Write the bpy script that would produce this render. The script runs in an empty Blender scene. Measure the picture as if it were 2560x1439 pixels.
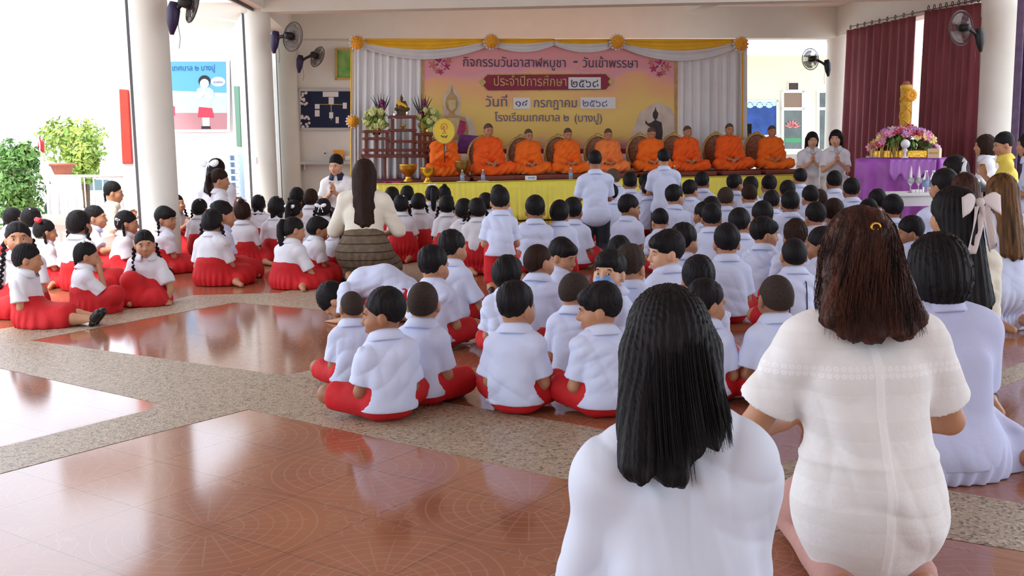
import bpy, bmesh, math, random
import numpy as np
from mathutils import Vector, Matrix
PI = math.pi
scene = bpy.context.scene
col = scene.collection

# ------------------------------------------------------------------ camera, sky, exposure
F_PX, W_PX, H_PX = 2650.0, 2560.0, 1439.0
CAM = Vector((0, 0, 1.30))
PITCH, ROLL = math.atan((719.5 - 345.0) / F_PX), 0.0144
Fw = Vector((0, math.cos(PITCH), -math.sin(PITCH)))
R0 = Vector((1, 0, 0)); U0 = R0.cross(Fw)
Rt = (R0 - ROLL * U0).normalized(); Up = (U0 + ROLL * R0).normalized()
cam_d = bpy.data.cameras.new('camera')
cam = bpy.data.objects.new('camera', cam_d); col.objects.link(cam)
cam_d.sensor_width = 36.0; cam_d.lens = 36.0 * F_PX / W_PX
cam_d.clip_start = 0.05; cam_d.clip_end = 400
cam.matrix_world = Matrix(((Rt.x, Up.x, -Fw.x, CAM.x), (Rt.y, Up.y, -Fw.y, CAM.y), (Rt.z, Up.z, -Fw.z, CAM.z), (0, 0, 0, 1)))
scene.camera = cam

world = bpy.data.worlds.new('sky'); scene.world = world; world.use_nodes = True
bg = world.node_tree.nodes['Background']
bg.inputs[0].default_value = (0.86, 0.94, 1.06, 1); bg.inputs[1].default_value = 3.4
sun_d = bpy.data.lights.new('sun', 'SUN'); sun_d.energy = 5.0; sun_d.angle = math.radians(8); sun_d.color = (1, .96, .88)
sun = bpy.data.objects.new('sun', sun_d); col.objects.link(sun)
sun.rotation_euler = (math.radians(28), math.radians(-14), 0)
scene.view_settings.view_transform = 'Standard'
scene.view_settings.look = 'None'
scene.view_settings.exposure = -0.08
scene.view_settings.gamma = 1.0
scene.view_settings.use_curve_mapping = False
scene.cycles.max_bounces = 8
scene.cycles.diffuse_bounces = 5
scene.cycles.glossy_bounces = 3
scene.cycles.sample_clamp_indirect = 6.0
scene.cycles.use_denoising = True

# ------------------------------------------------------------------ pixel of the photograph -> point of the place
def ray(px, py):
    return (Fw * F_PX + Rt * (px - W_PX / 2) - Up * (py - H_PX / 2)).normalized()
def gp(px, py, z=0.0):
    d = ray(px, py); t = (z - CAM.z) / d.z
    return CAM + d * t
def at(px, py, y):
    d = ray(px, py); return CAM + d * (y / d.y)
def on_plane(px, py, p0, n):
    d = ray(px, py); return CAM + d * ((p0 - CAM).dot(n) / d.dot(n))

# ------------------------------------------------------------------ materials
def mat(name, c, rough=0.6, metal=0.0, spec=0.5, noise=0.0, nscale=8.0, bump=0.0, bscale=60.0, stretch=None, c2=None, trans=0.0, sss=0.0, coords='Object', sheen=0.0, ior=1.45, emis=None, alpha=1.0):
    m = bpy.data.materials.new(name); m.use_nodes = True
    nt = m.node_tree; b = nt.nodes['Principled BSDF']
    c = tuple(c) + (1.0,)
    b.inputs['Base Color'].default_value = c
    b.inputs['Roughness'].default_value = rough
    b.inputs['Metallic'].default_value = metal
    b.inputs['Specular IOR Level'].default_value = spec
    b.inputs['IOR'].default_value = ior
    if alpha < 1: b.inputs['Alpha'].default_value = alpha
    if trans: b.inputs['Transmission Weight'].default_value = trans
    if sss:
        b.inputs['Subsurface Weight'].default_value = sss
        b.inputs['Subsurface Radius'].default_value = (.02, .008, .004)
    if sheen: b.inputs['Sheen Weight'].default_value = sheen
    if emis:
        b.inputs['Emission Color'].default_value = tuple(emis[:3]) + (1,); b.inputs['Emission Strength'].default_value = emis[3]
    if noise or bump:
        tc = nt.nodes.new('ShaderNodeTexCoord'); mp = nt.nodes.new('ShaderNodeMapping')
        nt.links.new(tc.outputs[coords], mp.inputs[0])
        if stretch: mp.inputs['Scale'].default_value = stretch
    if noise:
        n = nt.nodes.new('ShaderNodeTexNoise'); n.inputs['Scale'].default_value = nscale; n.inputs['Detail'].default_value = 4
        nt.links.new(mp.outputs[0], n.inputs['Vector'])
        r = nt.nodes.new('ShaderNodeValToRGB')
        d = c2 if c2 else tuple(x * (1 - noise) for x in c[:3])
        r.color_ramp.elements[0].position = .32; r.color_ramp.elements[1].position = .68
        r.color_ramp.elements[0].color = tuple(d) + (1,); r.color_ramp.elements[1].color = c
        nt.links.new(n.outputs[0], r.inputs[0]); nt.links.new(r.outputs[0], b.inputs['Base Color'])
    if bump:
        n2 = nt.nodes.new('ShaderNodeTexNoise'); n2.inputs['Scale'].default_value = bscale; n2.inputs['Detail'].default_value = 3
        nt.links.new(mp.outputs[0], n2.inputs['Vector'])
        bp = nt.nodes.new('ShaderNodeBump'); bp.inputs['Strength'].default_value = min(bump, 1.0); bp.inputs['Distance'].default_value = .01
        nt.links.new(n2.outputs[0], bp.inputs['Height']); nt.links.new(bp.outputs[0], b.inputs['Normal'])
    return m

M = {}
M['skin_a'] = mat('skin_tan', (.50, .245, .135), .5, noise=.12, nscale=14, sss=.08)
M['skin_b'] = mat('skin_brown', (.36, .16, .08), .5, noise=.12, nscale=14, sss=.08)
M['skin_c'] = mat('skin_light', (.66, .37, .23), .5, noise=.10, nscale=14, sss=.08)
M['skin_m'] = mat('skin_monk', (.50, .235, .12), .45, noise=.12, nscale=14, sss=.06)
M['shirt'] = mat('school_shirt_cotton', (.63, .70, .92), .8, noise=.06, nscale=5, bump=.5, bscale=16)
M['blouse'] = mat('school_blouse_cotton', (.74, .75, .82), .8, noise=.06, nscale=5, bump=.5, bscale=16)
M['cream_top'] = mat('cream_knit', (.80, .76, .64), .85, noise=.06, nscale=9, bump=.35, bscale=30, sheen=.1)
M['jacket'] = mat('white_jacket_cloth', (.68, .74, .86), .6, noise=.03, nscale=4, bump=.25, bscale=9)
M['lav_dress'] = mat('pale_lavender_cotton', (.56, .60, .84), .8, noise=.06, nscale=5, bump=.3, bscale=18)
M['polo'] = mat('white_polo', (.82, .82, .82), .8, bump=.25, bscale=25)
M['yellow_shirt'] = mat('yellow_cotton', (.85, .66, .10), .8, noise=.1, nscale=6, bump=.3, bscale=20)
M['red'] = mat('red_uniform_cloth', (.62, .010, .016), .75, noise=.25, nscale=6, bump=.35, bscale=26)
M['dark_cloth'] = mat('dark_trousers', (.025, .028, .04), .8, noise=.2, nscale=9)
M['jean'] = mat('dark_grey_trousers', (.04, .05, .06), .7, noise=.3, nscale=12, bump=.2)
M['pink_skirt'] = mat('dusty_pink_cloth', (.55, .30, .26), .75, noise=.15, nscale=9, bump=.2)
M['hair'] = mat('black_hair', (.006, .006, .008), .55, spec=.18, noise=.5, nscale=60, stretch=(1, 1, .12), c2=(.013, .010, .010), bump=.5, bscale=120)
M['hair_brown'] = mat('dark_brown_hair', (.016, .008, .006), .6, spec=.15, noise=.5, nscale=55, stretch=(1, 1, .1), c2=(.035, .016, .010), bump=.5, bscale=120)
M['hair_dye'] = mat('reddish_brown_hair', (.085, .026, .014), .5, spec=.2, noise=.8, nscale=26, stretch=(1, 1, .07), c2=(.010, .005, .004), bump=.6, bscale=110)
M['hair_blond'] = mat('highlighted_hair', (.20, .095, .03), .5, spec=.2, noise=.9, nscale=30, stretch=(1, 1, .08), c2=(.02, .010, .006), bump=.6, bscale=110)
M['buzz'] = mat('cropped_hair', (.028, .020, .017), .75, spec=.2, noise=.4, nscale=120, c2=(.05, .034, .026))
M['buzz_light'] = mat('shaved_hair', (.085, .055, .042), .7, spec=.2, noise=.4, nscale=120, c2=(.13, .085, .06))
M['ribbon'] = mat('white_ribbon', (.85, .85, .88), .6, bump=.2)
M['ribbon_red'] = mat('red_ribbon', (.5, .02, .03), .6)
M['ribbon_cream'] = mat('cream_chiffon', (.70, .62, .60), .7, noise=.1, nscale=10, bump=.2)
M['eye_white'] = mat('eye_white', (.50, .46, .44), .3)
M['iris'] = mat('iris', (.012, .008, .006), .2)
M['lips'] = mat('lips', (.42, .12, .10), .5)
M['shoe'] = mat('black_shoe', (.012, .012, .014), .35)
M['sock'] = mat('white_sock', (.82, .82, .82), .85, bump=.3)
M['orange'] = mat('monk_robe_orange', (.95, .165, .006), .75, noise=.16, nscale=7, bump=.4, bscale=16)
M['orange_deep'] = mat('monk_robe_deep_orange', (.95, .120, .006), .75, noise=.16, nscale=7, bump=.4, bscale=16)
M['orange_pale'] = mat('monk_robe_coral', (.95, .24, .05), .75, noise=.2, nscale=7, bump=.4, bscale=16)
M['wall'] = mat('cream_paint', (.82, .82, .77), .8, noise=.04, nscale=3)
M['wall_white'] = mat('white_paint', (.86, .87, .86), .8, noise=.03, nscale=3)
M['outer'] = mat('pale_outer_wall_paint', (.80, .80, .62), .85, noise=.04, nscale=3)
M['col'] = mat('column_paint', (.74, .73, .65), .55, noise=.05, nscale=4)
M['beam'] = mat('beam_paint', (.76, .75, .68), .8, noise=.04, nscale=3)
M['steel_dark'] = mat('dark_track_metal', (.09, .085, .09), .5, metal=.4)
M['white_pl'] = mat('white_plastic', (.82, .83, .85), .45)
M['wood'] = mat('dark_red_wood', (.20, .048, .030), .4, noise=.3, nscale=12, stretch=(1, 1, .2))
M['gold'] = mat('gold_metal', (.80, .46, .06), .28, metal=.85, noise=.25, nscale=20, bump=.3, bscale=40)
M['gold_paint'] = mat('gilt_paint', (.72, .50, .16), .4, metal=.35, noise=.3, nscale=30)
M['yellow_cloth'] = mat('yellow_satin', (.95, .86, .12), .5, noise=.08, nscale=4)
M['swag_yellow'] = mat('golden_satin', (.90, .52, .03), .5, noise=.12, nscale=4)
M['swag_white'] = mat('silver_white_satin', (.74, .73, .75), .5, noise=.1, nscale=4)
M['white_satin'] = mat('white_satin', (.80, .80, .82), .45, noise=.06, nscale=3)
M['purple_satin'] = mat('purple_satin', (.34, .065, .42), .4, noise=.3, nscale=4, c2=(.42, .12, .58))
M['maroon'] = mat('maroon_curtain_cloth', (.27, .060, .075), .75, noise=.35, nscale=9, stretch=(1, 1, .15), bump=.4, bscale=40)
M['purple_curtain'] = mat('purple_curtain_cloth', (.20, .14, .26), .75, noise=.3, nscale=9)
M['black'] = mat('black_plastic', (.012, .012, .014), .45)
M['purple_black'] = mat('dark_violet_plastic', (.03, .018, .07), .4)
M['grille'] = mat('fan_grille_wire', (.10, .09, .09), .4, metal=.5)
M['blade'] = mat('fan_blade', (.30, .24, .22), .4, alpha=.55)
M['glass'] = mat('clear_plastic', (.9, .94, .97), .08, trans=.85, ior=1.2)
M['label_blue'] = mat('bottle_label', (.25, .38, .60), .5)
M['leaf'] = mat('leaf_green', (.16, .30, .055), .6, noise=.5, nscale=3, c2=(.05, .14, .03))
M['leaf_light'] = mat('leaf_yellow_green', (.38, .46, .08), .6, noise=.5, nscale=3, c2=(.16, .28, .05))
M['bark'] = mat('bark', (.16, .10, .06), .9, noise=.4, nscale=20)
M['rail'] = mat('white_rail_paint', (.72, .72, .72), .5)
M['concrete'] = mat('pale_concrete', (.50, .49, .46), .9, noise=.15, nscale=6)
M['car'] = mat('white_car_paint', (.78, .79, .80), .25)
M['car_glass'] = mat('car_glass', (.10, .16, .18), .1)
M['terracotta'] = mat('terracotta', (.42, .13, .08), .8, noise=.2)
M['navy'] = mat('navy_board', (.012, .022, .075), .7, noise=.3, nscale=6)
M['paper'] = mat('white_paper', (.82, .82, .84), .7)
M['green_board'] = mat('green_board', (.02, .14, .06), .5)
M['red_board'] = mat('red_board', (.75, .055, .03), .5, noise=.2, nscale=6)
M['crate'] = mat('pale_blue_plastic', (.42, .58, .78), .5)
M['wood_light'] = mat('orange_box', (.85, .36, .02), .6)
M['carpet'] = mat('red_carpet', (.22, .03, .05), .95, noise=.2, nscale=40)
M['brown_weave'] = mat('brown_skirt_cloth', (.17, .12, .075), .8, noise=.35, nscale=26, bump=.3, bscale=40)
M['brown_band'] = mat('dark_brown_band', (.045, .03, .022), .8)

def banded(m, scale, width, c, axis=2, bumpy=0.0):
    """woven bands across a cloth"""
    nt = m.node_tree; N = nt.nodes; L = nt.links; b = N['Principled BSDF']; tc = N.new('ShaderNodeTexCoord'); sp = N.new('ShaderNodeSeparateXYZ'); L.new(tc.outputs['Object'], sp.inputs[0])
    a = N.new('ShaderNodeMath'); a.operation = 'MULTIPLY'; L.new(sp.outputs[axis], a.inputs[0]); a.inputs[1].default_value = scale
    f = N.new('ShaderNodeMath'); f.operation = 'FRACT'; L.new(a.outputs[0], f.inputs[0])
    t = N.new('ShaderNodeMath'); t.operation = 'LESS_THAN'; L.new(f.outputs[0], t.inputs[0]); t.inputs[1].default_value = width
    old = b.inputs['Base Color'].links[0].from_socket; mx = N.new('ShaderNodeMix'); mx.data_type = 'RGBA'
    L.new(t.outputs[0], mx.inputs['Factor']); L.new(old, mx.inputs['A']); mx.inputs['B'].default_value = tuple(c) + (1,); L.new(mx.outputs['Result'], b.inputs['Base Color'])
banded(M['brown_weave'], 15.0, .16, (.035, .025, .02))
# ------------------------------------------------------------------ object helpers
def prop(o, label=None, cat=None, group=None, kind=None):
    if label: o['label'] = label
    if cat: o['category'] = cat
    if group: o['group'] = group
    if kind: o['kind'] = kind
    return o
def empty(name, loc=(0, 0, 0), rz=0.0, label=None, cat=None, group=None, sc=1.0):
    o = bpy.data.objects.new(name, None); col.objects.link(o)
    o.location = loc; o.rotation_euler = (0, 0, rz); o.scale = (sc,) * 3; o.empty_display_size = .1
    return prop(o, label, cat, group)
def link(name, me, m=None, parent=None, smooth=True, loc=None, mw=None):
    o = bpy.data.objects.new(name, me); col.objects.link(o)
    if m is not None and not me.materials:
        for x in (m if isinstance(m, (list, tuple)) else [m]): me.materials.append(x)
    if parent is not None: o.parent = parent
    if loc is not None: o.location = loc
    if mw is not None: o.matrix_local = mw
    if smooth is not None and len(me.polygons):
        me.polygons.foreach_set('use_smooth', [smooth] * len(me.polygons))
    return o
def from_np(name, V, Fq):
    me = bpy.data.meshes.new(name)
    nv, nf = len(V), len(Fq)
    me.vertices.add(nv); me.vertices.foreach_set('co', np.asarray(V, np.float32).ravel())
    k = Fq.shape[1]
    me.loops.add(nf * k); me.loops.foreach_set('vertex_index', np.asarray(Fq, np.int32).ravel())
    me.polygons.add(nf); me.polygons.foreach_set('loop_start', np.arange(0, nf * k, k, dtype=np.int32))
    me.update(calc_edges=True); me.validate()
    return me
class MB:
    """collects plain shapes into ONE mesh"""
    def __init__(s): s.v = []; s.f = []; s.mi = []; s.cur = 0
    def add(s, vs, fs):
        n = len(s.v); s.v += [tuple(p) for p in vs]; s.f += [tuple(i + n for i in f) for f in fs]; s.mi += [s.cur] * len(fs); return s
    def box(s, c, h, R=None, taper=1.0):
        P = [];
        for z in (-1, 1):
            t = taper if z > 0 else 1.0
            for x, y in ((-1, -1), (1, -1), (1, 1), (-1, 1)):
                p = Vector((x * h[0] * t, y * h[1] * t, z * h[2]))
                if R is not None: p = R @ p
                P.append(Vector(c) + p)
        return s.add(P, [(3, 2, 1, 0), (4, 5, 6, 7), (0, 1, 5, 4), (1, 2, 6, 5), (2, 3, 7, 6), (3, 0, 4, 7)])
    def tube(s, pts, r, n=8, closed=False, cap=True):
        pts = [Vector(p) for p in pts]; m = len(pts); rs = r if isinstance(r, (list, tuple)) else [r] * m
        V = []; up = None
        for i, p in enumerate(pts):
            a = pts[(i - 1) % m] if closed or i > 0 else p; b = pts[(i + 1) % m] if closed or i < m - 1 else p
            t = (b - a).normalized() if (b - a).length > 1e-9 else Vector((0, 0, 1))
            if up is None:
                up = Vector((0, 0, 1)) if abs(t.z) < .9 else Vector((1, 0, 0))
            u = (up - t * up.dot(t))
            u = u.normalized() if u.length > 1e-6 else t.orthogonal().normalized()
            w = t.cross(u); up = u
            for k in range(n):
                q = 2 * PI * k / n; V.append(p + (u * math.cos(q) + w * math.sin(q)) * rs[i])
        Fs = []
        for i in range(m if closed else m - 1):
            j = (i + 1) % m
            for k in range(n):
                k2 = (k + 1) % n; Fs.append((i * n + k, j * n + k, j * n + k2, i * n + k2)[::-1])
        if cap and not closed:
            Fs.append(tuple(range(n))); Fs.append(tuple(reversed(range((m - 1) * n, m * n))))
        return s.add(V, Fs)
    def lathe(s, prof, n=24, c=(0, 0, 0), R=None, a0=0, a1=2 * PI):
        full = abs(a1 - a0 - 2 * PI) < 1e-6; V = []; m = len(prof); nn = n if full else n + 1
        for r, z in prof:
            for k in range(nn):
                q = a0 + (a1 - a0) * k / n; p = Vector((r * math.cos(q), r * math.sin(q), z))
                if R is not None: p = R @ p
                V.append(Vector(c) + p)
        Fs = []
        for i in range(m - 1):
            for k in range(n):
                k2 = (k + 1) % nn
                Fs.append((i * nn + k, i * nn + k2, (i + 1) * nn + k2, (i + 1) * nn + k))
        return s.add(V, Fs)
    def ball(s, c, r, n=12, R=None):
        r = (r,) * 3 if not isinstance(r, (tuple, list)) else r
        V = []; m = max(4, n // 2)
        for i in range(m + 1):
            t = PI * i / m
            for k in range(n):
                q = 2 * PI * k / n; p = Vector((r[0] * math.sin(t) * math.cos(q), r[1] * math.sin(t) * math.sin(q), r[2] * math.cos(t)))
                if R is not None: p = R @ p
                V.append(Vector(c) + p)
        Fs = [(i * n + k, (i + 1) * n + k, (i + 1) * n + (k + 1) % n, i * n + (k + 1) % n) for i in range(m) for k in range(n)]
        return s.add(V, Fs)
    def prism(s, poly, thick, fr):
        """poly: 2-D outline; fr(u, v, w) -> point; extruded by thick along w"""
        n = len(poly); V = [fr(u, v, 0) for u, v in poly] + [fr(u, v, thick) for u, v in poly]
        Fs = [tuple(range(n)), tuple(reversed(range(n, 2 * n)))] + [(i, i + n, (i + 1) % n + n, (i + 1) % n) for i in range(n)]
        return s.add(V, Fs)
    def sheet(s, fn, nu, nv, thick=None):
        V = [fn(i / nu, j / nv) for j in range(nv + 1) for i in range(nu + 1)]
        Fs = [(j * (nu + 1) + i, j * (nu + 1) + i + 1, (j + 1) * (nu + 1) + i + 1, (j + 1) * (nu + 1) + i) for j in range(nv) for i in range(nu)]
        return s.add(V, Fs)
    def mesh(s, name):
        me = bpy.data.meshes.new(name); me.from_pydata([tuple(p) for p in s.v], [], s.f)
        if any(s.mi): me.polygons.foreach_set('material_index', s.mi)
        me.validate(); me.update(); return me
    def obj(s, name, m, parent=None, smooth=True, bevel=0.0, solid=0.0, loc=None, fix=True):
        me = s.mesh(name)
        if fix:
            bm = bmesh.new(); bm.from_mesh(me); bmesh.ops.remove_doubles(bm, verts=bm.verts, dist=1e-6)
            bmesh.ops.recalc_face_normals(bm, faces=bm.faces); bm.to_mesh(me); bm.free()
        o = link(name, me, m, parent, smooth, loc)
        if bevel:
            b = o.modifiers.new('bevel', 'BEVEL'); b.width = bevel; b.segments = 2; b.limit_method = 'ANGLE'; b.angle_limit = .7
        if solid:
            q = o.modifiers.new('solid', 'SOLIDIFY'); q.thickness = solid; q.offset = 0
        return o
def structure(o): o['kind'] = 'structure'; return o

# ------------------------------------------------------------------ smooth solids: distance field + surface nets
class Field:
    def __init__(s, lo, hi, h):
        s.h = h; s.lo = np.array(lo, np.float32) - 2 * h
        n = np.ceil((np.array(hi) + 2 * h - s.lo) / h).astype(int) + 1
        s.n = n; s.d = np.full(tuple(n), 1.0, np.float32)
        s.ax = [s.lo[i] + h * np.arange(n[i], dtype=np.float32) for i in range(3)]
    def sub(s, lo, hi):
        a = np.clip(np.floor((np.array(lo) - s.lo) / s.h).astype(int), 0, s.n - 1)
        b = np.clip(np.ceil((np.array(hi) - s.lo) / s.h).astype(int) + 1, 1, s.n)
        sl = tuple(slice(a[i], max(b[i], a[i] + 1)) for i in range(3))
        X = s.ax[0][sl[0]][:, None, None]; Y = s.ax[1][sl[1]][None, :, None]; Z = s.ax[2][sl[2]][None, None, :]
        return sl, X, Y, Z
    def grid(s): return s.ax[0][:, None, None], s.ax[1][None, :, None], s.ax[2][None, None, :]
    def mix(s, sl, e, k, cut=False):
        d = s.d[sl]
        if cut:
            e = -e
            if k > 0:
                q = np.maximum(k - np.abs(d - e), 0) / k; s.d[sl] = np.maximum(d, e) + q * q * k * .25
            else: s.d[sl] = np.maximum(d, e)
        else:
            if k > 0:
                q = np.maximum(k - np.abs(d - e), 0) / k; s.d[sl] = np.minimum(d, e) - q * q * k * .25
            else: s.d[sl] = np.minimum(d, e)
    def cap(s, a, b, ra, rb=None, k=.02, cut=False):
        rb = ra if rb is None else rb; a = np.array(a, np.float32); b = np.array(b, np.float32)
        m = max(ra, rb) + k + 2.5 * s.h
        sl, X, Y, Z = s.sub(np.minimum(a, b) - m, np.maximum(a, b) + m)
        ba = b - a; L2 = float(ba @ ba) + 1e-12
        px, py, pz = X - a[0], Y - a[1], Z - a[2]
        t = np.clip((px * ba[0] + py * ba[1] + pz * ba[2]) / L2, 0, 1)
        e = np.sqrt((px - t * ba[0]) ** 2 + (py - t * ba[1]) ** 2 + (pz - t * ba[2]) ** 2) - (ra + (rb - ra) * t)
        s.mix(sl, e, k, cut); return s
    def ell(s, c, r, k=.02, R=None, cut=False):
        c = np.array(c, np.float32); r = np.array((r,) * 3 if np.isscalar(r) else r, np.float32)
        m = float(r.max()) + k + 2.5 * s.h
        sl, X, Y, Z = s.sub(c - m, c + m)
        x, y, z = X - c[0], Y - c[1], Z - c[2]
        if R is not None:
            R = np.asarray(R, np.float32)
            x, y, z = R[0, 0] * x + R[1, 0] * y + R[2, 0] * z, R[0, 1] * x + R[1, 1] * y + R[2, 1] * z, R[0, 2] * x + R[1, 2] * y + R[2, 2] * z
        k0 = np.sqrt((x / r[0]) ** 2 + (y / r[1]) ** 2 + (z / r[2]) ** 2); k1 = np.sqrt((x / r[0] ** 2) ** 2 + (y / r[1] ** 2) ** 2 + (z / r[2] ** 2) ** 2)
        e = np.where(k1 > 1e-6, k0 * (k0 - 1) / np.maximum(k1, 1e-6), -float(r.min()))
        s.mix(sl, e, k, cut); return s
    def box(s, c, hs, r=.01, k=.01, R=None, cut=False):
        c = np.array(c, np.float32); m = float(np.linalg.norm(hs)) + r + k + 2.5 * s.h
        sl, X, Y, Z = s.sub(c - m, c + m)
        x, y, z = X - c[0], Y - c[1], Z - c[2]
        if R is not None:
            R = np.asarray(R, np.float32)
            x, y, z = R[0, 0] * x + R[1, 0] * y + R[2, 0] * z, R[0, 1] * x + R[1, 1] * y + R[2, 1] * z, R[0, 2] * x + R[1, 2] * y + R[2, 2] * z
        qx, qy, qz = np.abs(x) - hs[0] + r, np.abs(y) - hs[1] + r, np.abs(z) - hs[2] + r
        e = np.sqrt(np.maximum(qx, 0) ** 2 + np.maximum(qy, 0) ** 2 + np.maximum(qz, 0) ** 2) + np.minimum(np.maximum(qx, np.maximum(qy, qz)), 0) - r
        s.mix(sl, e, k, cut); return s
    def torus(s, c, R_, r, k=.01, Rm=None, flat=1.0):
        c = np.array(c, np.float32); m = R_ + r * max(1, 1 / flat) + k + 2.5 * s.h
        sl, X, Y, Z = s.sub(c - m, c + m)
        x, y, z = X - c[0], Y - c[1], Z - c[2]
        if Rm is not None:
            R = np.asarray(Rm, np.float32)
            x, y, z = R[0, 0] * x + R[1, 0] * y + R[2, 0] * z, R[0, 1] * x + R[1, 1] * y + R[2, 1] * z, R[0, 2] * x + R[1, 2] * y + R[2, 2] * z
        e = np.sqrt((np.sqrt(x * x + y * y) - R_) ** 2 + (z * flat) ** 2) - r
        s.mix(sl, e, k); return s
    def plane(s, n, c, k=0.0):
        """keep the side where n.p > c"""
        X, Y, Z = s.grid(); e = c - (n[0] * X + n[1] * Y + n[2] * Z)
        d = s.d
        if k > 0:
            q = np.maximum(k - np.abs(d - e), 0) / k; s.d = np.maximum(d, e) + q * q * k * .25
        else: s.d = np.maximum(d, e)
        return s
    def warp(s, fn):
        X, Y, Z = s.grid(); s.d = (s.d + fn(X, Y, Z)).astype(np.float32); return s
    def mesh(s, name):
        d = s.d; h = s.h
        ins = d < 0
        c = np.zeros(tuple(s.n - 1), np.int8)
        for i in (0, 1):
            for j in (0, 1):
                for k in (0, 1):
                    c += ins[i:i + s.n[0] - 1, j:j + s.n[1] - 1, k:k + s.n[2] - 1]
        msk = (c > 0) & (c < 8)
        I = np.argwhere(msk); nV = len(I)
        idx = np.full(msk.shape, -1, np.int32); idx[msk] = np.arange(nV)
        acc = np.zeros((nV, 3), np.float32); cnt = np.zeros(nV, np.float32)
        cs = [(i, j, k) for i in (0, 1) for j in (0, 1) for k in (0, 1)]
        val = {q: d[I[:, 0] + q[0], I[:, 1] + q[1], I[:, 2] + q[2]] for q in cs}
        for a in cs:
            for axn in range(3):
                if a[axn]: continue
                b = list(a); b[axn] = 1; b = tuple(b)
                d0, d1 = val[a], val[b]; x = (d0 < 0) != (d1 < 0)
                t = np.where(x, d0 / np.where(x, d0 - d1, 1), 0)
                p = np.tile(np.array(a, np.float32), (nV, 1)); p[:, axn] += t
                acc += np.where(x[:, None], p, 0); cnt += x
        V = s.lo + h * (I + acc / np.maximum(cnt, 1)[:, None])
        Q = []
        for axn in range(3):
            o1, o2 = (axn + 1) % 3, (axn + 2) % 3
            A = [slice(None)] * 3; B = [slice(None)] * 3
            A[axn] = slice(0, -1); B[axn] = slice(1, None)
            s0, s1 = ins[tuple(A)], ins[tuple(B)]
            E = np.argwhere(s0 != s1)
            E = E[(E[:, o1] > 0) & (E[:, o2] > 0) & (E[:, o1] < s.n[o1] - 1) & (E[:, o2] < s.n[o2] - 1)]
            if not len(E): continue
            u = np.zeros(3, int); u[o1] = 1; v = np.zeros(3, int); v[o2] = 1
            g = lambda P: idx[P[:, 0], P[:, 1], P[:, 2]]
            q = np.stack([g(E - u - v), g(E - v), g(E), g(E - u)], 1)
            fl = s0[E[:, 0], E[:, 1], E[:, 2]] == False
            q[fl] = q[fl][:, ::-1]
            Q.append(q)
        Q = np.concatenate(Q) if Q else np.zeros((0, 4), int)
        Q = Q[(Q >= 0).all(1)]
        return from_np(name, V, Q)
# ------------------------------------------------------------------ figures
A = lambda *p: np.array(p, np.float32)
def rot(yaw=0, pitch=0, roll=0):
    y, p, r = map(math.radians, (yaw, pitch, roll))
    return np.array((Matrix.Rotation(y, 3, 'Z') @ Matrix.Rotation(p, 3, 'X') @ Matrix.Rotation(r, 3, 'Y')), np.float32)

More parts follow.
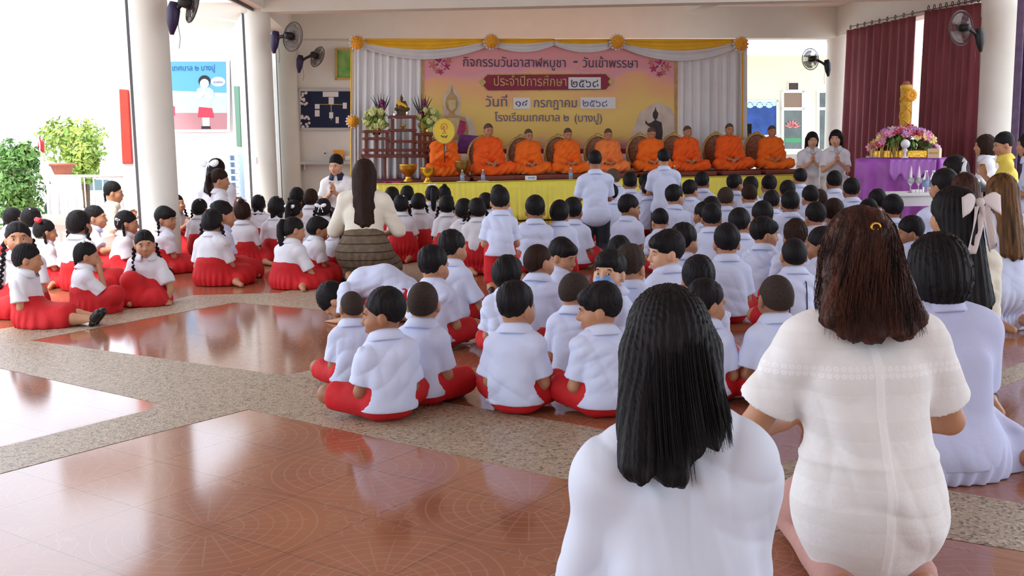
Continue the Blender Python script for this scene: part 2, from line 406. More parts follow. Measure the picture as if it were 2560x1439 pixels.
def skeleton(pose, ad, o, rng):
    """joint positions of a seated or kneeling figure that faces +Y"""
    J = {}
    j = lambda a: float(rng.uniform(-a, a))
    sd = o.get('side', 1)
    if ad:
        J.update(pel=A(0, -.03, .26), waist=A(0, -.02, .42), chest=A(0, .01, .565), neck=A(0, .03, .755), head=A(0, .055, .905))
        sw, sz, hw, u = o.get('sw', .155), o.get('sz', .672), .085, 1.0
    else:
        J.update(pel=A(0, 0, .09), waist=A(0, -.018, .19), chest=A(0, -.004, .288), neck=A(0, .018, .385), head=A(0, .04, .490))
        sw, sz, hw, u = .096, .318, .06, .70
    lift = {('cross', 1): -.15, ('side', 1): -.15, ('heel', 0): .10, ('kneel', 0): .26, ('kneel', 1): .25, ('chair', 1): .24, ('stand', 1): .60}.get((pose, ad), 0.0)
    lean = o.get('lean', 0.0) + j(.012); lx = o.get('leanx', 0.0) + j(.012)
    for q in ('pel', 'waist', 'chest', 'neck', 'head'): J[q] = J[q] + A(0, 0, lift)
    sz += lift
    for q, w in (('waist', .25), ('chest', .6), ('neck', 1.0), ('head', 1.25)): J[q] = J[q] + A(lx * w, lean * w, -abs(lean) * .12 * w)
    sz -= abs(lean) * .1
    J['shL'], J['shR'] = A(-sw + lx * .8, J['neck'][1] - .022, sz + o.get('tilt', 0)), A(sw + lx * .8, J['neck'][1] - .022, sz - o.get('tilt', 0))
    pz = J['pel'][2]; py = J['pel'][1]
    for s, n in ((-1, 'L'), (1, 'R')): J['hip' + n] = A(s * hw, py + .015, pz - .005)
    k = 1.52 if ad else 1.0
    fl = .055 if ad else .038
    if pose == 'cross':
        for s, n in ((-1, 'L'), (1, 'R')):
            J['knee' + n] = A(s * .235 * o.get('knw', 1 if ad else .80), .175 + (0 if ad else .02) + j(.02), .098 + o.get('kneeup', 0) + abs(j(.02))) * A(k, k, 1.15 if ad else 1); J['ank' + n] = A(-s * .05, (.215 if s < 0 else .185), fl) * A(k, k, 1); J['toe' + n] = A(-s * .13, .20 if s < 0 else .17, .03) * A(k, k, 1)
    elif pose == 'side':
        a, b = ('L', 'R') if sd > 0 else ('R', 'L')
        J['knee' + a] = A(-sd * .03, .25, .07) * k; J['ank' + a] = A(sd * .19, .20, .035) * k; J['toe' + a] = A(sd * .27, .17, .025) * k
        J['knee' + b] = A(sd * .20, .17, .07) * k; J['ank' + b] = A(sd * .22, -.07, .035) * k; J['toe' + b] = A(sd * .29, -.14, .022) * k
    elif pose == 'heel':
        for s, n in ((-1, 'L'), (1, 'R')):
            J['knee' + n] = A(s * .085 * o.get('knw', 1), .25, .06) * k; J['ank' + n] = A(s * .07, -.09, .045) * k; J['toe' + n] = A(s * .045, -.17, .025) * k
    elif pose == 'kneel':
        for s, n in ((-1, 'L'), (1, 'R')):
            J['knee' + n] = A(s * .07, .05, .055) * k; J['ank' + n] = A(s * .07, -.20, .04) * k; J['toe' + n] = A(s * .065, -.275, .022) * k
    elif pose == 'legs':
        for s, n in ((-1, 'L'), (1, 'R')):
            J['knee' + n] = A(s * .045 + .05, .27, .085 if s < 0 else .06); J['ank' + n] = A(s * .04 + .06, .50, .05); J['toe' + n] = A(s * .04 + .08, .55, .10)
    elif pose == 'bend':
        J.update(pel=A(0, 0, .15), waist=A(0, .11, .235), chest=A(0, .23, .22), neck=A(0, .31, .165), head=A(0, .40, .11))
        J['shL'], J['shR'] = A(-.11, .29, .19), A(.11, .29, .19)
        for s, n in ((-1, 'L'), (1, 'R')):
            J['hip' + n] = A(s * .06, 0, .14); J['knee' + n] = A(s * .10, .20, .06); J['ank' + n] = A(s * .07, -.08, .04); J['toe' + n] = A(s * .05, -.15, .025)
    elif pose == 'squat':
        J['kneeL'] = A(-.08, .20, .05); J['ankL'] = A(.10, .10, .04); J['toeL'] = A(.16, .05, .025)
        J['kneeR'] = A(.10, .16, .20); J['ankR'] = A(.09, .20, .04); J['toeR'] = A(.09, .28, .025)
    elif pose == 'chair':
        for s, n in ((-1, 'L'), (1, 'R')):
            J['knee' + n] = A(s * .09, .40, .48); J['ank' + n] = A(s * .09, .40, .08); J['toe' + n] = A(s * .09, .54, .035)
    elif pose == 'stand':
        for s, n in ((-1, 'L'), (1, 'R')):
            J['knee' + n] = A(s * .085, .0, .46); J['ank' + n] = A(s * .085, -.02, .08); J['toe' + n] = A(s * .085, .13, .03)
    for s, n in ((-1, 'L'), (1, 'R')):
        arm = o.get('arm' + n, o.get('arms', 'lap')); S = J['sh' + n]
        hn = A(0, 0, -1)
        if arm == 'lap': e, w, hd, hn = S + A(s * (.045 + j(.015)), .035 + j(.02), -.245) * u, S + A(-s * .06, .235 + j(.03), -.30) * u, A(-s * .75, .6, -.2), A(0, -.3, -1)
        elif arm == 'close': e, w, hd, hn = S + A(s * .022, .055, -.25) * u, S + A(-s * .07, .25, -.20) * u, A(-s * .7, .6, .1), A(0, -.3, -1)
        elif arm == 'wide': e, w, hd, hn = S + A(s * .115, .06, -.235) * u, S + A(-s * .02, .24, -.28) * u, A(-s * .7, .6, 0), A(0, -.3, -1)
        elif arm == 'wai': e, w, hd, hn = S + A(s * .035, .10, -.225) * u, A(s * .02 * u, S[1] + .22 * u, S[2] - .10 * u), A(-s * .03, .28, .95), A(-s, 0, 0)
        elif arm == 'floor': e, w, hd, hn = S + A(s * .09, .05, -.20), A(S[0] + s * .07, S[1] + .12, .028), A(s * .3, .9, 0), A(0, 0, -1)
        elif arm == 'back': e, w, hd, hn = S + A(s * .10, -.06, -.19), A(S[0] + s * .12, S[1] - .10, .03), A(s * .8, -.4, 0), A(0, 0, -1)
        elif arm == 'face': e, w, hd, hn = S + A(s * .05, .13, -.17) * u / .7, J['head'] + A(s * .075, .075, -.09), A(-s * .4, .1, .9), A(-s, -.3, 0)
        elif arm == 'out': e, w, hd, hn = S + A(s * .10, .10, -.12), S + A(s * .12, .25, -.10), A(s * .2, .9, .4), A(-s, 0, 0)
        elif arm == 'knee': e, w, hd, hn = S + A(s * .09, .07, -.17), J['knee' + n] + A(0, -.01, .055), A(-s * .3, .9, -.2), A(0, 0, -1)
        else: e, w, hd = S + A(*arm[0]), S + A(*arm[1]), A(*arm[2])
        J['elb' + n], J['wri' + n] = e.astype(np.float32), w.astype(np.float32)
        J['hd' + n] = (hd / np.linalg.norm(hd)).astype(np.float32); J['hn' + n] = hn
    J['Rh'] = rot(*o.get('head', (0, 0, 0)))
    J['hs'] = o.get('hs', 1.0 if ad else .94)
    return J

def RAD(ad, o):
    f = o.get('fat', 1.0)
    if ad: return dict(tw=.056 * f, rp=.112 * f, rw=.082 * f, rc=.090 * f, sh=.050, ua=.046 * f, el=.038 * f, wr=.025, th=.088 * f, kn=.062, an=.036, nk=.049, ft=.032, hand=1.0)
    return dict(tw=.032 * f, rp=.074 * f, rw=.064 * f, rc=.066 * f, sh=.036, ua=.033 * f, el=.028, wr=.020, th=.058 * f, kn=.045, an=.029, nk=.037, ft=.024, hand=.70)

def bounds(J, pad):
    P = np.array([J[q] for q in J if q not in ('Rh', 'hs') and not q.startswith('h') or q in ('head', 'hipL', 'hipR')])
    lo, hi = P.min(0) - pad, P.max(0) + pad
    lo[2] = max(lo[2], -.01); hi[2] = max(hi[2], J['head'][2] + .16)
    return lo, hi

def torso(F, J, r, off, k, pelvis=True):
    F.cap(J['waist'], J['chest'], r['rw'] * .97 + off, r['rc'] * .97 + off, k)
    for s in (-1, 1):
        x = A(s * r['tw'], 0, 0)
        if pelvis: F.cap(J['pel'] + x, J['waist'] + x * .85, r['rp'] + off, r['rw'] + off, k)
        F.cap(J['waist'] + x * .85, J['chest'] + x * 1.05, r['rw'] + off, r['rc'] + off, k)
        n = 'L' if s < 0 else 'R'
        F.cap(J['chest'] + x * 1.05, J['sh' + n] * .7 + J['neck'] * .3 - A(0, 0, .01), (r['rc'] + off) * .85, r['sh'] + off, k)
        F.cap(J['sh' + n], J['neck'] + A(s * .01, -.01, .004), r['sh'] + off, r['nk'] * .8 + off * .6, k)

def hand(F, W, D, N, s, ts, cell):
    D = D / np.linalg.norm(D); N = N - D * (N @ D); N = N / (np.linalg.norm(N) + 1e-9); S = np.cross(D, N)
    F.ell(W + D * .048 * s, (.040 * s, .054 * s, max(.017 * s, cell)), .014 * s, np.stack([S, D, N], 1))
    fr = max(.0088 * s, .72 * cell)
    for i, L in enumerate((.066, .078, .072, .056)):
        b = W + D * .088 * s + S * (i - 1.5) * .0205 * s * ts; m = b + (D * .86 + N * .5) * L * .52 * s; e = m + (D * .55 + N * .83) * L * .48 * s
        F.cap(b - D * .02 * s, m, fr * 1.05, fr, .005 * s); F.cap(m, e, fr, fr * .85, .003 * s)
    b = W + D * .028 * s - S * .030 * s * ts; m = b + (D * .55 - S * ts * .75 + N * .25) * .034 * s; e = m + (D * .85 - S * ts * .35 + N * .35) * .030 * s
    F.cap(b, m, fr * 1.25, fr * 1.1, .008 * s); F.cap(m, e, fr * 1.1, fr * .9, .003 * s)

def head_prims(F, J, r, face=True):
    C, R, s = J['head'], J['Rh'], J['hs']
    P = lambda x, y, z: C + R @ (A(x, y, z) * s)
    e = lambda c, rr, k, **kw: F.ell(P(*c), tuple(np.array(rr if isinstance(rr, tuple) else (rr,) * 3) * s), k * s, R, **kw)
    F.cap(J['neck'] - A(0, 0, .03), P(0, -.022, -.055), r['nk'] * 1.12, r['nk'], .03 * s)
    e((0, -.012, .025), (.076, .092, .088), .03)
    kid = s < .95
    e((0, .024, -.038 if kid else -.042), (.063 if kid else .059, .064, .064 if kid else .070), .04)
    e((0, .060, -.084 if kid else -.094), .020, .04)
    for q in (-1, 1):
        e((q * .036, .056, -.038), .029, .03)
        e((q * .079, -.006, -.014), (.011, .021, .033), .010)
        e((q * .032, .101, .000), (.019, .017, .012), .014, cut=True)
        e((q * .011, .096, -.036), .0085, .010)
    F.cap(P(-.034, .080, .021), P(.034, .080, .021), .012 * s, k=.018 * s)
    F.cap(P(0, .090, .004), P(0, .106, -.032), .0080 * s, .0125 * s, .012 * s)
    F.cap(P(-.016, .089, -.062), P(.016, .089, -.062), .0075 * s, k=.008 * s)
    F.cap(P(-.013, .089, -.074), P(.013, .089, -.074), .0085 * s, k=.008 * s)

def body_mesh(J, r, h, o):
    lo, hi = bounds(J, r['rp'] + .06)
    F = Field(lo, hi, h)
    k = .03
    torso(F, J, r, 0, k)
    for n, ts in (('L', -1), ('R', 1)):
        F.cap(J['sh' + n], J['elb' + n], r['ua'], r['el'], .025); F.cap(J['elb' + n], J['wri' + n], r['el'] * 1.03, r['wr'], .012)
        hand(F, J['wri' + n], J['hd' + n], J['hn' + n], r['hand'], ts if o.get('handflip') else ts, h)
        F.cap(J['hip' + n], J['knee' + n], r['th'], r['kn'], .03)
        kn, an = J['knee' + n], J['ank' + n]
        F.cap(kn, kn * .62 + an * .38, r['kn'], r['kn'] * .95, .015); F.cap(kn * .62 + an * .38, an, r['kn'] * .95, r['an'], .012)
        t = J['toe' + n]; d = (t - an) / np.linalg.norm(t - an); back = an - d * r['ft'] * 1.0
        F.cap(back, t, r['ft'] * 1.05, r['ft'] * .8, .012)
    head_prims(F, J, r)
    F.plane((0, 0, 1), .001)
    return F.mesh('person_body')

def folds(a, ph, f=1.0):
    rg = random.Random(int(ph * 100)); W_ = []
    for i in range(5):
        fr = f * (11, 17, 24, 33, 46)[i]; t, u = rg.uniform(0, 6.28), rg.uniform(-.6, .6)
        pass
        W_.append((fr * math.cos(t), fr * math.sin(t) * .6, fr * (math.sin(t) * .8 + u), rg.uniform(0, 6.28)))
    def fn(X, Y, Z):
        w = .09 * np.sin(9 * X + 7 * Z + ph) + .07 * np.sin(13 * Y - 8 * Z + 2 * ph); out = 0
        for i, (p, q, s_, c_) in enumerate(W_):
            v = np.sin(p * X + q * Y + s_ * Z + c_ + 18 * w)
            out = out + (1.0, .8, .8, .5, .35)[i] * (v if i < 2 else 1 - 2 * np.abs(v) ** .7)
        m = .55 + .45 * np.sin(7 * X + 11 * Z + ph)
        return (a * 1.15 * out * m).astype(np.float32)
    return fn

def shirt_mesh(J, r, h, o, ad, ph):
    off = o.get('off', .018 if ad else .015); lo, hi = bounds(J, r['rp'] + .10)
    hi[2] = max(J['neck'][2], J['waist'][2] + .06) + .12
    F = Field(lo, hi, h); k = .035
    torso(F, J, r, off, k)
    hem = o.get('hem', .05 if ad else .035)
    p = J['pel']
    if o.get('hip', 1): F.ell(p + A(0, .0, o.get('hipz', 0.)), o.get('hipr') or (r['tw'] + r['rp'] + off * 1.6, r['rp'] + off * 1.8, .10 if not ad else .14), .05)
    for n in 'LR':
        S, E, Wr = J['sh' + n], J['elb' + n], J['wri' + n]
        L = o.get('sleeve', .78)
        if L <= 1: F.cap(S, S + (E - S) * L, r['ua'] + off * .9, r['ua'] + off * .9 + (.010 if L < .95 else 0), o.get('slk', .030 if ad else .016))
        else:
            F.cap(S, E, r['ua'] + off * .8, r['el'] + off, .045); F.cap(E, E + (Wr - E) * (L - 1), r['el'] + off, r['wr'] + off * .9, .02)
    if o.get('warp2'): F.warp(o['warp2'])
    if o.get('folds', 1): F.warp(folds((.0050 if ad else .0056) * o.get('folds', 1), ph, .75 if ad else 1.0))
    nb, d = J['neck'], J['head'] - J['neck']
    if o.get('collar', 1):
        F.cap(nb + A(0, -.004, -.03), nb + A(0, .0, .01), r['nk'] + .026, r['nk'] + .014, .02)
    # sleeve ends and hem are cut straight
    for n in 'LR':
        S, E = J['sh' + n], J['elb' + n]; L = o.get('sleeve', .78)
        if L < .95:
            d = (E - S) / np.linalg.norm(E - S); c = float((S + (E - S) * L) @ d)
            X, Y, Z = F.grid(); e = d[0] * X + d[1] * Y + d[2] * Z - c
            far = np.sqrt((X - E[0]) ** 2 + (Y - E[1]) ** 2 + (Z - E[2]) ** 2) < (.13 if ad else .085)
            sl = far & (np.abs(X) > np.abs(S[0]) - .0)
            F.d = np.where(sl, np.maximum(F.d, e), F.d)
    if o.get('hemcut', 1): F.plane((0, 0, 1), p[2] - hem if ad else max(p[2] - hem, .012))
    X, Y, Z = F.grid(); q = nb + A(0, .004, .03)
    if not o.get('bend'): F.plane((0, 0, -1), -(nb[2] + ((.052 if ad else .038) if o.get('collar', 1) else .040)), .0 if o.get('collar', 1) else .05)
    return F.mesh('shirt')

def bottom_mesh(J, r, h, kind, ad, o, ph):
    lo, hi = bounds(J, r['th'] + .16); hi[2] = max(J['waist'][2] + .02, J['kneeL'][2] + r['kn'] + .06, J['kneeR'][2] + r['kn'] + .06)
    F = Field(lo, hi, h)
    if kind == 'skirt':
        f = 1.5 if ad else 1.0; c = J['pel']
        for s in (-1, 1): F.cap(J['pel'] + A(s * r['tw'], 0, 0), J['waist'] + A(s * r['tw'] * .8, 0, -.01), r['rp'] + (.036 if o.get('tuck') else .026) * f, r['rw'] + (.034 if o.get('tuck') else .02), .04)
        for n in 'LR':
            F.cap(J['hip' + n], J['knee' + n], r['th'] + .030 * f, r['kn'] + .028 * f, .07)
            m = J['knee' + n] + (J['ank' + n] - J['knee' + n]) * o.get('skl', .72)
            F.cap(J['knee' + n], m, r['kn'] + .024 * f, r['kn'] + .012 * f, .05)
        if o.get('flare', 1) and c[2] < .4:
            m = (J['kneeL'] + J['kneeR']) * .25 + c * .5
            F.ell((m[0], m[1], .02), (.20 * f, .19 * f, .075 * f), .09)
        F.warp(lambda X, Y, Z: (.006 * np.sin(20 * np.arctan2(X - c[0], Y - c[1] - .02) + 10 * Z) * np.clip((c[2] + .06 - Z) * 9, 0, 1)).astype(np.float32))
    else:
        for s in (-1, 1): F.cap(J['pel'] + A(s * r['tw'], 0, 0), J['waist'] + A(s * r['tw'] * .8, 0, -.02), r['rp'] + .012, r['rw'] + .010, .03)
        L = o.get('leg', .80)
        for n in 'LR':
            a, b = J['hip' + n], J['knee' + n]
            if L > 1:
                F.cap(a, b, r['th'] + .016, r['kn'] + .016, .03); F.cap(b, b + (J['ank' + n] - b) * .95, r['kn'] + .014, r['an'] + .018, .02)
            else:
                F.cap(a, a + (b - a) * L, r['th'] + .016, r['kn'] + .024, .03)
                d = (b - a) / np.linalg.norm(b - a); c = float((a + (b - a) * (L + .12)) @ d)
                X, Y, Z = F.grid(); e = d[0] * X + d[1] * Y + d[2] * Z - c
                near = np.sqrt((X - b[0]) ** 2 + (Y - b[1]) ** 2 + (Z - b[2]) ** 2) < .10
                F.d = np.where(near, np.maximum(F.d, e), F.d)
        F.warp(folds(.003, ph + 1))
    F.plane((0, 0, 1), .002)
    return F.mesh(kind)

# ---- hair, in head units (one mesh per style and fineness, shared)
HAIR = {}
def hair_mesh(style, h):
    key = (style, h)
    if key in HAIR: return HAIR[key]
    lo, hi = (-.125, -.15, -.15), (.125, .13, .145)
    if style in ('bob',): lo, hi = (-.14, -.17, -.2), (.14, .14, .15)
    if style in ('long', 'shoulder'): lo, hi = (-.15, -.22, -.56), (.15, .14, .15)
    if style in ('straight', 'wavy'): lo, hi = (-.20, -.26, -.34), (.18, .14, .15)
    F = Field(lo, hi, h)
    st = .0022
    def strands(a, fr=46):
        F.warp(lambda X, Y, Z: a * (np.sin(fr * np.arctan2(X, Y + .012) + 14 * np.sin(9 * Z)) + .7 * np.sin(23 * np.arctan2(X, Y + .02) + 31 * Z)))
    if style in ('short', 'fringe', 'messy', 'bowl'):
        F.ell((0, -.015, .034), (.0835, .1005, .0945), .0)
        if style != 'bowl': F.ell((0, -.02, .06), (.078, .09, .078), .02)
        if style in ('fringe', 'bowl'): F.ell((0, .045, .062), (.070, .056, .044), .02)
        if style == 'bowl': F.ell((0, -.03, .0), (.088, .083, .075), .03)
        F.warp(lambda X, Y, Z: (.0045 if style == 'messy' else .0025) * (np.sin(70 * X + 40 * Y) * np.sin(60 * Y + 30 * Z + 40 * X) + np.sin(95 * np.arctan2(X, Y)) * .6))
        c = -.010 if style in ('short', 'messy') else -.030
        F.plane((0, -.60, .80), c, .006)
        F.ell((0, .115, -.045), (.062, .055, .070), .006, cut=True)
        for q in (-1, 1): F.ell((q * .090, .012, -.03), (.03, .034, .042), .004, cut=True)
        F.plane((0, 0, 1), -.078, .004)
    elif style in ('buzz', 'stubble'):
        g = .0028 if style == 'buzz' else .0016
        F.ell((0, -.012, .025), (.076 + g, .092 + g, .088 + g), .0)
        F.ell((0, -.03, -.0), (.071 + g, .070 + g, .075 + g), .02)
        F.plane((0, -.60, .80), -.008, .004)
        F.ell((0, .110, -.035), (.066, .052, .085), .004, cut=True)
        for q in (-1, 1): F.ell((q * .088, .008, -.03), (.028, .036, .048), .004, cut=True)
        F.plane((0, 0, 1), -.062, .004)
    elif style in ('girl', 'girl_clip'):
        F.ell((0, -.015, .030), (.0835, .1005, .0955), .0)
        F.ell((0, -.035, -.005), (.081, .076, .080), .02)
        strands(.0022)
        F.warp(lambda X, Y, Z: .006 * np.exp(-(X / .006) ** 2) * (Z > .0))      # the parting
        F.plane((0, -.58, .81), -.014, .006)
        F.ell((0, .112, -.04), (.066, .052, .088), .004, cut=True)
        for q in (-1, 1): F.ell((q * .092, .016, -.035), (.03, .030, .046), .004, cut=True)
        F.plane((0, 0, 1), -.082, .004)
    elif style == 'bob':
        F.ell((0, -.018, .025), (.100, .108, .104), .0); F.ell((0, -.030, -.045), (.108, .106, .115), .04)
        F.warp(lambda X, Y, Z: .003 * np.sin(60 * np.arctan2(X, Y + .012) + 6 * Z) + .002 * np.sin(29 * np.arctan2(X, Y) - 12 * Z))
        F.ell((0, .120, -.06), (.066, .075, .115), .01, cut=True)
        F.plane((0, -.12, 1), -.125, .012)
        F.cap((0, -.022, -.03), (0, -.03, -.3), .058, k=.01, cut=True)
    elif style in ('long', 'shoulder'):
        F.ell((0, -.016, .028), (.090, .106, .100), .0)
        zb = -.43 if style == 'long' else -.27
        F.cap((0, -.05, -.02), (0, -.135, zb), .082, .046, .04)
        for q in (-1, 1): F.cap((q * .05, -.03, -.01), (q * .06, -.115, zb + .03), .052, .036, .03)
        F.warp(lambda X, Y, Z: .0012 * np.sin(70 * np.arctan2(X, Y + .012) + 3 * np.sin(7 * Z)) + .0025 * np.sin(27 * np.arctan2(X, Y + .02) + 5 * Z))
        F.ell((0, .120, -.05), (.068, .070, .105), .01, cut=True)
        F.cap((0, .02, -.06), (0, .02, -.6), .05, .06, k=.01, cut=True)
        X, Y, Z = F.grid(); F.d = np.maximum(F.d, (zb - .01 + .012 * np.sin(90 * X) + .01 * np.sin(37 * X + 60 * Y)) - Z)
    elif style in ('straight', 'wavy'):
        F.ell((0, -.016, .028), (.090, .106, .100), .0)
        if style == 'straight':
            F.ell((0, -.03, -.05), (.100, .095, .13), .03)
            for x, zb in ((-.066, -.245), (-.032, -.262), (.0, -.255), (.034, -.215), (.066, -.205)): F.cap((x * .85, -.035, -.02), (x * 1.22 - .022, -.160 + abs(x) * .55, zb), .056, .034, .02)
        else:
            F.ell((0, -.03, -.06), (.104, .098, .13), .03)
            for x, zb, dx in ((-.075, -.165, -.034), (-.05, -.19, -.022), (-.02, -.20, -.008), (.02, -.205, .008), (.05, -.20, .022), (.075, -.17, .034)): F.cap((x * .85, -.035, -.03), (x + dx, -.128 + abs(x) * .55, zb), .046, .036, .02)
        def st_(X, Y, Z):
            th = np.arctan2(X, Y + .012); q = th + (.10 if style == 'wavy' else .03) * np.sin(16 * Z + 5 * th) + (.16 * np.sin(34 * Z + 7 * th) if style == 'wavy' else 0)
            return (.0010 * np.sin(117 * q) + .0014 * np.sin(41 * q + 1.3) + .0035 * np.sin(13 * q) * np.clip(-Z * 5, 0, 1)).astype(np.float32)
        F.warp(st_)
        F.ell((0, .125, -.05), (.072, .072, .105), .01, cut=True)
        F.cap((0, .03, -.08), (0, .05, -.6), .050, .06, k=.01, cut=True)
        X, Y, Z = F.grid(); zb = -.275 if style == 'straight' else -.235
        jag = .010 * np.sin(70 * X) + .007 * np.sin(157 * X + 40 * Y) + (.075 * (np.clip((X - .0) * 22, 0, 1)) if style == 'straight' else .02 * np.sin(26 * X + .5))
        F.d = np.maximum(F.d, zb + jag - Z)
    me = F.mesh('hair_' + style); HAIR[key] = me
    return me

def strands(root, J, m, style, n=260, seed=1):
    rg = random.Random(seed); b = MB(); R = Matrix([[float(x) for x in row] for row in J['Rh']]); C = Vector(J['head'].tolist()); hs = J['hs']
    for _ in range(n):
        th = rg.uniform(-2.0, 2.0); x, y = math.sin(th), -math.cos(th)
        zb = (-.25 + .06 * (x > .1) if style == 'straight' else -.195) + rg.uniform(-.025, .03) + (.04 * max(0, abs(th) - 1.3))
        wv = .0 if style == 'straight' else .007; ph = rg.uniform(0, 6)
        fl = (1.10 if style == 'straight' else 1.32) + rg.uniform(-.03, .05)
        pts = []; z0_ = rg.uniform(.0, .118)
        for i in range(9):
            t = i / 8; z = z0_ + (zb - z0_) * t; t = max(0, (.07 - z) / (.07 - zb)); em = .97 if i == 0 else 1.0
            rx = .088 + (.1 * fl - .088) * min(1, t * 1.1); ry = .104 + (.012 * t) - .0
            if z > .03: k = math.sqrt(max(0, 1 - ((z - .028) / .100) ** 2)); rx, ry = .0905 * k, .1065 * k
            rx *= em; ry *= em
            pts.append(C + R @ (Vector((x * rx + wv * math.sin(9 * t + ph), -.014 + y * ry - (.075 if style == 'straight' else .055) * t * t + wv * math.cos(9 * t + ph), z)) * hs))
        b.tube(pts, [.0008] * 6 + [.0007, .0006, .0003], 4, cap=False)
    return b.obj('hair_strands', m, root)
BITS = {}
def bit(name):
    if name in BITS: return BITS[name]
    b = MB()
    if name == 'eye':
        b.ball((0, 0, 0), (.0122, .0062, .0056), 12); b.cur = 1; b.ball((0, .0036, -.0002), (.0058, .0036, .0054), 10)
    elif name == 'closed_eye':
        b.tube([(-.013, 0, .001), (-.006, .003, -.0025), (.004, .003, -.003), (.013, -.001, .000)], [.0008, .0018, .0018, .0008], 6)
    elif name == 'eyebrow':
        b.tube([(-.017, -.004, -.003), (-.006, .002, .002), (.006, .002, .002), (.016, -.003, -.001)], [.001, .0026, .0028, .0012], 6)
    elif name == 'lips':
        b.ball((0, 0, .0045), (.020, .0070, .0046), 12); b.ball((0, 0, -.0055), (.017, .0075, .0056), 12)
    elif name == 'bow':
        for q in (-1, 1):
            b.ball((q * .034, 0, .006), (.034, .012, .020), 12, Matrix.Rotation(q * -.35, 3, 'Y'))
            b.sheet(lambda u, v, q=q: Vector((q * (.006 + .022 * v + .011 * (u - .5)), .006 + .004 * math.sin(6 * v), -.004 - .062 * v)), 3, 5)
        b.ball((0, -.002, 0), (.012, .012, .012), 10)
    elif name == 'bow_flat':
        for q in (-1, 1): b.ball((q * .026, 0, .002), (.026, .014, .016), 10, Matrix.Rotation(q * -.2, 3, 'Y'))
        b.ball((0, -.002, 0), (.010, .014, .011), 8)
    elif name == 'clip':
        b.ball((0, 0, 0), (.012, .008, .012), 8)
    elif name == 'braid':
        n = 17
        for i in range(n):
            t = i / (n - 1); b.ball((.004 * math.sin(i * PI) + (.005 if i % 2 else -.005), 0, -t * .31), (.0165 - .006 * t, .0155 - .005 * t, .017), 8, Matrix.Rotation(.5 if i % 2 else -.5, 3, 'Y'))
        b.ball((0, 0, -.335), (.007, .007, .03), 8)
    elif name == 'tail':
        b.tube([(0, 0, .01), (0, -.03, .012), (0, -.055, -.03), (0, -.06, -.12), (0, -.05, -.21), (.005, -.045, -.26)], [.016, .024, .032, .034, .026, .006], 12)
    elif name == 'bun':
        b.ball((0, 0, 0), (.034, .034, .03), 12)
    elif name == 'shoe':
        b.ball((0, .045, -.004), (.030, .085, .027), 14)
    BITS[name] = b.mesh(name)
    return BITS[name]
def put(name, root, J, p, m, R=None, s=1.0, obj=None):
    """a small child placed in the head's frame"""
    hs = J['hs']; Rh = Matrix([[float(x) for x in row] for row in J['Rh']])
    c = Vector(J['head'].tolist()) + Rh @ (Vector(p) * hs)
    RR = Rh @ (R if R is not None else Matrix.Identity(3))
    mw = Matrix.Translation(c) @ RR.to_4x4() @ Matrix.Scale(s * hs, 4)
    me = bit(name); m0 = m[0] if isinstance(m, (tuple, list)) else m
    if me.materials and me.materials[0] != m0:
        key = name + m0.name
        if key not in BITS:
            BITS[key] = me.copy(); BITS[key].materials.clear(); BITS[key].materials.append(m0)
        me = BITS[key]
    return link(obj or name, me, m, root, True, None, mw)
def face_parts(root, J, closed=False, lips=True):
    for q in (-1, 1):
        if closed: put('closed_eye', root, J, (q * .031, .0875, -.006), M['iris'], obj='closed_eye')
        else: put('eye', root, J, (q * .031, .0815, -.004), (M['eye_white'], M['iris']))
        put('eyebrow', root, J, (q * .033, .0905, .018), M['hair'])
    if lips: put('lips', root, J, (0, .0925, -.0685), M['lips'])

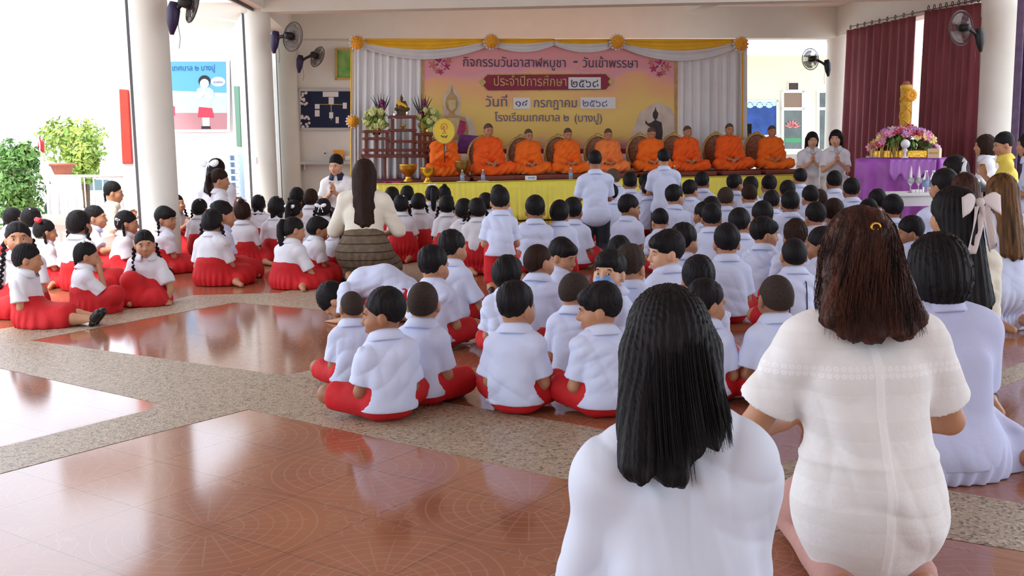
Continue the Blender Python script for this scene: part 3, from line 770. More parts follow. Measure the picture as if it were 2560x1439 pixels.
BODY_CACHE = {}
N_PEOPLE = [0]
def person(px, py, s, hd, label, cat, pose='cross', ad=0, skin='skin_a', shirt='shirt', bottom=('shorts', 'red'), hair=('short', 'hair'),
           bits=(), face=0, group=None, h=None, pos=None, z0=0.0, o=None, glue=True, sclmax=1.25, sclmin=.85):
    """a figure whose head top stands s above the floor it sits on and shows at pixel (px, py)"""
    o = dict(o or {}); N_PEOPLE[0] += 1; seed = N_PEOPLE[0]
    rng = random.Random(seed * 7 + 3)
    if 'head' in o: hy, hp, hr = o['head']
    else: hy, hp, hr = rng.uniform(-8, 8), rng.uniform(-10, 2), rng.uniform(-3, 3)
    o['head'] = (hy, hp, hr)
    J = skeleton(pose, ad, o, rng); r = RAD(ad, o)
    top = J['head'] + J['Rh'] @ (A(0, -.01, .122) * J['hs'])
    sc = max(sclmin, min(sclmax, s / float(top[2])))
    s = sc * float(top[2])
    g = gp(px, py, z0 + s)
    Rz = Matrix.Rotation(math.radians(hd), 3, 'Z')
    off = Rz @ Vector((float(top[0]), float(top[1]), 0)) * sc
    loc = (g.x - off.x, g.y - off.y, z0) if pos is None else pos
    dist = math.hypot(loc[0], loc[1])
    if h is None: h = (.0058 if dist < 6.2 else .0075 if dist < 8.8 else .0095) * (1.25 if ad else 1.0)
    root = empty('person', loc, math.radians(hd), label, cat, group, sc)
    link('body', body_mesh(J, r, h, o), M[skin], root)
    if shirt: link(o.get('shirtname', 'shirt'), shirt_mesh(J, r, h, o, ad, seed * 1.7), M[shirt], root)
    if shirt and o.get('collar', 1) == 1:
        k_ = r['nk']; b = MB(); cu = 1.3 if ad else 1.0
        b.lathe([(k_ + .008, .034 * cu), (k_ + .014, .041 * cu), (k_ + .028, .028 * cu), (k_ + .050, -.008 * cu), (k_ + .045, -.014 * cu), (k_ + .020, .016 * cu)], 28, (0, 0, 0), None, PI / 2 + .3, PI / 2 + 2 * PI - .3)
        co_ = b.obj('collar', M[o.get('collarm', shirt)], root, solid=.003); co_.matrix_local = Matrix.Translation(Vector((J['neck'] + A(0, .002, 0)).tolist())) @ Matrix.Rotation(math.radians(-14), 4, 'X') @ Matrix.Diagonal((1.08, 1.0, 1, 1))
    if bottom: link(bottom[0], bottom_mesh(J, r, h, bottom[0] if bottom[0] == 'skirt' else 'shorts', ad, o, seed * 1.3), M[bottom[1]], root)
    if hair:
        Rh = Matrix([[float(x) for x in row] for row in J['Rh']])
        mw = Matrix.Translation(Vector(J['head'].tolist())) @ Rh.to_4x4() @ Matrix.Scale(J['hs'], 4)
        hh = h / J['hs'] * (.75 if dist < 9 else 1.0)
        me = hair_mesh(hair[0], .0034 if hair[0] in ('straight', 'wavy') else round(max(.0042, hh), 4))
        ho = bpy.data.objects.new('hair', me.copy() if me.materials and me.materials[0] != M[hair[1]] else me); col.objects.link(ho)
        if not ho.data.materials: ho.data.materials.append(M[hair[1]]); ho.data.polygons.foreach_set('use_smooth', [True] * len(ho.data.polygons))
        elif ho.data.materials[0] != M[hair[1]]: ho.data.materials[0] = M[hair[1]]
        ho.parent = root; ho.matrix_local = mw
    hm = M[hair[1]] if hair else None
    hz = Matrix.Rotation(math.radians(-hp), 3, 'X')
    for b in bits:
        if b == 'braids':
            for q in (-1, 1): put('braid', root, J, (q * .088, -.030, -.020), hm, hz @ Matrix.Rotation(q * -.16, 3, 'Y') @ Matrix.Rotation(.10, 3, 'X'))
        elif b == 'braid_back': put('braid', root, J, (0, -.10, -.02), hm, hz @ Matrix.Rotation(.10, 3, 'X'))
        elif b == 'tails':
            for q in (-1, 1): put('tail', root, J, (q * .07, -.045, .03), hm, hz @ Matrix.Rotation(q * .9 * -1, 3, 'Z'), .82, obj='ponytail')
        elif b == 'tail': put('tail', root, J, (0, -.085, .06), hm, hz, 1.0, obj='ponytail')
        elif b == 'bun': put('bun', root, J, (0, -.055, .115), hm)
        elif b == 'bow': put('bow', root, J, (0, -.108, .035), M['ribbon'], Matrix.Rotation(PI, 3, 'Z'), 1.0, obj='hair_bow')
        elif b == 'bow_big': put('bow', root, J, (-.03, -.112, .05), M['ribbon'], Matrix.Rotation(PI, 3, 'Z'), 2.0, obj='hair_bow')
        elif b == 'bow_top': put('bow_flat', root, J, (0, -.03, .122), M['ribbon'], None, 1.0, obj='hair_bow')
        elif b == 'bow_red': put('bow_flat', root, J, (0, -.075, .100), M['ribbon_red'], None, 1.8, obj='hair_bow')
        elif b == 'bows':
            for q in (-1, 1): put('bow', root, J, (q * .078, -.065, .03), M['ribbon'], Matrix.Rotation(PI - q * .9, 3, 'Z'), .72, obj='hair_bow')
        elif b == 'clip': put('clip', root, J, (.035, -.06, .10), M['ribbon'], obj='hair_clip')
        elif b == 'mask': mask(root, J)
        elif b == 'glasses': pass
        elif b == 'shoes': shoes(root, J, r, ad, h)
        elif b == 'socks': shoes(root, J, r, ad, h, False)
        elif b == 'straps': straps(root, J, r)
    if face: face_parts(root, J, face == 2)
    return root, J
def shoes(root, J, r, ad, h, shoe=True):
    for n in 'LR':
        an, t = J['ank' + n], J['toe' + n]; d = (t - an) / np.linalg.norm(t - an)
        kn = J['knee' + n]; u = (kn - an) / np.linalg.norm(kn - an)
        F = Field(np.minimum(an, t) - .13, np.maximum(an, t) + .13, h * .9)
        F.cap(an - d * r['ft'], an + u * .115, r['ft'] * 1.2, r['an'] + .006, .012)
        if not shoe: F.cap(an - d * r['ft'], t, r['ft'] * 1.05 + .007, r['ft'] * .8 + .007, .012)
        F.plane((0, 0, 1), .001)
        link('sock', F.mesh('sock'), M['sock'], root)
        if shoe:
            F = Field(np.minimum(an, t) - .08, np.maximum(an, t) + .08, h * .9)
            F.cap(an - d * r['ft'], t, r['ft'] * 1.05 + .009, r['ft'] * .85 + .010, .012); F.cap(an, an + u * .1, r['an'] - .002, k=.006, cut=True)
            F.plane((0, 0, 1), .0008)
            link('shoe', F.mesh('shoe'), M['shoe'], root)
def mask(root, J):
    C, R, s = J['head'], J['Rh'], J['hs']
    F = Field(C - .13, C + .13, .0045)
    P = lambda x, y, z: C + R @ (A(x, y, z) * s)
    F.ell(P(0, .026, -.050), tuple(A(.070, .098, .054) * s), .0, R)
    n = R @ A(0, 1, 0); c = float(n @ P(0, .040, 0)); F.plane((float(n[0]), float(n[1]), float(n[2])), c, .004)
    link('face_mask', F.mesh('face_mask'), M['mask'], root)
    for q in (-1, 1):
        b = MB(); b.tube([P(q * .055, .055, -.04), P(q * .074, .02, -.022), P(q * .088, -.01, .004)], .0018, 6); b.obj('mask_loop', M['ribbon'], root)
def straps(root, J, r):
    for q, n in ((-1, 'L'), (1, 'R')):
        S = J['sh' + n]; x = q * .052; bk = r['rc'] + .026; ch, wa, pe = J['chest'], J['waist'], J['pel']
        b = MB()
        b.tube([(x, ch[1] + bk, ch[2] + .02), (x, S[1] + .035, S[2] + .050), (x, S[1] - .02, S[2] + .056), (x, ch[1] - bk * .80, ch[2] + .045), (x, ch[1] - bk, ch[2] - .01), (x, wa[1] - bk * .99, wa[2]), (x, pe[1] - bk - .012, pe[2] + .02)], .0035, 6)
        b.obj('cord', M['navy'], root)
M['lace'] = mat('white_lace_cloth', (.88, .88, .87), .85, noise=.04, nscale=30, bump=.18, bscale=70)
banded(M['lace'], 9.0, .42, (.83, .825, .81))
def eyelets(m):
    nt = m.node_tree; N = nt.nodes; L = nt.links; b = N['Principled BSDF']; tc = N.new('ShaderNodeTexCoord'); sp = N.new('ShaderNodeSeparateXYZ'); L.new(tc.outputs['Object'], sp.inputs[0])
    def mm(op, a, q=None):
        n = N.new('ShaderNodeMath'); n.operation = op
        for i, v in enumerate((a, q)):
            if v is None: continue
            if isinstance(v, (int, float)): n.inputs[i].default_value = v
            else: L.new(v, n.inputs[i])
        return n.outputs[0]
    x = mm('SUBTRACT', mm('FRACT', mm('MULTIPLY', sp.outputs[0], 58)), .5)
    out = mm('LESS_THAN', mm('ABSOLUTE', mm('ADD', sp.outputs[0], .004)), .011)
    for z0 in (.622, .604):
        z = mm('MULTIPLY', mm('SUBTRACT', sp.outputs[2], z0), 58); r = mm('SQRT', mm('ADD', mm('MULTIPLY', x, x), mm('MULTIPLY', z, z)))
        q = mm('LESS_THAN', mm('ABSOLUTE', mm('SUBTRACT', r, .26)), .10); out = q if out is None else mm('MAXIMUM', out, q)
    old = b.inputs['Base Color'].links[0].from_socket; mx = N.new('ShaderNodeMix'); mx.data_type = 'RGBA'; L.new(out, mx.inputs['Factor']); L.new(old, mx.inputs['A']); mx.inputs['B'].default_value = (.94, .94, .935, 1); L.new(mx.outputs['Result'], b.inputs['Base Color'])
eyelets(M['lace'])
M['mask'] = mat('blue_face_mask', (.06, .22, .62), .35, noise=.5, nscale=30, c2=(.25, .45, .80))
# ------------------------------------------------------------------ the building
def wroot(name, loc, label=None, cat=None, group=None):
    return empty(name, loc, 0, label, cat, group)
def W(o, root):
    o.parent = root; o.matrix_parent_inverse = Matrix.Translation(-Vector(root.location)); return o

# floor tiles: glossy red-brown, laid diagonally, with embossed fans and rays
TILE_A = math.radians(-35.2)
def floor_material():
    m = bpy.data.materials.new('embossed_terracotta_tiles'); m.use_nodes = True; nt = m.node_tree; N = nt.nodes; L = nt.links
    b = N['Principled BSDF']; tc = N.new('ShaderNodeTexCoord'); mp = N.new('ShaderNodeMapping'); mp.inputs['Rotation'].default_value = (0, 0, -TILE_A)
    L.new(tc.outputs['Object'], mp.inputs[0]); sx = N.new('ShaderNodeSeparateXYZ'); L.new(mp.outputs[0], sx.inputs[0])
    def mth(op, a, b_=None, c=None):
        n = N.new('ShaderNodeMath'); n.operation = op
        for i, v in enumerate((a, b_, c)):
            if v is None: continue
            if isinstance(v, (int, float)): n.inputs[i].default_value = v
            else: L.new(v, n.inputs[i])
        return n.outputs[0]
    T = .395
    u = mth('DIVIDE', mth('ADD', sx.outputs[0], 3.641), T); v = mth('DIVIDE', mth('SUBTRACT', sx.outputs[1], 2.22), T)
    def cen(w): return mth('SUBTRACT', mth('FRACT', mth('ADD', w, .5)), .5)      # distance from a tile corner
    def cen2(w): return mth('MULTIPLY', cen(mth('MULTIPLY', w, .5)), 2.0)         # a medallion spans two tiles
    edge = mth('MINIMUM', mth('ABSOLUTE', cen(u)), mth('ABSOLUTE', cen(v)))
    grout = mth('LESS_THAN', edge, .0045)
    cu, cv = cen2(u), cen2(v)
    r = mth('SQRT', mth('ADD', mth('MULTIPLY', cu, cu), mth('MULTIPLY', cv, cv)))
    ang = mth('ARCTAN2', cv, cu)
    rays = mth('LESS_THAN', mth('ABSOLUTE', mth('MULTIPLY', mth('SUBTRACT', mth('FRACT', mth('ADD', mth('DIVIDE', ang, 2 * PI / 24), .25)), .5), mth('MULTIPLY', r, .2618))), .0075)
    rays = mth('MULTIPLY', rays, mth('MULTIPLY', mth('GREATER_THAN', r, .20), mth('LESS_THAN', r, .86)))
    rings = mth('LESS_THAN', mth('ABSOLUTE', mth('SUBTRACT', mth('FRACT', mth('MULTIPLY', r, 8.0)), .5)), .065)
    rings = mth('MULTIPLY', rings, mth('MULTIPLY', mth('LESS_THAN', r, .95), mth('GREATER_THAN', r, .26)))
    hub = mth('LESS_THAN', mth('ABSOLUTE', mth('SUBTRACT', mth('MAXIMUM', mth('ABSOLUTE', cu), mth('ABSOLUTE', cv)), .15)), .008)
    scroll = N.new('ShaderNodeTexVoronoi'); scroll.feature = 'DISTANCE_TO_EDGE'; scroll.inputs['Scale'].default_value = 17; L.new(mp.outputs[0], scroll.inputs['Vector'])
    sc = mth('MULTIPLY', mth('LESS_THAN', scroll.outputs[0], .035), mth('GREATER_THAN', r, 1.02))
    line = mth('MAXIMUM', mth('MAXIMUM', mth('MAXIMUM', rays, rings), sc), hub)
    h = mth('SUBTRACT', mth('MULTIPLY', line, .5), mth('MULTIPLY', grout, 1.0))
    bp = N.new('ShaderNodeBump'); bp.inputs['Strength'].default_value = .8; bp.inputs['Distance'].default_value = .004; L.new(h, bp.inputs['Height']); L.new(bp.outputs[0], b.inputs['Normal'])
    nz = N.new('ShaderNodeTexNoise'); nz.inputs['Scale'].default_value = 1.6; nz.inputs['Detail'].default_value = 5; L.new(tc.outputs['Object'], nz.inputs['Vector'])
    rp = N.new('ShaderNodeValToRGB'); rp.color_ramp.elements[0].position = .35; rp.color_ramp.elements[1].position = .65
    rp.color_ramp.elements[0].color = (.29, .105, .056, 1); rp.color_ramp.elements[1].color = (.36, .142, .070, 1); L.new(nz.outputs[0], rp.inputs[0])
    mx = N.new('ShaderNodeMix'); mx.data_type = 'RGBA'; L.new(grout, mx.inputs['Factor']); L.new(rp.outputs[0], mx.inputs['A']); mx.inputs['B'].default_value = (.13, .065, .05, 1)
    m2 = N.new('ShaderNodeMix'); m2.data_type = 'RGBA'; L.new(mth('MULTIPLY', line, .30), m2.inputs['Factor']); L.new(mx.outputs['Result'], m2.inputs['A']); m2.inputs['B'].default_value = (.50, .30, .22, 1)  # embossed lines tinted paler: their highlights are put into the colour
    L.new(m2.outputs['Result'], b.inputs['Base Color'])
    b.inputs['Roughness'].default_value = .11; b.inputs['Specular IOR Level'].default_value = .8
    return m
def granite_material():
    m = bpy.data.materials.new('pebble_wash_terrazzo'); m.use_nodes = True; nt = m.node_tree; N = nt.nodes; L = nt.links; b = N['Principled BSDF']
    tc = N.new('ShaderNodeTexCoord'); v = N.new('ShaderNodeTexVoronoi'); v.inputs['Scale'].default_value = 95; L.new(tc.outputs['Object'], v.inputs['Vector'])
    r = N.new('ShaderNodeValToRGB'); cr = r.color_ramp; cr.elements[0].position = 0; cr.elements[0].color = (.10, .075, .055, 1); cr.elements[1].position = .95; cr.elements[1].color = (.52, .45, .33, 1)
    for p, c in ((.25, (.34, .26, .175, 1)), (.55, (.42, .33, .225, 1)), (.8, (.36, .29, .21, 1))):
        e = cr.elements.new(p); e.color = c
    s = N.new('ShaderNodeSeparateColor'); L.new(v.outputs['Color'], s.inputs[0]); L.new(s.outputs[0], r.inputs[0]); L.new(r.outputs[0], b.inputs['Base Color'])
    bp = N.new('ShaderNodeBump'); bp.inputs['Strength'].default_value = .35; bp.inputs['Distance'].default_value = .004; L.new(v.outputs['Distance'], bp.inputs['Height']); L.new(bp.outputs[0], b.inputs['Normal'])
    b.inputs['Roughness'].default_value = .42; b.inputs['Specular IOR Level'].default_value = .45
    return m
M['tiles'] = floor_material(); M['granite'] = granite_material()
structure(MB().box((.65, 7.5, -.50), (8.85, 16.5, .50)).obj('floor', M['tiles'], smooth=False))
structure(MB().box((0, 30, -.97), (90, 90, .05)).obj('ground', M['concrete'], smooth=False))
def strip(pix, z):
    P = [gp(x, y) for x, y in pix]; P = [(p.x, p.y) for p in P]
    b = MB(); b.prism(P, z, lambda u, v, w: Vector((u, v, .0004 + w)))
    return b
# the pebble-wash bands around the tile panels, as they lie on the floor
bands = [
    [(-200, 876), (78, 851), (397, 895), (715, 939), (1390, 1052), (2200, 1195), (2700, 1285), (2700, 1402), (2330, 1340), (1386, 1192), (1000, 1106), (621, 1023), (300, 1105), (0, 1184), (-200, 1236), (-200, 1168), (0, 1117), (418, 1013), (205, 966), (0, 920), (-200, 876)],
    [(-200, 876), (-200, 838), (0, 822), (360, 768), (480, 738), (700, 732), (836, 742), (1500, 830), (1500, 872), (836, 777), (586, 756), (330, 803), (78, 851)],
    [(715, 939), (809, 918), (1000, 865), (1500, 755), (1500, 775), (1100, 880), (960, 930), (850, 958)],
    [(700, 732), (836, 742), (1100, 690), (1500, 640), (1500, 612), (1040, 655), (780, 712)],
    [(1960, 1160), (2120, 1090), (2420, 960), (2800, 810), (2800, 850), (2420, 1000), (2180, 1100), (2080, 1175)],
    [(1200, 1510), (1330, 1460), (1430, 1415), (1800, 1300), (1930, 1262), (2060, 1290), (1800, 1370), (1600, 1450), (1470, 1510)],
]
for i, pix in enumerate(bands):
    structure(strip(pix, .0012 + .0002 * i).obj('trim_%d' % (i + 1), M['granite'], smooth=False))

# stage axes
ANG = math.radians(11.5)
SA = Vector((math.cos(ANG), math.sin(ANG), 0)); SN = Vector((-math.sin(ANG), math.cos(ANG), 0))
S0 = at(945, 540, 16.4); S0.z = 0
def SP(px, py, b): return on_plane(px, py, S0 + SN * b, SN)
def SL(a, b, z): return S0 + SA * a + SN * b + Vector((0, 0, z))
SW = (SP(2065, 435, 0) - S0).dot(SA)
SZ = SP(1500, 448, 0).z

# columns
def column(name, px, d, r, z1=3.2, band=None):
    p = at(px, 400, d)
    b = MB(); prof = [(r * 1.06, 0), (r * 1.06, .10), (r, .12)]
    if band: prof += [(r, band), (r * 1.03, band + .01), (r * 1.05, z1)]
    else: prof += [(r, z1)]
    b.lathe(prof, 40, (p.x, p.y, 0))
    o = b.obj(name, M['col']); structure(o); return p
CL1 = column('column', 393, 11.2, .192, 3.6); CL2 = column('column', 660, 16.2, .190, 3.25); CL3 = column('column', 727, 20.1, .180, 3.25)
CR1 = column('column', 2492, 15.6, .295, 3.25, 2.93); CR3 = column('column', 2093, 21.6, .26, 3.25, 3.10)
def beam(name, p, q, w, z0, z1, ext=.2):
    p = Vector((p.x, p.y, 0)); q = Vector((q.x, q.y, 0)); d = (q - p).normalized(); n = Vector((-d.y, d.x, 0)); p = p - d * ext; q = q + d * ext
    b = MB(); b.add([p - n * w + Vector((0, 0, z0)), q - n * w + Vector((0, 0, z0)), q + n * w + Vector((0, 0, z0)), p + n * w + Vector((0, 0, z0)),
                     p - n * w + Vector((0, 0, z1)), q - n * w + Vector((0, 0, z1)), q + n * w + Vector((0, 0, z1)), p + n * w + Vector((0, 0, z1))],
                    [(3, 2, 1, 0), (4, 5, 6, 7), (0, 1, 5, 4), (1, 2, 6, 5), (2, 3, 7, 6), (3, 0, 4, 7)])
    return structure(b.obj(name, M['beam'], smooth=False))
ZB = 3.19
beam('beam', CL2, CR1, .16, ZB, 3.78); beam('beam', CL3, CR3, .20, 3.165, 3.78)
beam('beam', CR3, CR1, .16, ZB, 3.78, 0); beam('beam', CL1, CL2, .14, ZB + .05, 3.78, .0); beam('beam', CL2, CL3, .14, ZB, 3.78, .0)
q1 = at(1742, 45, 19.3); q2 = at(1850, 30, 16.4)
beam('beam', Vector((q1.x, q1.y + .6, 0)), Vector((q2.x + .2, q2.y - .4, 0)), .13, 3.50, 3.78, 0)
structure(MB().add([(-4.6, -9, 3.76), (8.2, -9, 3.76), (6.6, 22.2, 3.76), (-4.6, 21.6, 3.76), (-4.6, -9, 3.9), (8.2, -9, 3.9), (6.6, 22.2, 3.9), (-4.6, 21.6, 3.9)],
                   [(3, 2, 1, 0), (4, 5, 6, 7), (0, 1, 5, 4), (1, 2, 6, 5), (2, 3, 7, 6), (3, 0, 4, 7)]).obj('ceiling', M['wall'], smooth=False))

# back wall left of the stage, behind the third column
def wall_px(name, px0, px1, ytop_z, b, m, z0=0.0, thick=.12):
    p, q = SP(px0, 300, b), SP(px1, 300, b)
    n = SN * thick; lo, hi = Vector((0, 0, z0)), Vector((0, 0, ytop_z)); p.z = q.z = 0
    bb = MB().add([p + lo, q + lo, q + n + lo, p + n + lo, p + hi, q + hi, q + n + hi, p + n + hi], [(3, 2, 1, 0), (4, 5, 6, 7), (0, 1, 5, 4), (1, 2, 6, 5), (2, 3, 7, 6), (3, 0, 4, 7)])
    return structure(bb.obj(name, m, smooth=False))
BW = 4.2                     # how far the back wall stands behind the stage front
wall_px('wall_back', 712, 1010, 3.76, BW, M['wall'])
# pale building seen to the right of the backdrop, and its low ledge
BR = 9.0
ztop = SP(1960, 138, BR).z
wall_px('wall_outer', 1740, 2420, ztop, BR, M['outer'], -.95)
structure(MB().box((0, -9.3, 1.4), (9.3, .1, 2.36)).obj('wall_rear_blocker', M['wall'], smooth=False))  # unseen wall behind the camera, added to cut light on the front rows
e0, e1 = SP(1700, 300, BR), SP(2480, 300, BR); e0.z = e1.z = 0
ev = [e0 + SN * .8, e1 + SN * .8, e1 - SN * 2.6, e0 - SN * 2.6]
structure(MB().add([p + Vector((0, 0, 3.80)) for p in ev] + [p + Vector((0, 0, 3.95)) for p in ev], [(3, 2, 1, 0), (4, 5, 6, 7), (0, 1, 5, 4), (1, 2, 6, 5), (2, 3, 7, 6), (3, 0, 4, 7)]).obj('ceiling_shade_eave', M['wall_white'], smooth=False))  # eave kept out of view, put in to shade the pale outer wall
# left of the second column: the corridor wall with the mural, a pier beside it and a soffit
pm = at(500, 300, 23.5)
def cam_wall(name, px0, px1, d, z0, z1, m, thick=.12, tilt=0.0):
    p, q = at(px0, 350, d), at(px1, 350, d + tilt); p.z = q.z = 0
    dd = (q - p).normalized(); n = Vector((-dd.y, dd.x, 0)) * thick; lo, hi = Vector((0, 0, z0)), Vector((0, 0, z1))
    return structure(MB().add([p + lo, q + lo, q + n + lo, p + n + lo, p + hi, q + hi, q + n + hi, p + n + hi], [(3, 2, 1, 0), (4, 5, 6, 7), (0, 1, 5, 4), (1, 2, 6, 5), (2, 3, 7, 6), (3, 0, 4, 7)]).obj(name, m, smooth=False))
cam_wall('wall_corridor', 396, 585, 23.5, 0.18, 3.62, M['wall_white'])
cam_wall('baseboard_corridor', 396, 585, 23.42, 0, .18, M['wall'])
cam_wall('wall_pier', 585, 640, 23.5, 0, 3.62, M['wall_white'], .12, -5.2)
cam_wall('wall_left', 302, 342, 12.6, 0, 3.8, M['wall_white'], .12)
cam_wall('wall_far', 690, 745, 21.6, 0, 3.76, M['wall_white'], .12)
structure(MB().add([at(250, 0, 24) + Vector((0, 0, .0)), at(640, 0, 16.6), at(640, 60, 24.5), at(380, 97, 24.5)], [(0, 1, 2, 3)]).obj('ceiling_corridor', M['beam'], smooth=False, solid=.08))
sf = [at(60, -12, 17.0), at(283, 24, 17.0), at(306, 45, 15.2), at(330, -30, 14.0), at(60, -60, 14.0)]
structure(MB().add(sf + [p + Vector((0, 0, .18)) for p in sf], [(4, 3, 2, 1, 0), (5, 6, 7, 8, 9)] + [(i, (i + 1) % 5, (i + 1) % 5 + 5, i + 5) for i in range(5)]).obj('ceiling_canopy', M['wall_white'], smooth=False))
# dark sliding-door tracks beside the columns
def post(px, d, w, name, z1=3.5):
    p = at(px, 400, d); b = MB(); b.box((p.x, p.y, z1 / 2), (w, w * 1.2, z1 / 2)); return structure(b.obj(name, M['steel_dark'], smooth=False))
post(347, 11.55, .030, 'trim_post'); post(629, 16.3, .034, 'trim_post', 3.24); post(704, 20.1, .02, 'trim_post', 3.2)
pa, pb = Vector((CL1.x - .02, CL1.y, ZB + .03)), Vector((CL2.x - .02, CL2.y, ZB + .03))
structure(MB().tube([pa, pb], .022, 4).obj('trim_track', M['steel_dark'], smooth=False))
# ------------------------------------------------------------------ things outside and on the walls
def leafball(name, c, r, n, leaf, m, parent, seed, flat=1.0):
    rg = random.Random(seed); b = MB()
    for _ in range(n):
        q = Vector((rg.gauss(0, 1), rg.gauss(0, 1), rg.gauss(0, 1))).normalized()
        rr = (rg.random() ** .4) * (1 + .18 * math.sin(5 * q.x + seed) + .15 * math.sin(7 * q.z))
        p = Vector(c) + Vector((q.x * r[0], q.y * r[1], q.z * r[2])) * rr
        if p.z < -.88: continue
        a = (q + Vector((rg.uniform(-1, 1), rg.uniform(-1, 1), rg.uniform(-.6, 1.0))) * .8).normalized(); t = a.orthogonal().normalized(); w = a.cross(t)
        l = leaf * rg.uniform(.6, 1.3); e = t * math.cos(rg.random() * 6.3) + w * math.sin(rg.random() * 6.3); f = a.cross(e)
        b.add([p - e * l, p + f * l * .45 + a * l * .15, p + e * l, p - f * l * .45 + a * l * .15], [(0, 1, 2, 3)])
    return W(b.obj(name, m, smooth=False, fix=False), parent)
def shrub(px, py_top, py_bot, d, wpx, m, label, cat, seed, n=900, trunk=False, name='shrub'):
    base = at(px, py_bot, d); top = at(px, py_top, d); hw = wpx * d / F_PX
    root = wroot(name, (base.x, base.y, 0), label, cat)
    z0 = max(base.z, -.85); cz = (z0 + top.z) / 2; rz = (top.z - z0) / 2
    leafball('foliage', (base.x, base.y, cz), (hw, hw * .8, rz), n, .035 * d / 12 if trunk is False else .03 * d / 12, m, root, seed)
    rg = random.Random(seed)
    b = MB()
    for k in range(4): b.tube([(base.x + rg.uniform(-.1, .1), base.y, -.93), (base.x + rg.uniform(-.3, .3) * hw, base.y, cz), (base.x + rg.uniform(-.7, .7) * hw, base.y + rg.uniform(-.3, .3), top.z - rz * .4)], [.05, .03, .01], 6)
    W(b.obj('stem', M['bark']), root)
shrub(45, 395, 560, 19.5, 66, M['leaf'], 'dense dark green hedge bush at the left edge of the photo', 'bush', 3, 1900)
shrub(66, 352, 430, 24, 34, M['leaf'], 'small dark green tree crown just above the hedge bush', 'tree', 5, 800, name='tree')
shrub(215, 338, 455, 26.5, 46, M['leaf_light'], 'yellow-green rounded shrub behind the white railing', 'bush', 7, 1300)
shrub(185, 290, 405, 42, 80, M['leaf_light'], 'pale sunlit tree spreading above the rounded shrub', 'tree', 11, 1500, name='tree')
shrub(20, 350, 440, 36, 40, M['leaf'], 'hazy distant tree at the far left edge above the hedge', 'tree', 13, 600, name='tree')
# flag on a leaning pole
fp = at(100, 345, 23); root = wroot('flag', (fp.x, fp.y, 0), 'small red and white flag on a thin leaning pole in the garden', 'flag')
W(MB().tube([at(140, 560, 23), at(94, 336, 23)], .018, 8).obj('pole', M['rail']), root)
W(MB().sheet(lambda u, v: at(95 + 14 * u, 340 + 28 * v + 14 * u, 23) + Vector((0, .05 * math.sin(7 * u), 0)), 8, 3).obj('flag_cloth', M['ribbon_red'], solid=.01), root)
# terracotta planter
pp = at(157, 440, 24.5); zp = pp.z; root = wroot('planter', (pp.x, pp.y, zp), 'wide terracotta planter below the pale tree behind the railing', 'planter')
z = at(157, 408, 24.5).z
W(MB().lathe([(.0, zp), (.16, zp), (.25, z - .06), (.28, z - .06), (.28, z), (.25, z), (.22, z - .08), (0, z - .08)], 20, (pp.x, pp.y, 0)).obj('pot', M['terracotta']), root)
W(MB().ball((pp.x, pp.y, z - .06), (.22, .22, .04)).obj('soil', M['bark']), root)
pd = wroot('pedestal', (pp.x, pp.y, -.92), 'white garden pedestal under the terracotta planter', 'pedestal'); W(MB().box((pp.x, pp.y, (zp - .92) / 2), (.30, .30, (zp + .92) / 2)).obj('block', M['wall_white'], smooth=False, bevel=.03), pd)
# white railing on a low ledge
r0, r1 = at(118, 440, 17.5), at(348, 440, 17.5); zt = r0.z; zl = at(230, 534, 17.5).z; zb2 = at(230, 523, 17.5).z
root = wroot('railing', (r0.x, r0.y, 0), 'white metal railing with upright bars along the left edge of the hall', 'railing')
W(MB().tube([r0, r1], .022, 8).obj('top_rail', M['rail']), root)
W(MB().tube([Vector((r0.x, r0.y, zb2)), Vector((r1.x, r1.y, zb2))], .016, 8).obj('bottom_rail', M['rail']), root)
for i in range(11):
    t = i / 10; p = r0.lerp(r1, t); w = .028 if i in (0, 1, 10) else .012
    W(MB().tube([(p.x, p.y, zl - .02), (p.x, p.y, zt)], w, 8).obj('bar', M['rail']), root)
lg = MB(); p0, p1 = at(100, 500, 17.5), at(352, 500, 17.5); lg.box(((p0.x + p1.x) / 2, p0.y + .05, (zl - .17) / 2), ((p1.x - p0.x) / 2, .22, (zl + .17) / 2)); structure(lg.obj('wall_ledge', M['concrete'], smooth=False, bevel=.02))
# parked car
cp = at(246, 500, 32); CZ = -.92; root = wroot('car', (cp.x, cp.y, CZ), 'white parked car seen through the railing bars', 'car')
def car_prof(scale, w, prof, name, m, y):
    b = MB(); b.prism(prof, w, lambda u, v, k: Vector((cp.x + u * scale, cp.y + y + k, CZ + v * scale))); return W(b.obj(name, m, smooth=False, bevel=.04), root)
car_prof(1, 1.6, [(-2.0, .25), (2.1, .25), (2.15, .62), (1.5, .78), (.85, .84), (.35, 1.22), (-.9, 1.26), (-1.5, .9), (-2.0, .82)], 'car_body', M['car'], 0)
car_prof(1, .03, [(-1.25, .86), (.72, .84), (.32, 1.16), (-.85, 1.19)], 'car_window', M['car_glass'], -.02)
for x in (-1.3, 1.35):
    W(MB().lathe([(0, -.1), (.3, -.1), (.31, .1), (0, .1)], 20, (cp.x + x, cp.y + .02, CZ + .31), Matrix.Rotation(PI / 2, 3, 'X')).obj('wheel', M['black']), root)

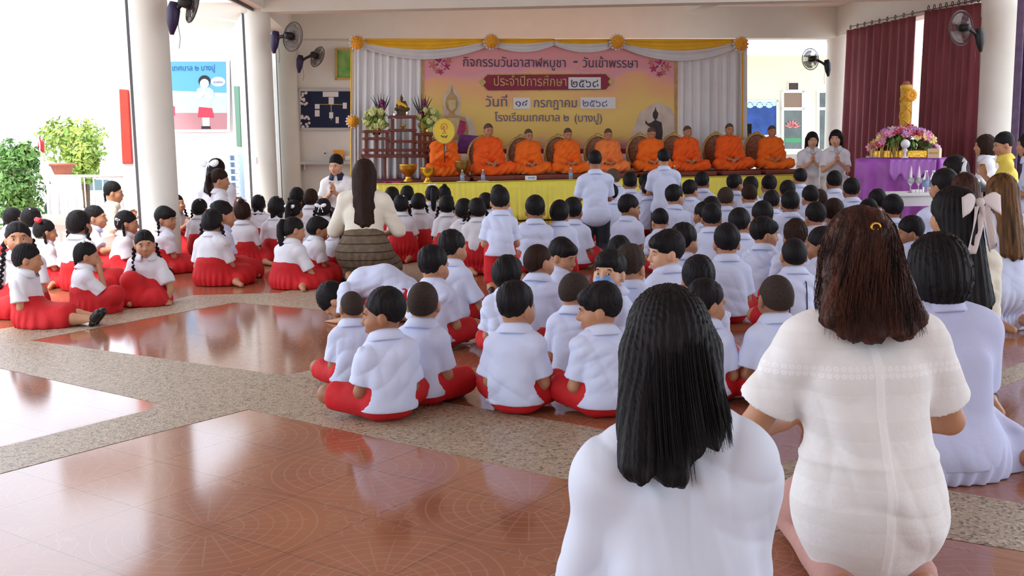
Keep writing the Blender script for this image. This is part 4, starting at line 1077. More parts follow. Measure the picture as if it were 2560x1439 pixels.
# things on the left walls
def slab(pix, d, thick, m, name, label, cat, dd=None, bevel=.01):
    dd = dd or [d] * len(pix); P = [at(x, y, q) for (x, y), q in zip(pix, dd)]; c = sum(P, Vector()) / len(P)
    root = None
    b = MB(); n = len(P); back = Vector((0, thick, 0)); b.add(P + [p + back for p in P], [tuple(range(n)), tuple(reversed(range(n, 2 * n)))] + [(i, i + n, (i + 1) % n + n, (i + 1) % n) for i in range(n)])
    o = b.obj(name, m, smooth=False, bevel=bevel); prop(o, label, cat); return o
slab([(297, 222), (320, 224), (330, 409), (305, 409)], 12.45, .04, M['red_board'], 'sign_board', 'tall plain red board on the white pier beside the big left column', 'board', [12.58, 12.57, 12.57, 12.58])
slab([(584, 215), (597, 215), (603, 368), (592, 366)], 18.0, .05, M['green_board'], 'sign_board', 'narrow dark green board seen edge-on beside the second column', 'board', [18.4, 18.0, 18.0, 18.4])
# key padlock and handles on the track posts
for (px, py, d, nm, lab) in ((362, 408, 11.07, 'door_handle', 'small white latch with a hanging strap on the big left column track'), (640, 400, 16.03, 'door_handle', 'small white door handle on the track by the second column')):
    p = at(px, py, d); root = wroot(nm, p, lab, 'handle')
    W(MB().box(p, (.018, .02, .045)).obj('plate', M['white_pl'], smooth=False, bevel=.006), root)
    if d < 12: W(MB().tube([p + Vector((.005, -.015, -.04)), p + Vector((.02, -.015, -.10)), p + Vector((.055, -.02, -.20))], .010, 6).obj('strap', M['white_pl']), root)
# blue crate rack
c0 = at(592, 430, 19.5); root = wroot('rack', (c0.x, c0.y, 0), 'pale blue plastic rack with slots beside the second column', 'rack')
zt, zb = at(592, 383, 19.5).z, .0
b = MB()
for s in (-1, 1): b.box((c0.x + s * .08, c0.y, zt / 2), (.012, .16, zt / 2))
W(b.obj('side_panel', M['crate'], smooth=False), root)
b = MB()
for k in range(9): b.box((c0.x, c0.y, .1 + k * (zt - .12) / 8), (.09, .17, .018))
W(b.obj('shelves', M['crate'], smooth=False), root)
# mural: painted schoolgirl on a blue ground (flat paint on a board)
MD = 23.4
mr = at(500, 240, MD); mural = wroot('mural', (mr.x, mr.y, mr.z), 'painted mural of a praying schoolgirl in a red skirt on blue', 'mural')
def flat(pix, d, m, name, root, th=.004):
    P = [at(x, y, d) for x, y in pix]; n = len(P); back = Vector((0, th, 0))
    b = MB(); b.add(P + [p + back for p in P], [tuple(range(n)), tuple(reversed(range(n, 2 * n)))] + [(i, i + n, (i + 1) % n + n, (i + 1) % n) for i in range(n)])
    return W(b.obj(name, m, smooth=False), root)
def circ(cx, cy, rx, ry, n=24, a0=0, a1=2 * PI): return [(cx + rx * math.cos(a0 + (a1 - a0) * i / n), cy + ry * math.sin(a0 + (a1 - a0) * i / n)) for i in range(n + (0 if a1 - a0 > 6.2 else 1))]
pc = lambda n, c: mat(n, c, .7)
M['m_blue'] = pc('mural_sky_blue', (.14, .47, .80)); M['m_pale'] = pc('mural_pale_blue', (.55, .74, .88)); M['m_floor'] = pc('mural_dusty_pink', (.50, .24, .26))
M['m_white'] = pc('mural_white', (.86, .87, .88)); M['m_red'] = pc('mural_red', (.75, .06, .10)); M['m_black'] = pc('mural_black', (.03, .03, .04)); M['m_skin'] = pc('mural_skin', (.86, .72, .62)); M['m_ink'] = pc('mural_ink', (.03, .14, .36))
flat([(420, 150), (574, 150), (574, 330), (420, 330)], MD, M['m_white'], 'board', mural, .05)
flat([(424, 154), (564, 154), (566, 232), (424, 226)], MD - .012, M['m_blue'], 'painted_sky', mural)
flat([(424, 240), (566, 240), (567, 284), (424, 284)], MD - .012, M['m_pale'], 'painted_haze', mural)
flat([(424, 282), (567, 282), (567, 323), (424, 323)], MD - .014, M['m_floor'], 'painted_ground', mural)
flat(circ(545, 204, 18, 12), MD - .016, M['m_white'], 'speech_bubble', mural)
flat([(493, 222), (500, 218), (524, 218), (533, 226), (537, 246), (528, 249), (528, 272), (496, 272), (496, 249), (488, 247)], MD - .018, M['m_pale'], 'painted_blouse', mural)
flat([(497, 267), (530, 270), (535, 294), (494, 293)], MD - .022, M['m_red'], 'painted_skirt', mural)
flat([(505, 293), (524, 293), (524, 318), (507, 318)], MD - .020, M['m_skin'], 'painted_legs', mural)
flat([(504, 315), (525, 315), (527, 322), (503, 322)], MD - .024, M['m_black'], 'painted_shoes', mural)
flat(circ(511, 203, 15, 15), MD - .024, M['m_black'], 'painted_hair', mural)
flat(circ(511, 209, 11.5, 12), MD - .030, M['m_skin'], 'painted_face', mural)
flat([(492, 240), (509, 224), (512, 224), (530, 240), (533, 247), (524, 246), (511, 236), (500, 247), (490, 247)], MD - .028, M['m_skin'], 'painted_arms', mural)
flat([(424, 232), (434, 238), (438, 262), (434, 284), (424, 284)], MD - .018, M['m_white'], 'painted_second_figure', mural)
flat([(424, 262), (437, 266), (437, 288), (424, 290)], MD - .022, M['m_red'], 'painted_second_skirt', mural)

# text
def glyphs(txt, bold=0.0):
    c = bpy.data.curves.new('lettering', 'FONT'); c.body = txt; c.size = 1; c.fill_mode = 'NONE'; c.offset = bold; c.resolution_u = 4
    o = bpy.data.objects.new('lettering', c); col.objects.link(o)
    dg = bpy.context.evaluated_depsgraph_get(); me = o.evaluated_get(dg).to_mesh()
    adj = {}
    for e in me.edges:
        a, b_ = e.vertices; adj.setdefault(a, []).append(b_); adj.setdefault(b_, []).append(a)
    co = [v.co.copy() for v in me.vertices]; seen = set(); loops = []
    for s in adj:
        if s in seen or len(adj[s]) != 2: continue
        lp = [s]; seen.add(s); prev, cur = s, adj[s][0]
        while cur != s and cur not in seen:
            lp.append(cur); seen.add(cur); nx = [q for q in adj[cur] if q != prev]; prev, cur = cur, (nx[0] if nx else s)
        P = [co[i] for i in lp]
        if len(P) > 2: loops.append(P)
    o.evaluated_get(dg).to_mesh_clear(); bpy.data.objects.remove(o)
    area = lambda P: .5 * sum(P[i].x * P[(i + 1) % len(P)].y - P[(i + 1) % len(P)].x * P[i].y for i in range(len(P)))
    def inside(p, P):
        r = False
        for i in range(len(P)):
            a, b_ = P[i], P[(i + 1) % len(P)]
            if (a.y > p.y) != (b_.y > p.y) and p.x < (b_.x - a.x) * (p.y - a.y) / (b_.y - a.y) + a.x: r = not r
        return r
    ar = [area(P) for P in loops]
    if not ar: return [], []
    big = max(range(len(ar)), key=lambda i: abs(ar[i])); sg = 1 if ar[big] > 0 else -1
    V, Fs = [], []
    from mathutils.geometry import tessellate_polygon
    holes = [(P, a) for P, a in zip(loops, ar) if a * sg < 0]
    for P, a in zip(loops, ar):
        if a * sg <= 0: continue
        hs = [H for H, ha in holes if abs(ha) < abs(a) and inside(H[0], P)]
        polys = [P] + hs; flatp = [p for q in polys for p in q]
        base = len(V); V += [(p.x, p.y) for p in flatp]
        Fs += [tuple(base + i for i in t) for t in tessellate_polygon([[Vector((p.x, p.y, 0)) for p in q] for q in polys])]
    outs = [P for P, a in zip(loops, ar) if a * sg > 0]
    for H, ha in holes:
        if not any(inside(H[0], P) for P in outs):
            base = len(V); V += [(p.x, p.y) for p in H]; Fs += [tuple(base + i for i in t) for t in tessellate_polygon([[Vector((p.x, p.y, 0)) for p in H]])]
    return V, Fs
def lettering(txt, pl, pr, hgt, m, root, bold=.0, name='lettering', up=Vector((0, 0, 1)), th=.003):
    """text from point pl to point pr (its ends on the base line); hgt scales its height"""
    V, Fs = glyphs(txt, bold)
    if not V: return None
    x0, x1 = min(v[0] for v in V), max(v[0] for v in V); ax = (pr - pl); k = ax.length / (x1 - x0); d = ax.normalized(); n = up.cross(d).normalized()
    P = [pl + d * ((v[0] - x0) * k) + up * (v[1] * k * hgt) for v in V]; nv = len(P)
    b = MB(); b.add(P, Fs)
    return W(b.obj(name, m, smooth=False, fix=False, solid=th), root)
lettering('เทศบาล ๒ บางปู', at(431, 177, MD - .02), at(537, 176, MD - .02), 1.15, M['m_ink'], mural)
lettering('สวัสดีค่ะ', at(533, 208, MD - .024), at(558, 208, MD - .024), 1.0, M['m_ink'], mural)

# notice board, framed picture, shelf and box on the back wall
def SR(px0, py0, px1, py1, b): return [SP(px0, py0, b), SP(px1, py0, b), SP(px1, py1, b), SP(px0, py1, b)]
def sflat(P, th, m, name, root, bevel=0):
    n = len(P); back = SN * th; b = MB(); b.add(P + [p + back for p in P], [tuple(range(n)), tuple(reversed(range(n, 2 * n)))] + [(i, i + n, (i + 1) % n + n, (i + 1) % n) for i in range(n)])
    return W(b.obj(name, m, smooth=False, bevel=bevel), root)
def framed(px0, py0, px1, py1, b, fw, mf, mi, name, label, cat, inner='board'):
    c = SP((px0 + px1) / 2, (py0 + py1) / 2, b); root = wroot(name, c, label, cat)
    for q in ((px0, py0, px1, py0 + fw), (px0, py1 - fw, px1, py1), (px0, py0, px0 + fw, py1), (px1 - fw, py0, px1, py1)): sflat(SR(*q, b - .05), .05, mf, 'frame', root)
    sflat(SR(px0, py0, px1, py1, b - .025), .024, mi, inner, root)
    return root
M['alu'] = mat('aluminium', (.55, .55, .54), .4, metal=.3)
nb = framed(745, 221, 905, 326, BW, 7, M['alu'], M['navy'], 'notice_board', 'navy notice board with white cards on the back wall behind the left columns', 'notice board')
rg = random.Random(5)
for (x, y, w, h) in ((793, 266, 12, 12), (793, 283, 12, 16), (828, 252, 13, 18), (862, 264, 10, 15), (828, 288, 10, 15), (843, 300, 8, 16)):
    sflat(SR(x - w / 2, y - h / 2, x + w / 2, y + h / 2, BW - .03), .003, M['paper'], 'card', nb)
sflat(SR(807, 229, 846, 242, BW - .03), .003, M['paper'], 'card', nb)
for (x0, y0, x1, y1) in ((790, 260, 866, 261.5), (827, 242, 829, 300)): sflat(SR(x0, y0, x1, y1, BW - .028), .002, M['gold_paint'], 'cord_line', nb)
b = MB()
for i in range(26):
    x, y = (755 + rg.uniform(-4, 12), 232 + rg.uniform(-4, 30)) if i % 2 else (756 + rg.uniform(-4, 18), 312 + rg.uniform(-24, 6))
    b.ball(SP(x, y, BW - .04), .028, 8)
W(b.obj('paper_flowers', M['paper']), nb)
M['green_pic'] = mat('green_picture_print', (.10, .40, .05), .5, noise=.9, nscale=5, c2=(.35, .55, .20))
framed(838, 121, 892, 199, BW, 5, M['gold_paint'], M['green_pic'], 'picture', 'framed green picture on the back wall beside the white drape', 'picture', 'print')
sh = SP(815, 405, BW); root = wroot('shelf', sh, 'narrow grey wall ledge under the notice board', 'shelf')
sflat(SR(748, 402, 900, 411, BW - .22), .22, M['alu'], 'board', root)
for x in (760, 880): sflat(SR(x, 410, x + 4, 424, BW - .15), .15, M['alu'], 'bracket', root)
bx = SP(846, 388, BW - .12); root = wroot('box', bx, 'orange box standing on the grey wall ledge', 'box')
sflat(SR(835, 376, 858, 401.5, BW - .2), .14, M['wood_light'], 'body', root, .008); sflat(SR(834, 375, 859, 379, BW - .205), .15, M['wood_light'], 'lid', root)
bx = SP(868, 392, BW - .12); root = wroot('basket', bx, 'small pale basket beside the orange box on the wall ledge', 'basket')
zz = SP(868, 401.5, BW - .12).z
W(MB().lathe([(0, 0), (.05, 0), (.065, .09), (.06, .09), (.046, .01), (0, .01)], 16, (bx.x, bx.y, zz)).obj('body', M['wall']), root)
W(MB().tube([(bx.x + .06 * math.cos(t), bx.y, zz + .085 + .05 * math.sin(t)) for t in [PI * i / 8 for i in range(9)]], .005, 6).obj('handle', M['wall']), root)
sk = SP(812, 383, BW - .02); root = wroot('wall_socket', sk, 'small white wall socket above the grey wall ledge', 'socket')
sflat(SR(809, 377, 816, 389, BW - .02), .02, M['white_pl'], 'plate', root); sflat(SR(811, 381, 814, 385, BW - .024), .005, M['black'], 'hole', root)

# right building: notice board, window with a poster, small sign, side window
nb = framed(1856, 250, 1946, 342, BR, 5, M['alu'], mat('blue_board', (.03, .09, .36), .7, noise=.4, nscale=5), 'notice_board', 'blue notice board with a pale wavy border, right of the backdrop', 'notice board')
M['wave'] = mat('pale_blue_paper', (.50, .72, .82), .7)
b = MB()
for i in range(7):
    x = 1863 + i * 12; b.prism([(u, v) for u, v in circ(0, 0, 1, 1, 14)], .01, lambda u, v, w, x=x, i=i: SP(x + 9 * u, 258 + (i % 2) * 5 + 7 * v, BR - .03 - w))
W(b.obj('paper_border', M['wave'], smooth=False), nb)
wr = SP(1981, 290, BR); root = wroot('window', wr, 'white framed window with a red lotus poster, right of the backdrop', 'window')
M['pane'] = mat('window_glass', (.12, .15, .14), .08, noise=.4, nscale=3); M['blind'] = mat('brown_blind', (.26, .18, .13), .8)
for q in ((1954, 226, 2012, 232), (1954, 372, 2012, 378), (1954, 226, 1960, 378), (2005, 226, 2012, 378), (1954, 268, 2012, 276)): sflat(SR(*q, BR - .05), .05, M['white_pl'], 'frame', root)
sflat(SR(1959, 231, 2006, 269, BR - .03), .02, M['blind'], 'blind', root); sflat(SR(1959, 275, 2006, 373, BR - .03), .02, M['pane'], 'pane', root)
b = MB()
for i in range(7):
    a = PI * (i + .5) / 7; cx, cy = 1982, 318; L = 22
    b.prism([(0, 0), (.35, -4), (1, 0), (.35, 4)], .008, lambda u, v, w, a=a: SP(cx + L * u * math.cos(a) + v * math.sin(a), cy - L * .9 * u * math.sin(a) + v * math.cos(a), BR - .04 - w))
W(b.obj('lotus_poster', mat('lotus_red', (.55, .06, .07), .6, noise=.4, nscale=20, c2=(.7, .35, .35)), smooth=False), root)
sflat(SR(1962, 345, 2003, 356, BR - .035), .004, mat('poster_green', (.06, .30, .13), .6), 'poster_base', root)
framed(1970, 205, 1998, 226, BR, 2, M['wall_white'], mat('dark_brown_sign', (.05, .03, .02), .6), 'sign', 'small dark brown sign above the window with the lotus poster', 'sign')
root = wroot('window', SP(2060, 300, BR), 'narrow white framed window beside the far right round column', 'window')
for q in ((2043, 226, 2049, 378), (2049, 226, 2080, 232), (2049, 268, 2080, 275)): sflat(SR(*q, BR - .05), .05, M['white_pl'], 'frame', root)
sflat(SR(2048, 231, 2080, 373, BR - .03), .02, M['pane'], 'pane', root)
lw = wall_px('wall_parapet', 1940, 2100, SP(2000, 385, 5.2).z, 5.2, M['concrete'])
# black loudspeaker behind the monks
sp = SP(1862, 420, 2.9); root = wroot('loudspeaker', (sp.x, sp.y, 0), 'tall black loudspeaker standing behind the two rightmost monks', 'speaker')
zt = SP(1867, 309, 2.9).z
W(MB().box((sp.x, sp.y, zt / 2), (.088, .10, zt / 2), Matrix.Rotation(ANG, 3, 'Z')).obj('cabinet', M['black'], smooth=False, bevel=.01), root)
W(MB().lathe([(.0, 0), (.07, 0), (.075, .012), (.06, .012), (.0, .004)], 20, (sp.x + SN.x * -.103, sp.y + SN.y * -.103, zt - .25), Matrix.Rotation(ANG, 3, 'Z') @ Matrix.Rotation(PI / 2, 3, 'X')).obj('cone', M['steel_dark']), root)

# wall fans
def fan(px, py, d, rpx, colpx, colpy, yaw, tilt, label, base_m, cold=None):
    c = at(px, py, d); R = rpx * d / F_PX; a = at(colpx, colpy, cold or d)
    root = wroot('wall_fan', a, label, 'fan', None)
    Rm = Matrix.Rotation(yaw, 3, 'Z') @ Matrix.Rotation(PI / 2 + tilt, 3, 'X')      # disc axis
    ax = Rm @ Vector((0, 0, 1))
    b = MB()
    for rr, zz in ((1, 0), (.97, .03), (.97, -.03), (.70, .05), (.70, -.05), (.4, .06), (.4, -.06)):
        b.tube([c + Rm @ Vector((R * rr * math.cos(2 * PI * i / 32), R * rr * math.sin(2 * PI * i / 32), zz * R * 2)) for i in range(32)], .006 if rr == 1 else .003, 6, closed=True)
    for k in range(36):
        q = 2 * PI * k / 36; e = Vector((math.cos(q), math.sin(q), 0))
        for zz in (1, -1): b.tube([c + Rm @ (e * R * .15 + Vector((0, 0, .12 * R * zz))), c + Rm @ (e * R * .7 + Vector((0, 0, .10 * R * zz))), c + Rm @ (e * R)], .0016, 4, cap=False)
    W(b.obj('grille', M['grille']), root)
    b = MB()
    for k in range(3):
        q0 = 2 * PI * k / 3
        b.sheet(lambda u, v, q0=q0: c + Rm @ Vector((R * (.12 + .74 * u) * math.cos(q0 + (v - .5) * (1.1 + .5 * u)), R * (.12 + .74 * u) * math.sin(q0 + (v - .5) * (1.1 + .5 * u)), R * .10 * (v - .5))), 6, 6)
    W(b.obj('blades', M['blade'], solid=.003), root)
    W(MB().lathe([(0, -.02), (.05, -.02), (.06, .04), (.05, .14), (.0, .15)], 16, c, Rm).obj('motor', M['black']), root)
    back = c + ax * .10
    W(MB().tube([back, back.lerp(a, .6) + Vector((0, 0, -.02)), a + Vector((0, 0, -.05))], [.028, .024, .030], 8).obj('arm', M['black']), root)
    e = (a - c); e.z = 0; s = 1 if e.x > 0 else -1
    b = MB(); b.tube([a + Vector((0, 0, .06)), a + Vector((s * .015, 0, -.02)), a + Vector((s * .03, 0, -.14)), a + Vector((s * .045, 0, -.26))], [.045, .07, .060, .02], 10); W(b.obj('wall_base', base_m), root)
    W(MB().tube([a + Vector((-s * .03, -.02, -.16)), a + Vector((-s * .05, -.04, -.30)), a + Vector((-s * .03, -.03, -.40))], .003, 5).obj('pull_cord', M['grille']), root)
fan(482, 12, 10.9, 44, 437, 20, math.radians(-58), -.25, 'wall fan with a violet base high on the big left column', M['purple_black'])
fan(732, 92, 15.8, 36, 690, 88, math.radians(-40), -.12, 'wall fan mounted on the second column from the left', M['purple_black'])
fan(794, 142, 19.8, 26, 752, 146, math.radians(-45), -.35, 'wall fan mounted on the third, farthest left column', M['purple_black'])
fan(2026, 148, 20.8, 26, 2066, 157, math.radians(25), -.05, 'pale wall fan on the far right column in front of the bright gap', M['black'])
fan(2402, 70, 15.0, 42, 2446, 82, math.radians(28), .0, 'dark wall fan hanging in front of the maroon curtain, on the near right column', M['black'])
# ------------------------------------------------------------------ the stage and its decoration
Rs = Matrix.Rotation(ANG, 3, 'Z')
b = MB(); c = SL(SW / 2, 1.2, SZ / 2 - .02); b.box(c, (SW / 2 - .02, 1.14, SZ / 2 - .02), Rs)
stage = empty('stage', (S0.x, S0.y, 0), 0, 'long low stage with red carpet carrying the row of monks', 'stage')
W(b.obj('platform', M['wood'], smooth=False), stage)
b = MB(); c = SL(SW / 2, 1.2, SZ - .02); b.box(c, (SW / 2, 1.18, .02), Rs); W(b.obj('carpet', M['carpet'], smooth=False, bevel=.006), stage)
def pleats(u): return .5 + .5 * math.sin(u)
sk = MB(); NP = 46
def skirt_fn(u, v):
    a = u * (SW + .02) - .01; w = (u * NP) % 1.0
    fold = .022 * (1 if w < .5 else -1) * min(1, abs(math.sin(2 * PI * w)) * 3) * (.25 + .75 * v) + .012 * math.sin(u * 91 + 2) * v
    return SL(a, -.035 - abs(fold) - .012 * v, SZ - .005 - (SZ - .02) * v)
sk.sheet(skirt_fn, NP * 8, 6)
W(sk.obj('cloth_skirt', M['yellow_cloth'], solid=.006), stage)
b = MB(); b.sheet(lambda u, v: SL(u * SW, -.035 + .16 * v, SZ + .004), 2, 1); W(b.obj('cloth_edge', M['yellow_cloth'], solid=.006), stage)

BB = 2.35
def drape(px0, px1, y0, y1, bdep, nf, amp, m, name, root, label=None, seed=0, th=.006, gather=0.0):
    rg = random.Random(seed); ph = [rg.uniform(0, 6.28) for _ in range(4)]
    def fn(u, v):
        p = SP(px0 + (px1 - px0) * u, y0 + (y1 - y0) * v, bdep)
        f = math.sin(u * nf * 2 * PI + ph[0] + .8 * math.sin(v * 2.2 + ph[1])) + .5 * math.sin(u * nf * 4.3 + ph[2] + v * 1.3) + .35 * math.sin(u * nf * 13 + ph[3])
        return p + SN * (amp * f * (.4 + .6 * v))
    o = MB().sheet(fn, max(24, nf * 10), 24).obj(name, m, solid=th)
    return W(o, root) if root else o
# white drapes
o = drape(884, 1056, 112, 447, BB, 9, .035, M['white_satin'], 'drape', None, seed=1); prop(o, 'long white satin drape at the left end of the backdrop', 'drape')
o = drape(1688, 1866, 112, 432, BB, 8, .04, M['white_satin'], 'drape', None, seed=2); prop(o, 'wrinkled white satin drape at the right end of the backdrop', 'drape')
o = drape(1050, 1700, 378, 452, BB + .09, 26, .025, M['white_satin'], 'drape', None, seed=3); prop(o, 'low white cloth hanging below the banner behind the monks', 'drape')
for px0, px1, lab, sd in ((878, 893, 'thin yellow and white sash hanging down the left edge of the backdrop', 7), (1856, 1868, 'thin yellow and white sash hanging down the right edge of the backdrop', 8)):
    o = drape(px0, px1, 112, 440 if sd == 7 else 350, BB - .12, 2, .015, M['white_satin'], 'sash', None, seed=sd); prop(o, lab, 'sash')
    q = drape(px0 - 2, px0 + 3, 112, 440 if sd == 7 else 350, BB - .135, 1, .008, M['swag_yellow'], 'yellow_band', None, seed=sd + 2); q.parent = o
# the printed banner
def banner_material():
    m = bpy.data.materials.new('printed_banner'); m.use_nodes = True; nt = m.node_tree; N = nt.nodes; L = nt.links; bs = N['Principled BSDF']; bs.inputs['Roughness'].default_value = .6
    tc = N.new('ShaderNodeTexCoord'); sp = N.new('ShaderNodeSeparateXYZ'); L.new(tc.outputs['Generated'], sp.inputs[0])
    nz = N.new('ShaderNodeTexNoise'); nz.inputs['Scale'].default_value = 3.2; nz.inputs['Detail'].default_value = 5; L.new(tc.outputs['Generated'], nz.inputs['Vector'])
    a = N.new('ShaderNodeMath'); a.operation = 'MULTIPLY_ADD'; L.new(nz.outputs[0], a.inputs[0]); a.inputs[1].default_value = .55; L.new(sp.outputs[2], a.inputs[2])
    r = N.new('ShaderNodeValToRGB'); cr = r.color_ramp; cr.elements[0].position = .25; cr.elements[0].color = (.44, .14, .26, 1); cr.elements[1].position = 1.25; cr.elements[1].color = (.78, .34, .50, 1)
    for p, c in ((.32, (.72, .36, .26, 1)), (.42, (.86, .58, .14, 1)), (.66, (.90, .64, .18, 1)), (.90, (.88, .46, .24, 1)), (1.10, (.82, .36, .38, 1))):
        e = cr.elements.new(p); e.color = c
    L.new(a.outputs[0], r.inputs[0]); L.new(r.outputs[0], bs.inputs['Base Color'])
    return m
M['banner'] = banner_material()
P = SR(1052, 101, 1694, 384, BB - .02); bc = sum(P, Vector()) / 4
banner = wroot('banner', bc, 'printed pink and gold event banner with Thai lettering behind the monks', 'banner')
n = Matrix.Identity(3)
o = MB(); o.add(P + [p + SN * .01 for p in P], [(0, 1, 2, 3), (7, 6, 5, 4), (0, 4, 5, 1), (1, 5, 6, 2), (2, 6, 7, 3), (3, 7, 4, 0)]); W(o.obj('printed_sheet', M['banner'], smooth=False), banner)
FB = BB - .024
def bf(pix, dz, m, name): return sflat([SP(x, y, FB - dz) for x, y in pix], .003, m, name, banner)
M['b_maroon'] = mat('banner_maroon', (.30, .018, .055), .55, noise=.2, nscale=6); M['b_gold'] = mat('banner_gold', (.72, .52, .20), .5, noise=.3, nscale=20); M['b_ink'] = mat('banner_navy_ink', (.035, .04, .10), .5)
M['b_blue'] = mat('banner_blue_ink', (.10, .11, .25), .5); M['b_halo'] = mat('banner_white_halo', (.78, .70, .70), .6); M['b_cream'] = mat('banner_cream', (.78, .64, .34), .6, noise=.25, nscale=8); M['b_tan'] = mat('banner_tan', (.60, .38, .16), .6, noise=.3, nscale=9)
M['b_pink'] = mat('banner_magenta', (.62, .05, .20), .6, noise=.5, nscale=14); M['b_rose'] = mat('banner_rose', (.72, .22, .20), .6, noise=.4, nscale=14); M['b_dark'] = mat('banner_bronze', (.055, .04, .045), .6, noise=.4, nscale=12); M['b_violet'] = mat('banner_violet', (.26, .06, .34), .6, noise=.5, nscale=10)
M['b_glow'] = mat('banner_pale_glow', (.74, .62, .52), .6, noise=.2, nscale=6)
tag_out = [(1196, 205), (1216, 184), (1517, 182), (1538, 204), (1517, 227), (1218, 229)]
bf(tag_out, .002, M['b_gold'], 'gold_border'); bf([(1200, 205), (1219, 187), (1514, 185), (1533, 204), (1514, 224), (1220, 226)], .005, M['b_maroon'], 'maroon_tag')
bf([(1199, 205), (1208, 196), (1215, 205), (1208, 214)], .008, M['b_gold'], 'tag_ornament'); bf([(1520, 204), (1527, 195), (1535, 204), (1527, 213)], .008, M['b_gold'], 'tag_ornament')
for q, nm in (((1421, 193, 1502, 222), 'paper_card'), ((1283, 244, 1326, 272), 'paper_card'), ((1451, 243, 1539, 271), 'paper_card')): bf([(q[0], q[1]), (q[2], q[1]), (q[2], q[3]), (q[0], q[3])], .009, M['paper'], nm)
def line(txt, x0, y0, x1, y1, m, hg, bold=.0, dz=.012, halo=False):
    pl, pr = SP(x0, y0, FB - dz), SP(x1, y1, FB - dz)
    if halo: lettering(txt, pl + SN * .004, pr + SN * .004, hg, M['b_halo'], banner, bold + .05, 'lettering_outline')
    lettering(txt, pl, pr, hg, m, banner, bold)
line('กิจกรรมวันอาสาฬหบูชา', 1158, 166, 1414, 168, M['b_ink'], 1.12, .022, halo=True); line('-', 1434, 164, 1444, 164, M['b_ink'], 1.0, .02); line('วันเข้าพรรษา', 1457, 168, 1594, 169, M['b_ink'], 1.12, .022, halo=True)
line('ประจำปีการศึกษา', 1235, 214, 1416, 215, M['b_gold'], 1.15, .02); line('๒๕๖๘', 1428, 218, 1496, 218, M['b_ink'], .95, .02)
line('วันที่', 1214, 266, 1268, 266, M['b_blue'], 1.0, .01, halo=True); line('๑๔', 1289, 266, 1319, 266, M['b_ink'], .85, .015); line('กรกฎาคม', 1335, 268, 1442, 268, M['b_blue'], 1.12, .01, halo=True); line('๒๕๖๘', 1457, 266, 1518, 267, M['b_blue'], .9, .015)
line('โรงเรียนเทศบาล ๒', 1237, 303, 1422, 303, M['b_blue'], 1.08, .006, halo=True); line('(บางปู)', 1437, 304, 1505, 304, M['b_blue'], 1.05, .006, halo=True)
# printed figures: a pale seated statue at the left, a dark standing one at the right
bf([(1129, 200), (1136, 222), (1150, 240), (1152, 262), (1146, 282), (1180, 296), (1190, 330), (1180, 378), (1082, 378), (1076, 326), (1088, 296), (1112, 284), (1106, 262), (1108, 240), (1122, 222)], .002, M['b_glow'], 'statue_glow')
bf([(1130, 212), (1134, 232), (1142, 242), (1146, 258), (1143, 272), (1137, 280), (1138, 286), (1164, 294), (1172, 316), (1170, 350), (1092, 350), (1094, 312), (1100, 294), (1122, 286), (1122, 280), (1116, 271), (1113, 256), (1117, 242), (1125, 232)], .005, M['b_tan'], 'printed_statue')
bf([(1121, 250), (1139, 250), (1139, 268), (1130, 278), (1122, 268)], .008, M['b_cream'], 'printed_face'); bf([(1104, 296), (1150, 294), (1146, 318), (1132, 350), (1098, 350)], .008, M['b_cream'], 'printed_robe')
bf([(1150, 300), (1164, 304), (1166, 322), (1156, 338), (1143, 336)], .010, M['b_pink'], 'printed_shadow'); bf([(1150, 335), (1200, 340), (1230, 352), (1232, 380), (1140, 380)], .012, M['b_violet'], 'printed_flowers')
bf([(1640, 254), (1676, 268), (1690, 300), (1690, 376), (1584, 376), (1580, 330), (1600, 280)], .002, M['b_glow'], 'statue_glow')
bf([(1639, 266), (1641, 276), (1646, 283), (1644, 294), (1640, 300), (1654, 306), (1657, 330), (1655, 350), (1650, 352), (1648, 376), (1632, 376), (1630, 340), (1628, 318), (1622, 316), (1613, 308), (1614, 300), (1620, 308), (1628, 306), (1637, 300), (1632, 292), (1632, 282), (1637, 275)], .005, M['b_dark'], 'printed_statue')
for cx, cy, fl in ((1100, 160, 1), (1650, 165, -1)):
    for k, (dx, dy, s, m) in enumerate(((-18, 2, 12, 'b_rose'), (0, -6, 15, 'b_pink'), (16, 6, 11, 'b_pink'), (-8, 16, 9, 'b_rose'), (22, -8, 9, 'b_rose'), (2, 20, 8, 'b_pink'))):
        pts = []
        for i in range(30):
            a = 2 * PI * i / 30; r_ = s * (.68 + .32 * math.cos(5 * a + k)); pts.append((cx + fl * dx + r_ * math.cos(a), cy + dy + r_ * math.sin(a)))
        bf(pts, .002 + .0015 * k, M[m], 'printed_flower')
    for a in (.6, 2.2): bf([(cx - 26 * math.cos(a), cy - 26 * math.sin(a)), (cx + 1.2 * math.sin(a), cy - 1.2 * math.cos(a)), (cx + 26 * math.cos(a), cy + 26 * math.sin(a)), (cx - 1.2 * math.sin(a), cy + 1.2 * math.cos(a))], .013, M['b_halo'], 'printed_sparkle')
bf([(1054, 372), (1692, 372), (1692, 384), (1054, 384)], .002, M['b_maroon'], 'lower_band')
bf([(1052, 130), (1060, 130), (1060, 384), (1052, 384)], .003, M['b_tan'], 'side_band'); bf([(1686, 130), (1694, 130), (1694, 384), (1686, 384)], .003, M['b_tan'], 'side_band')
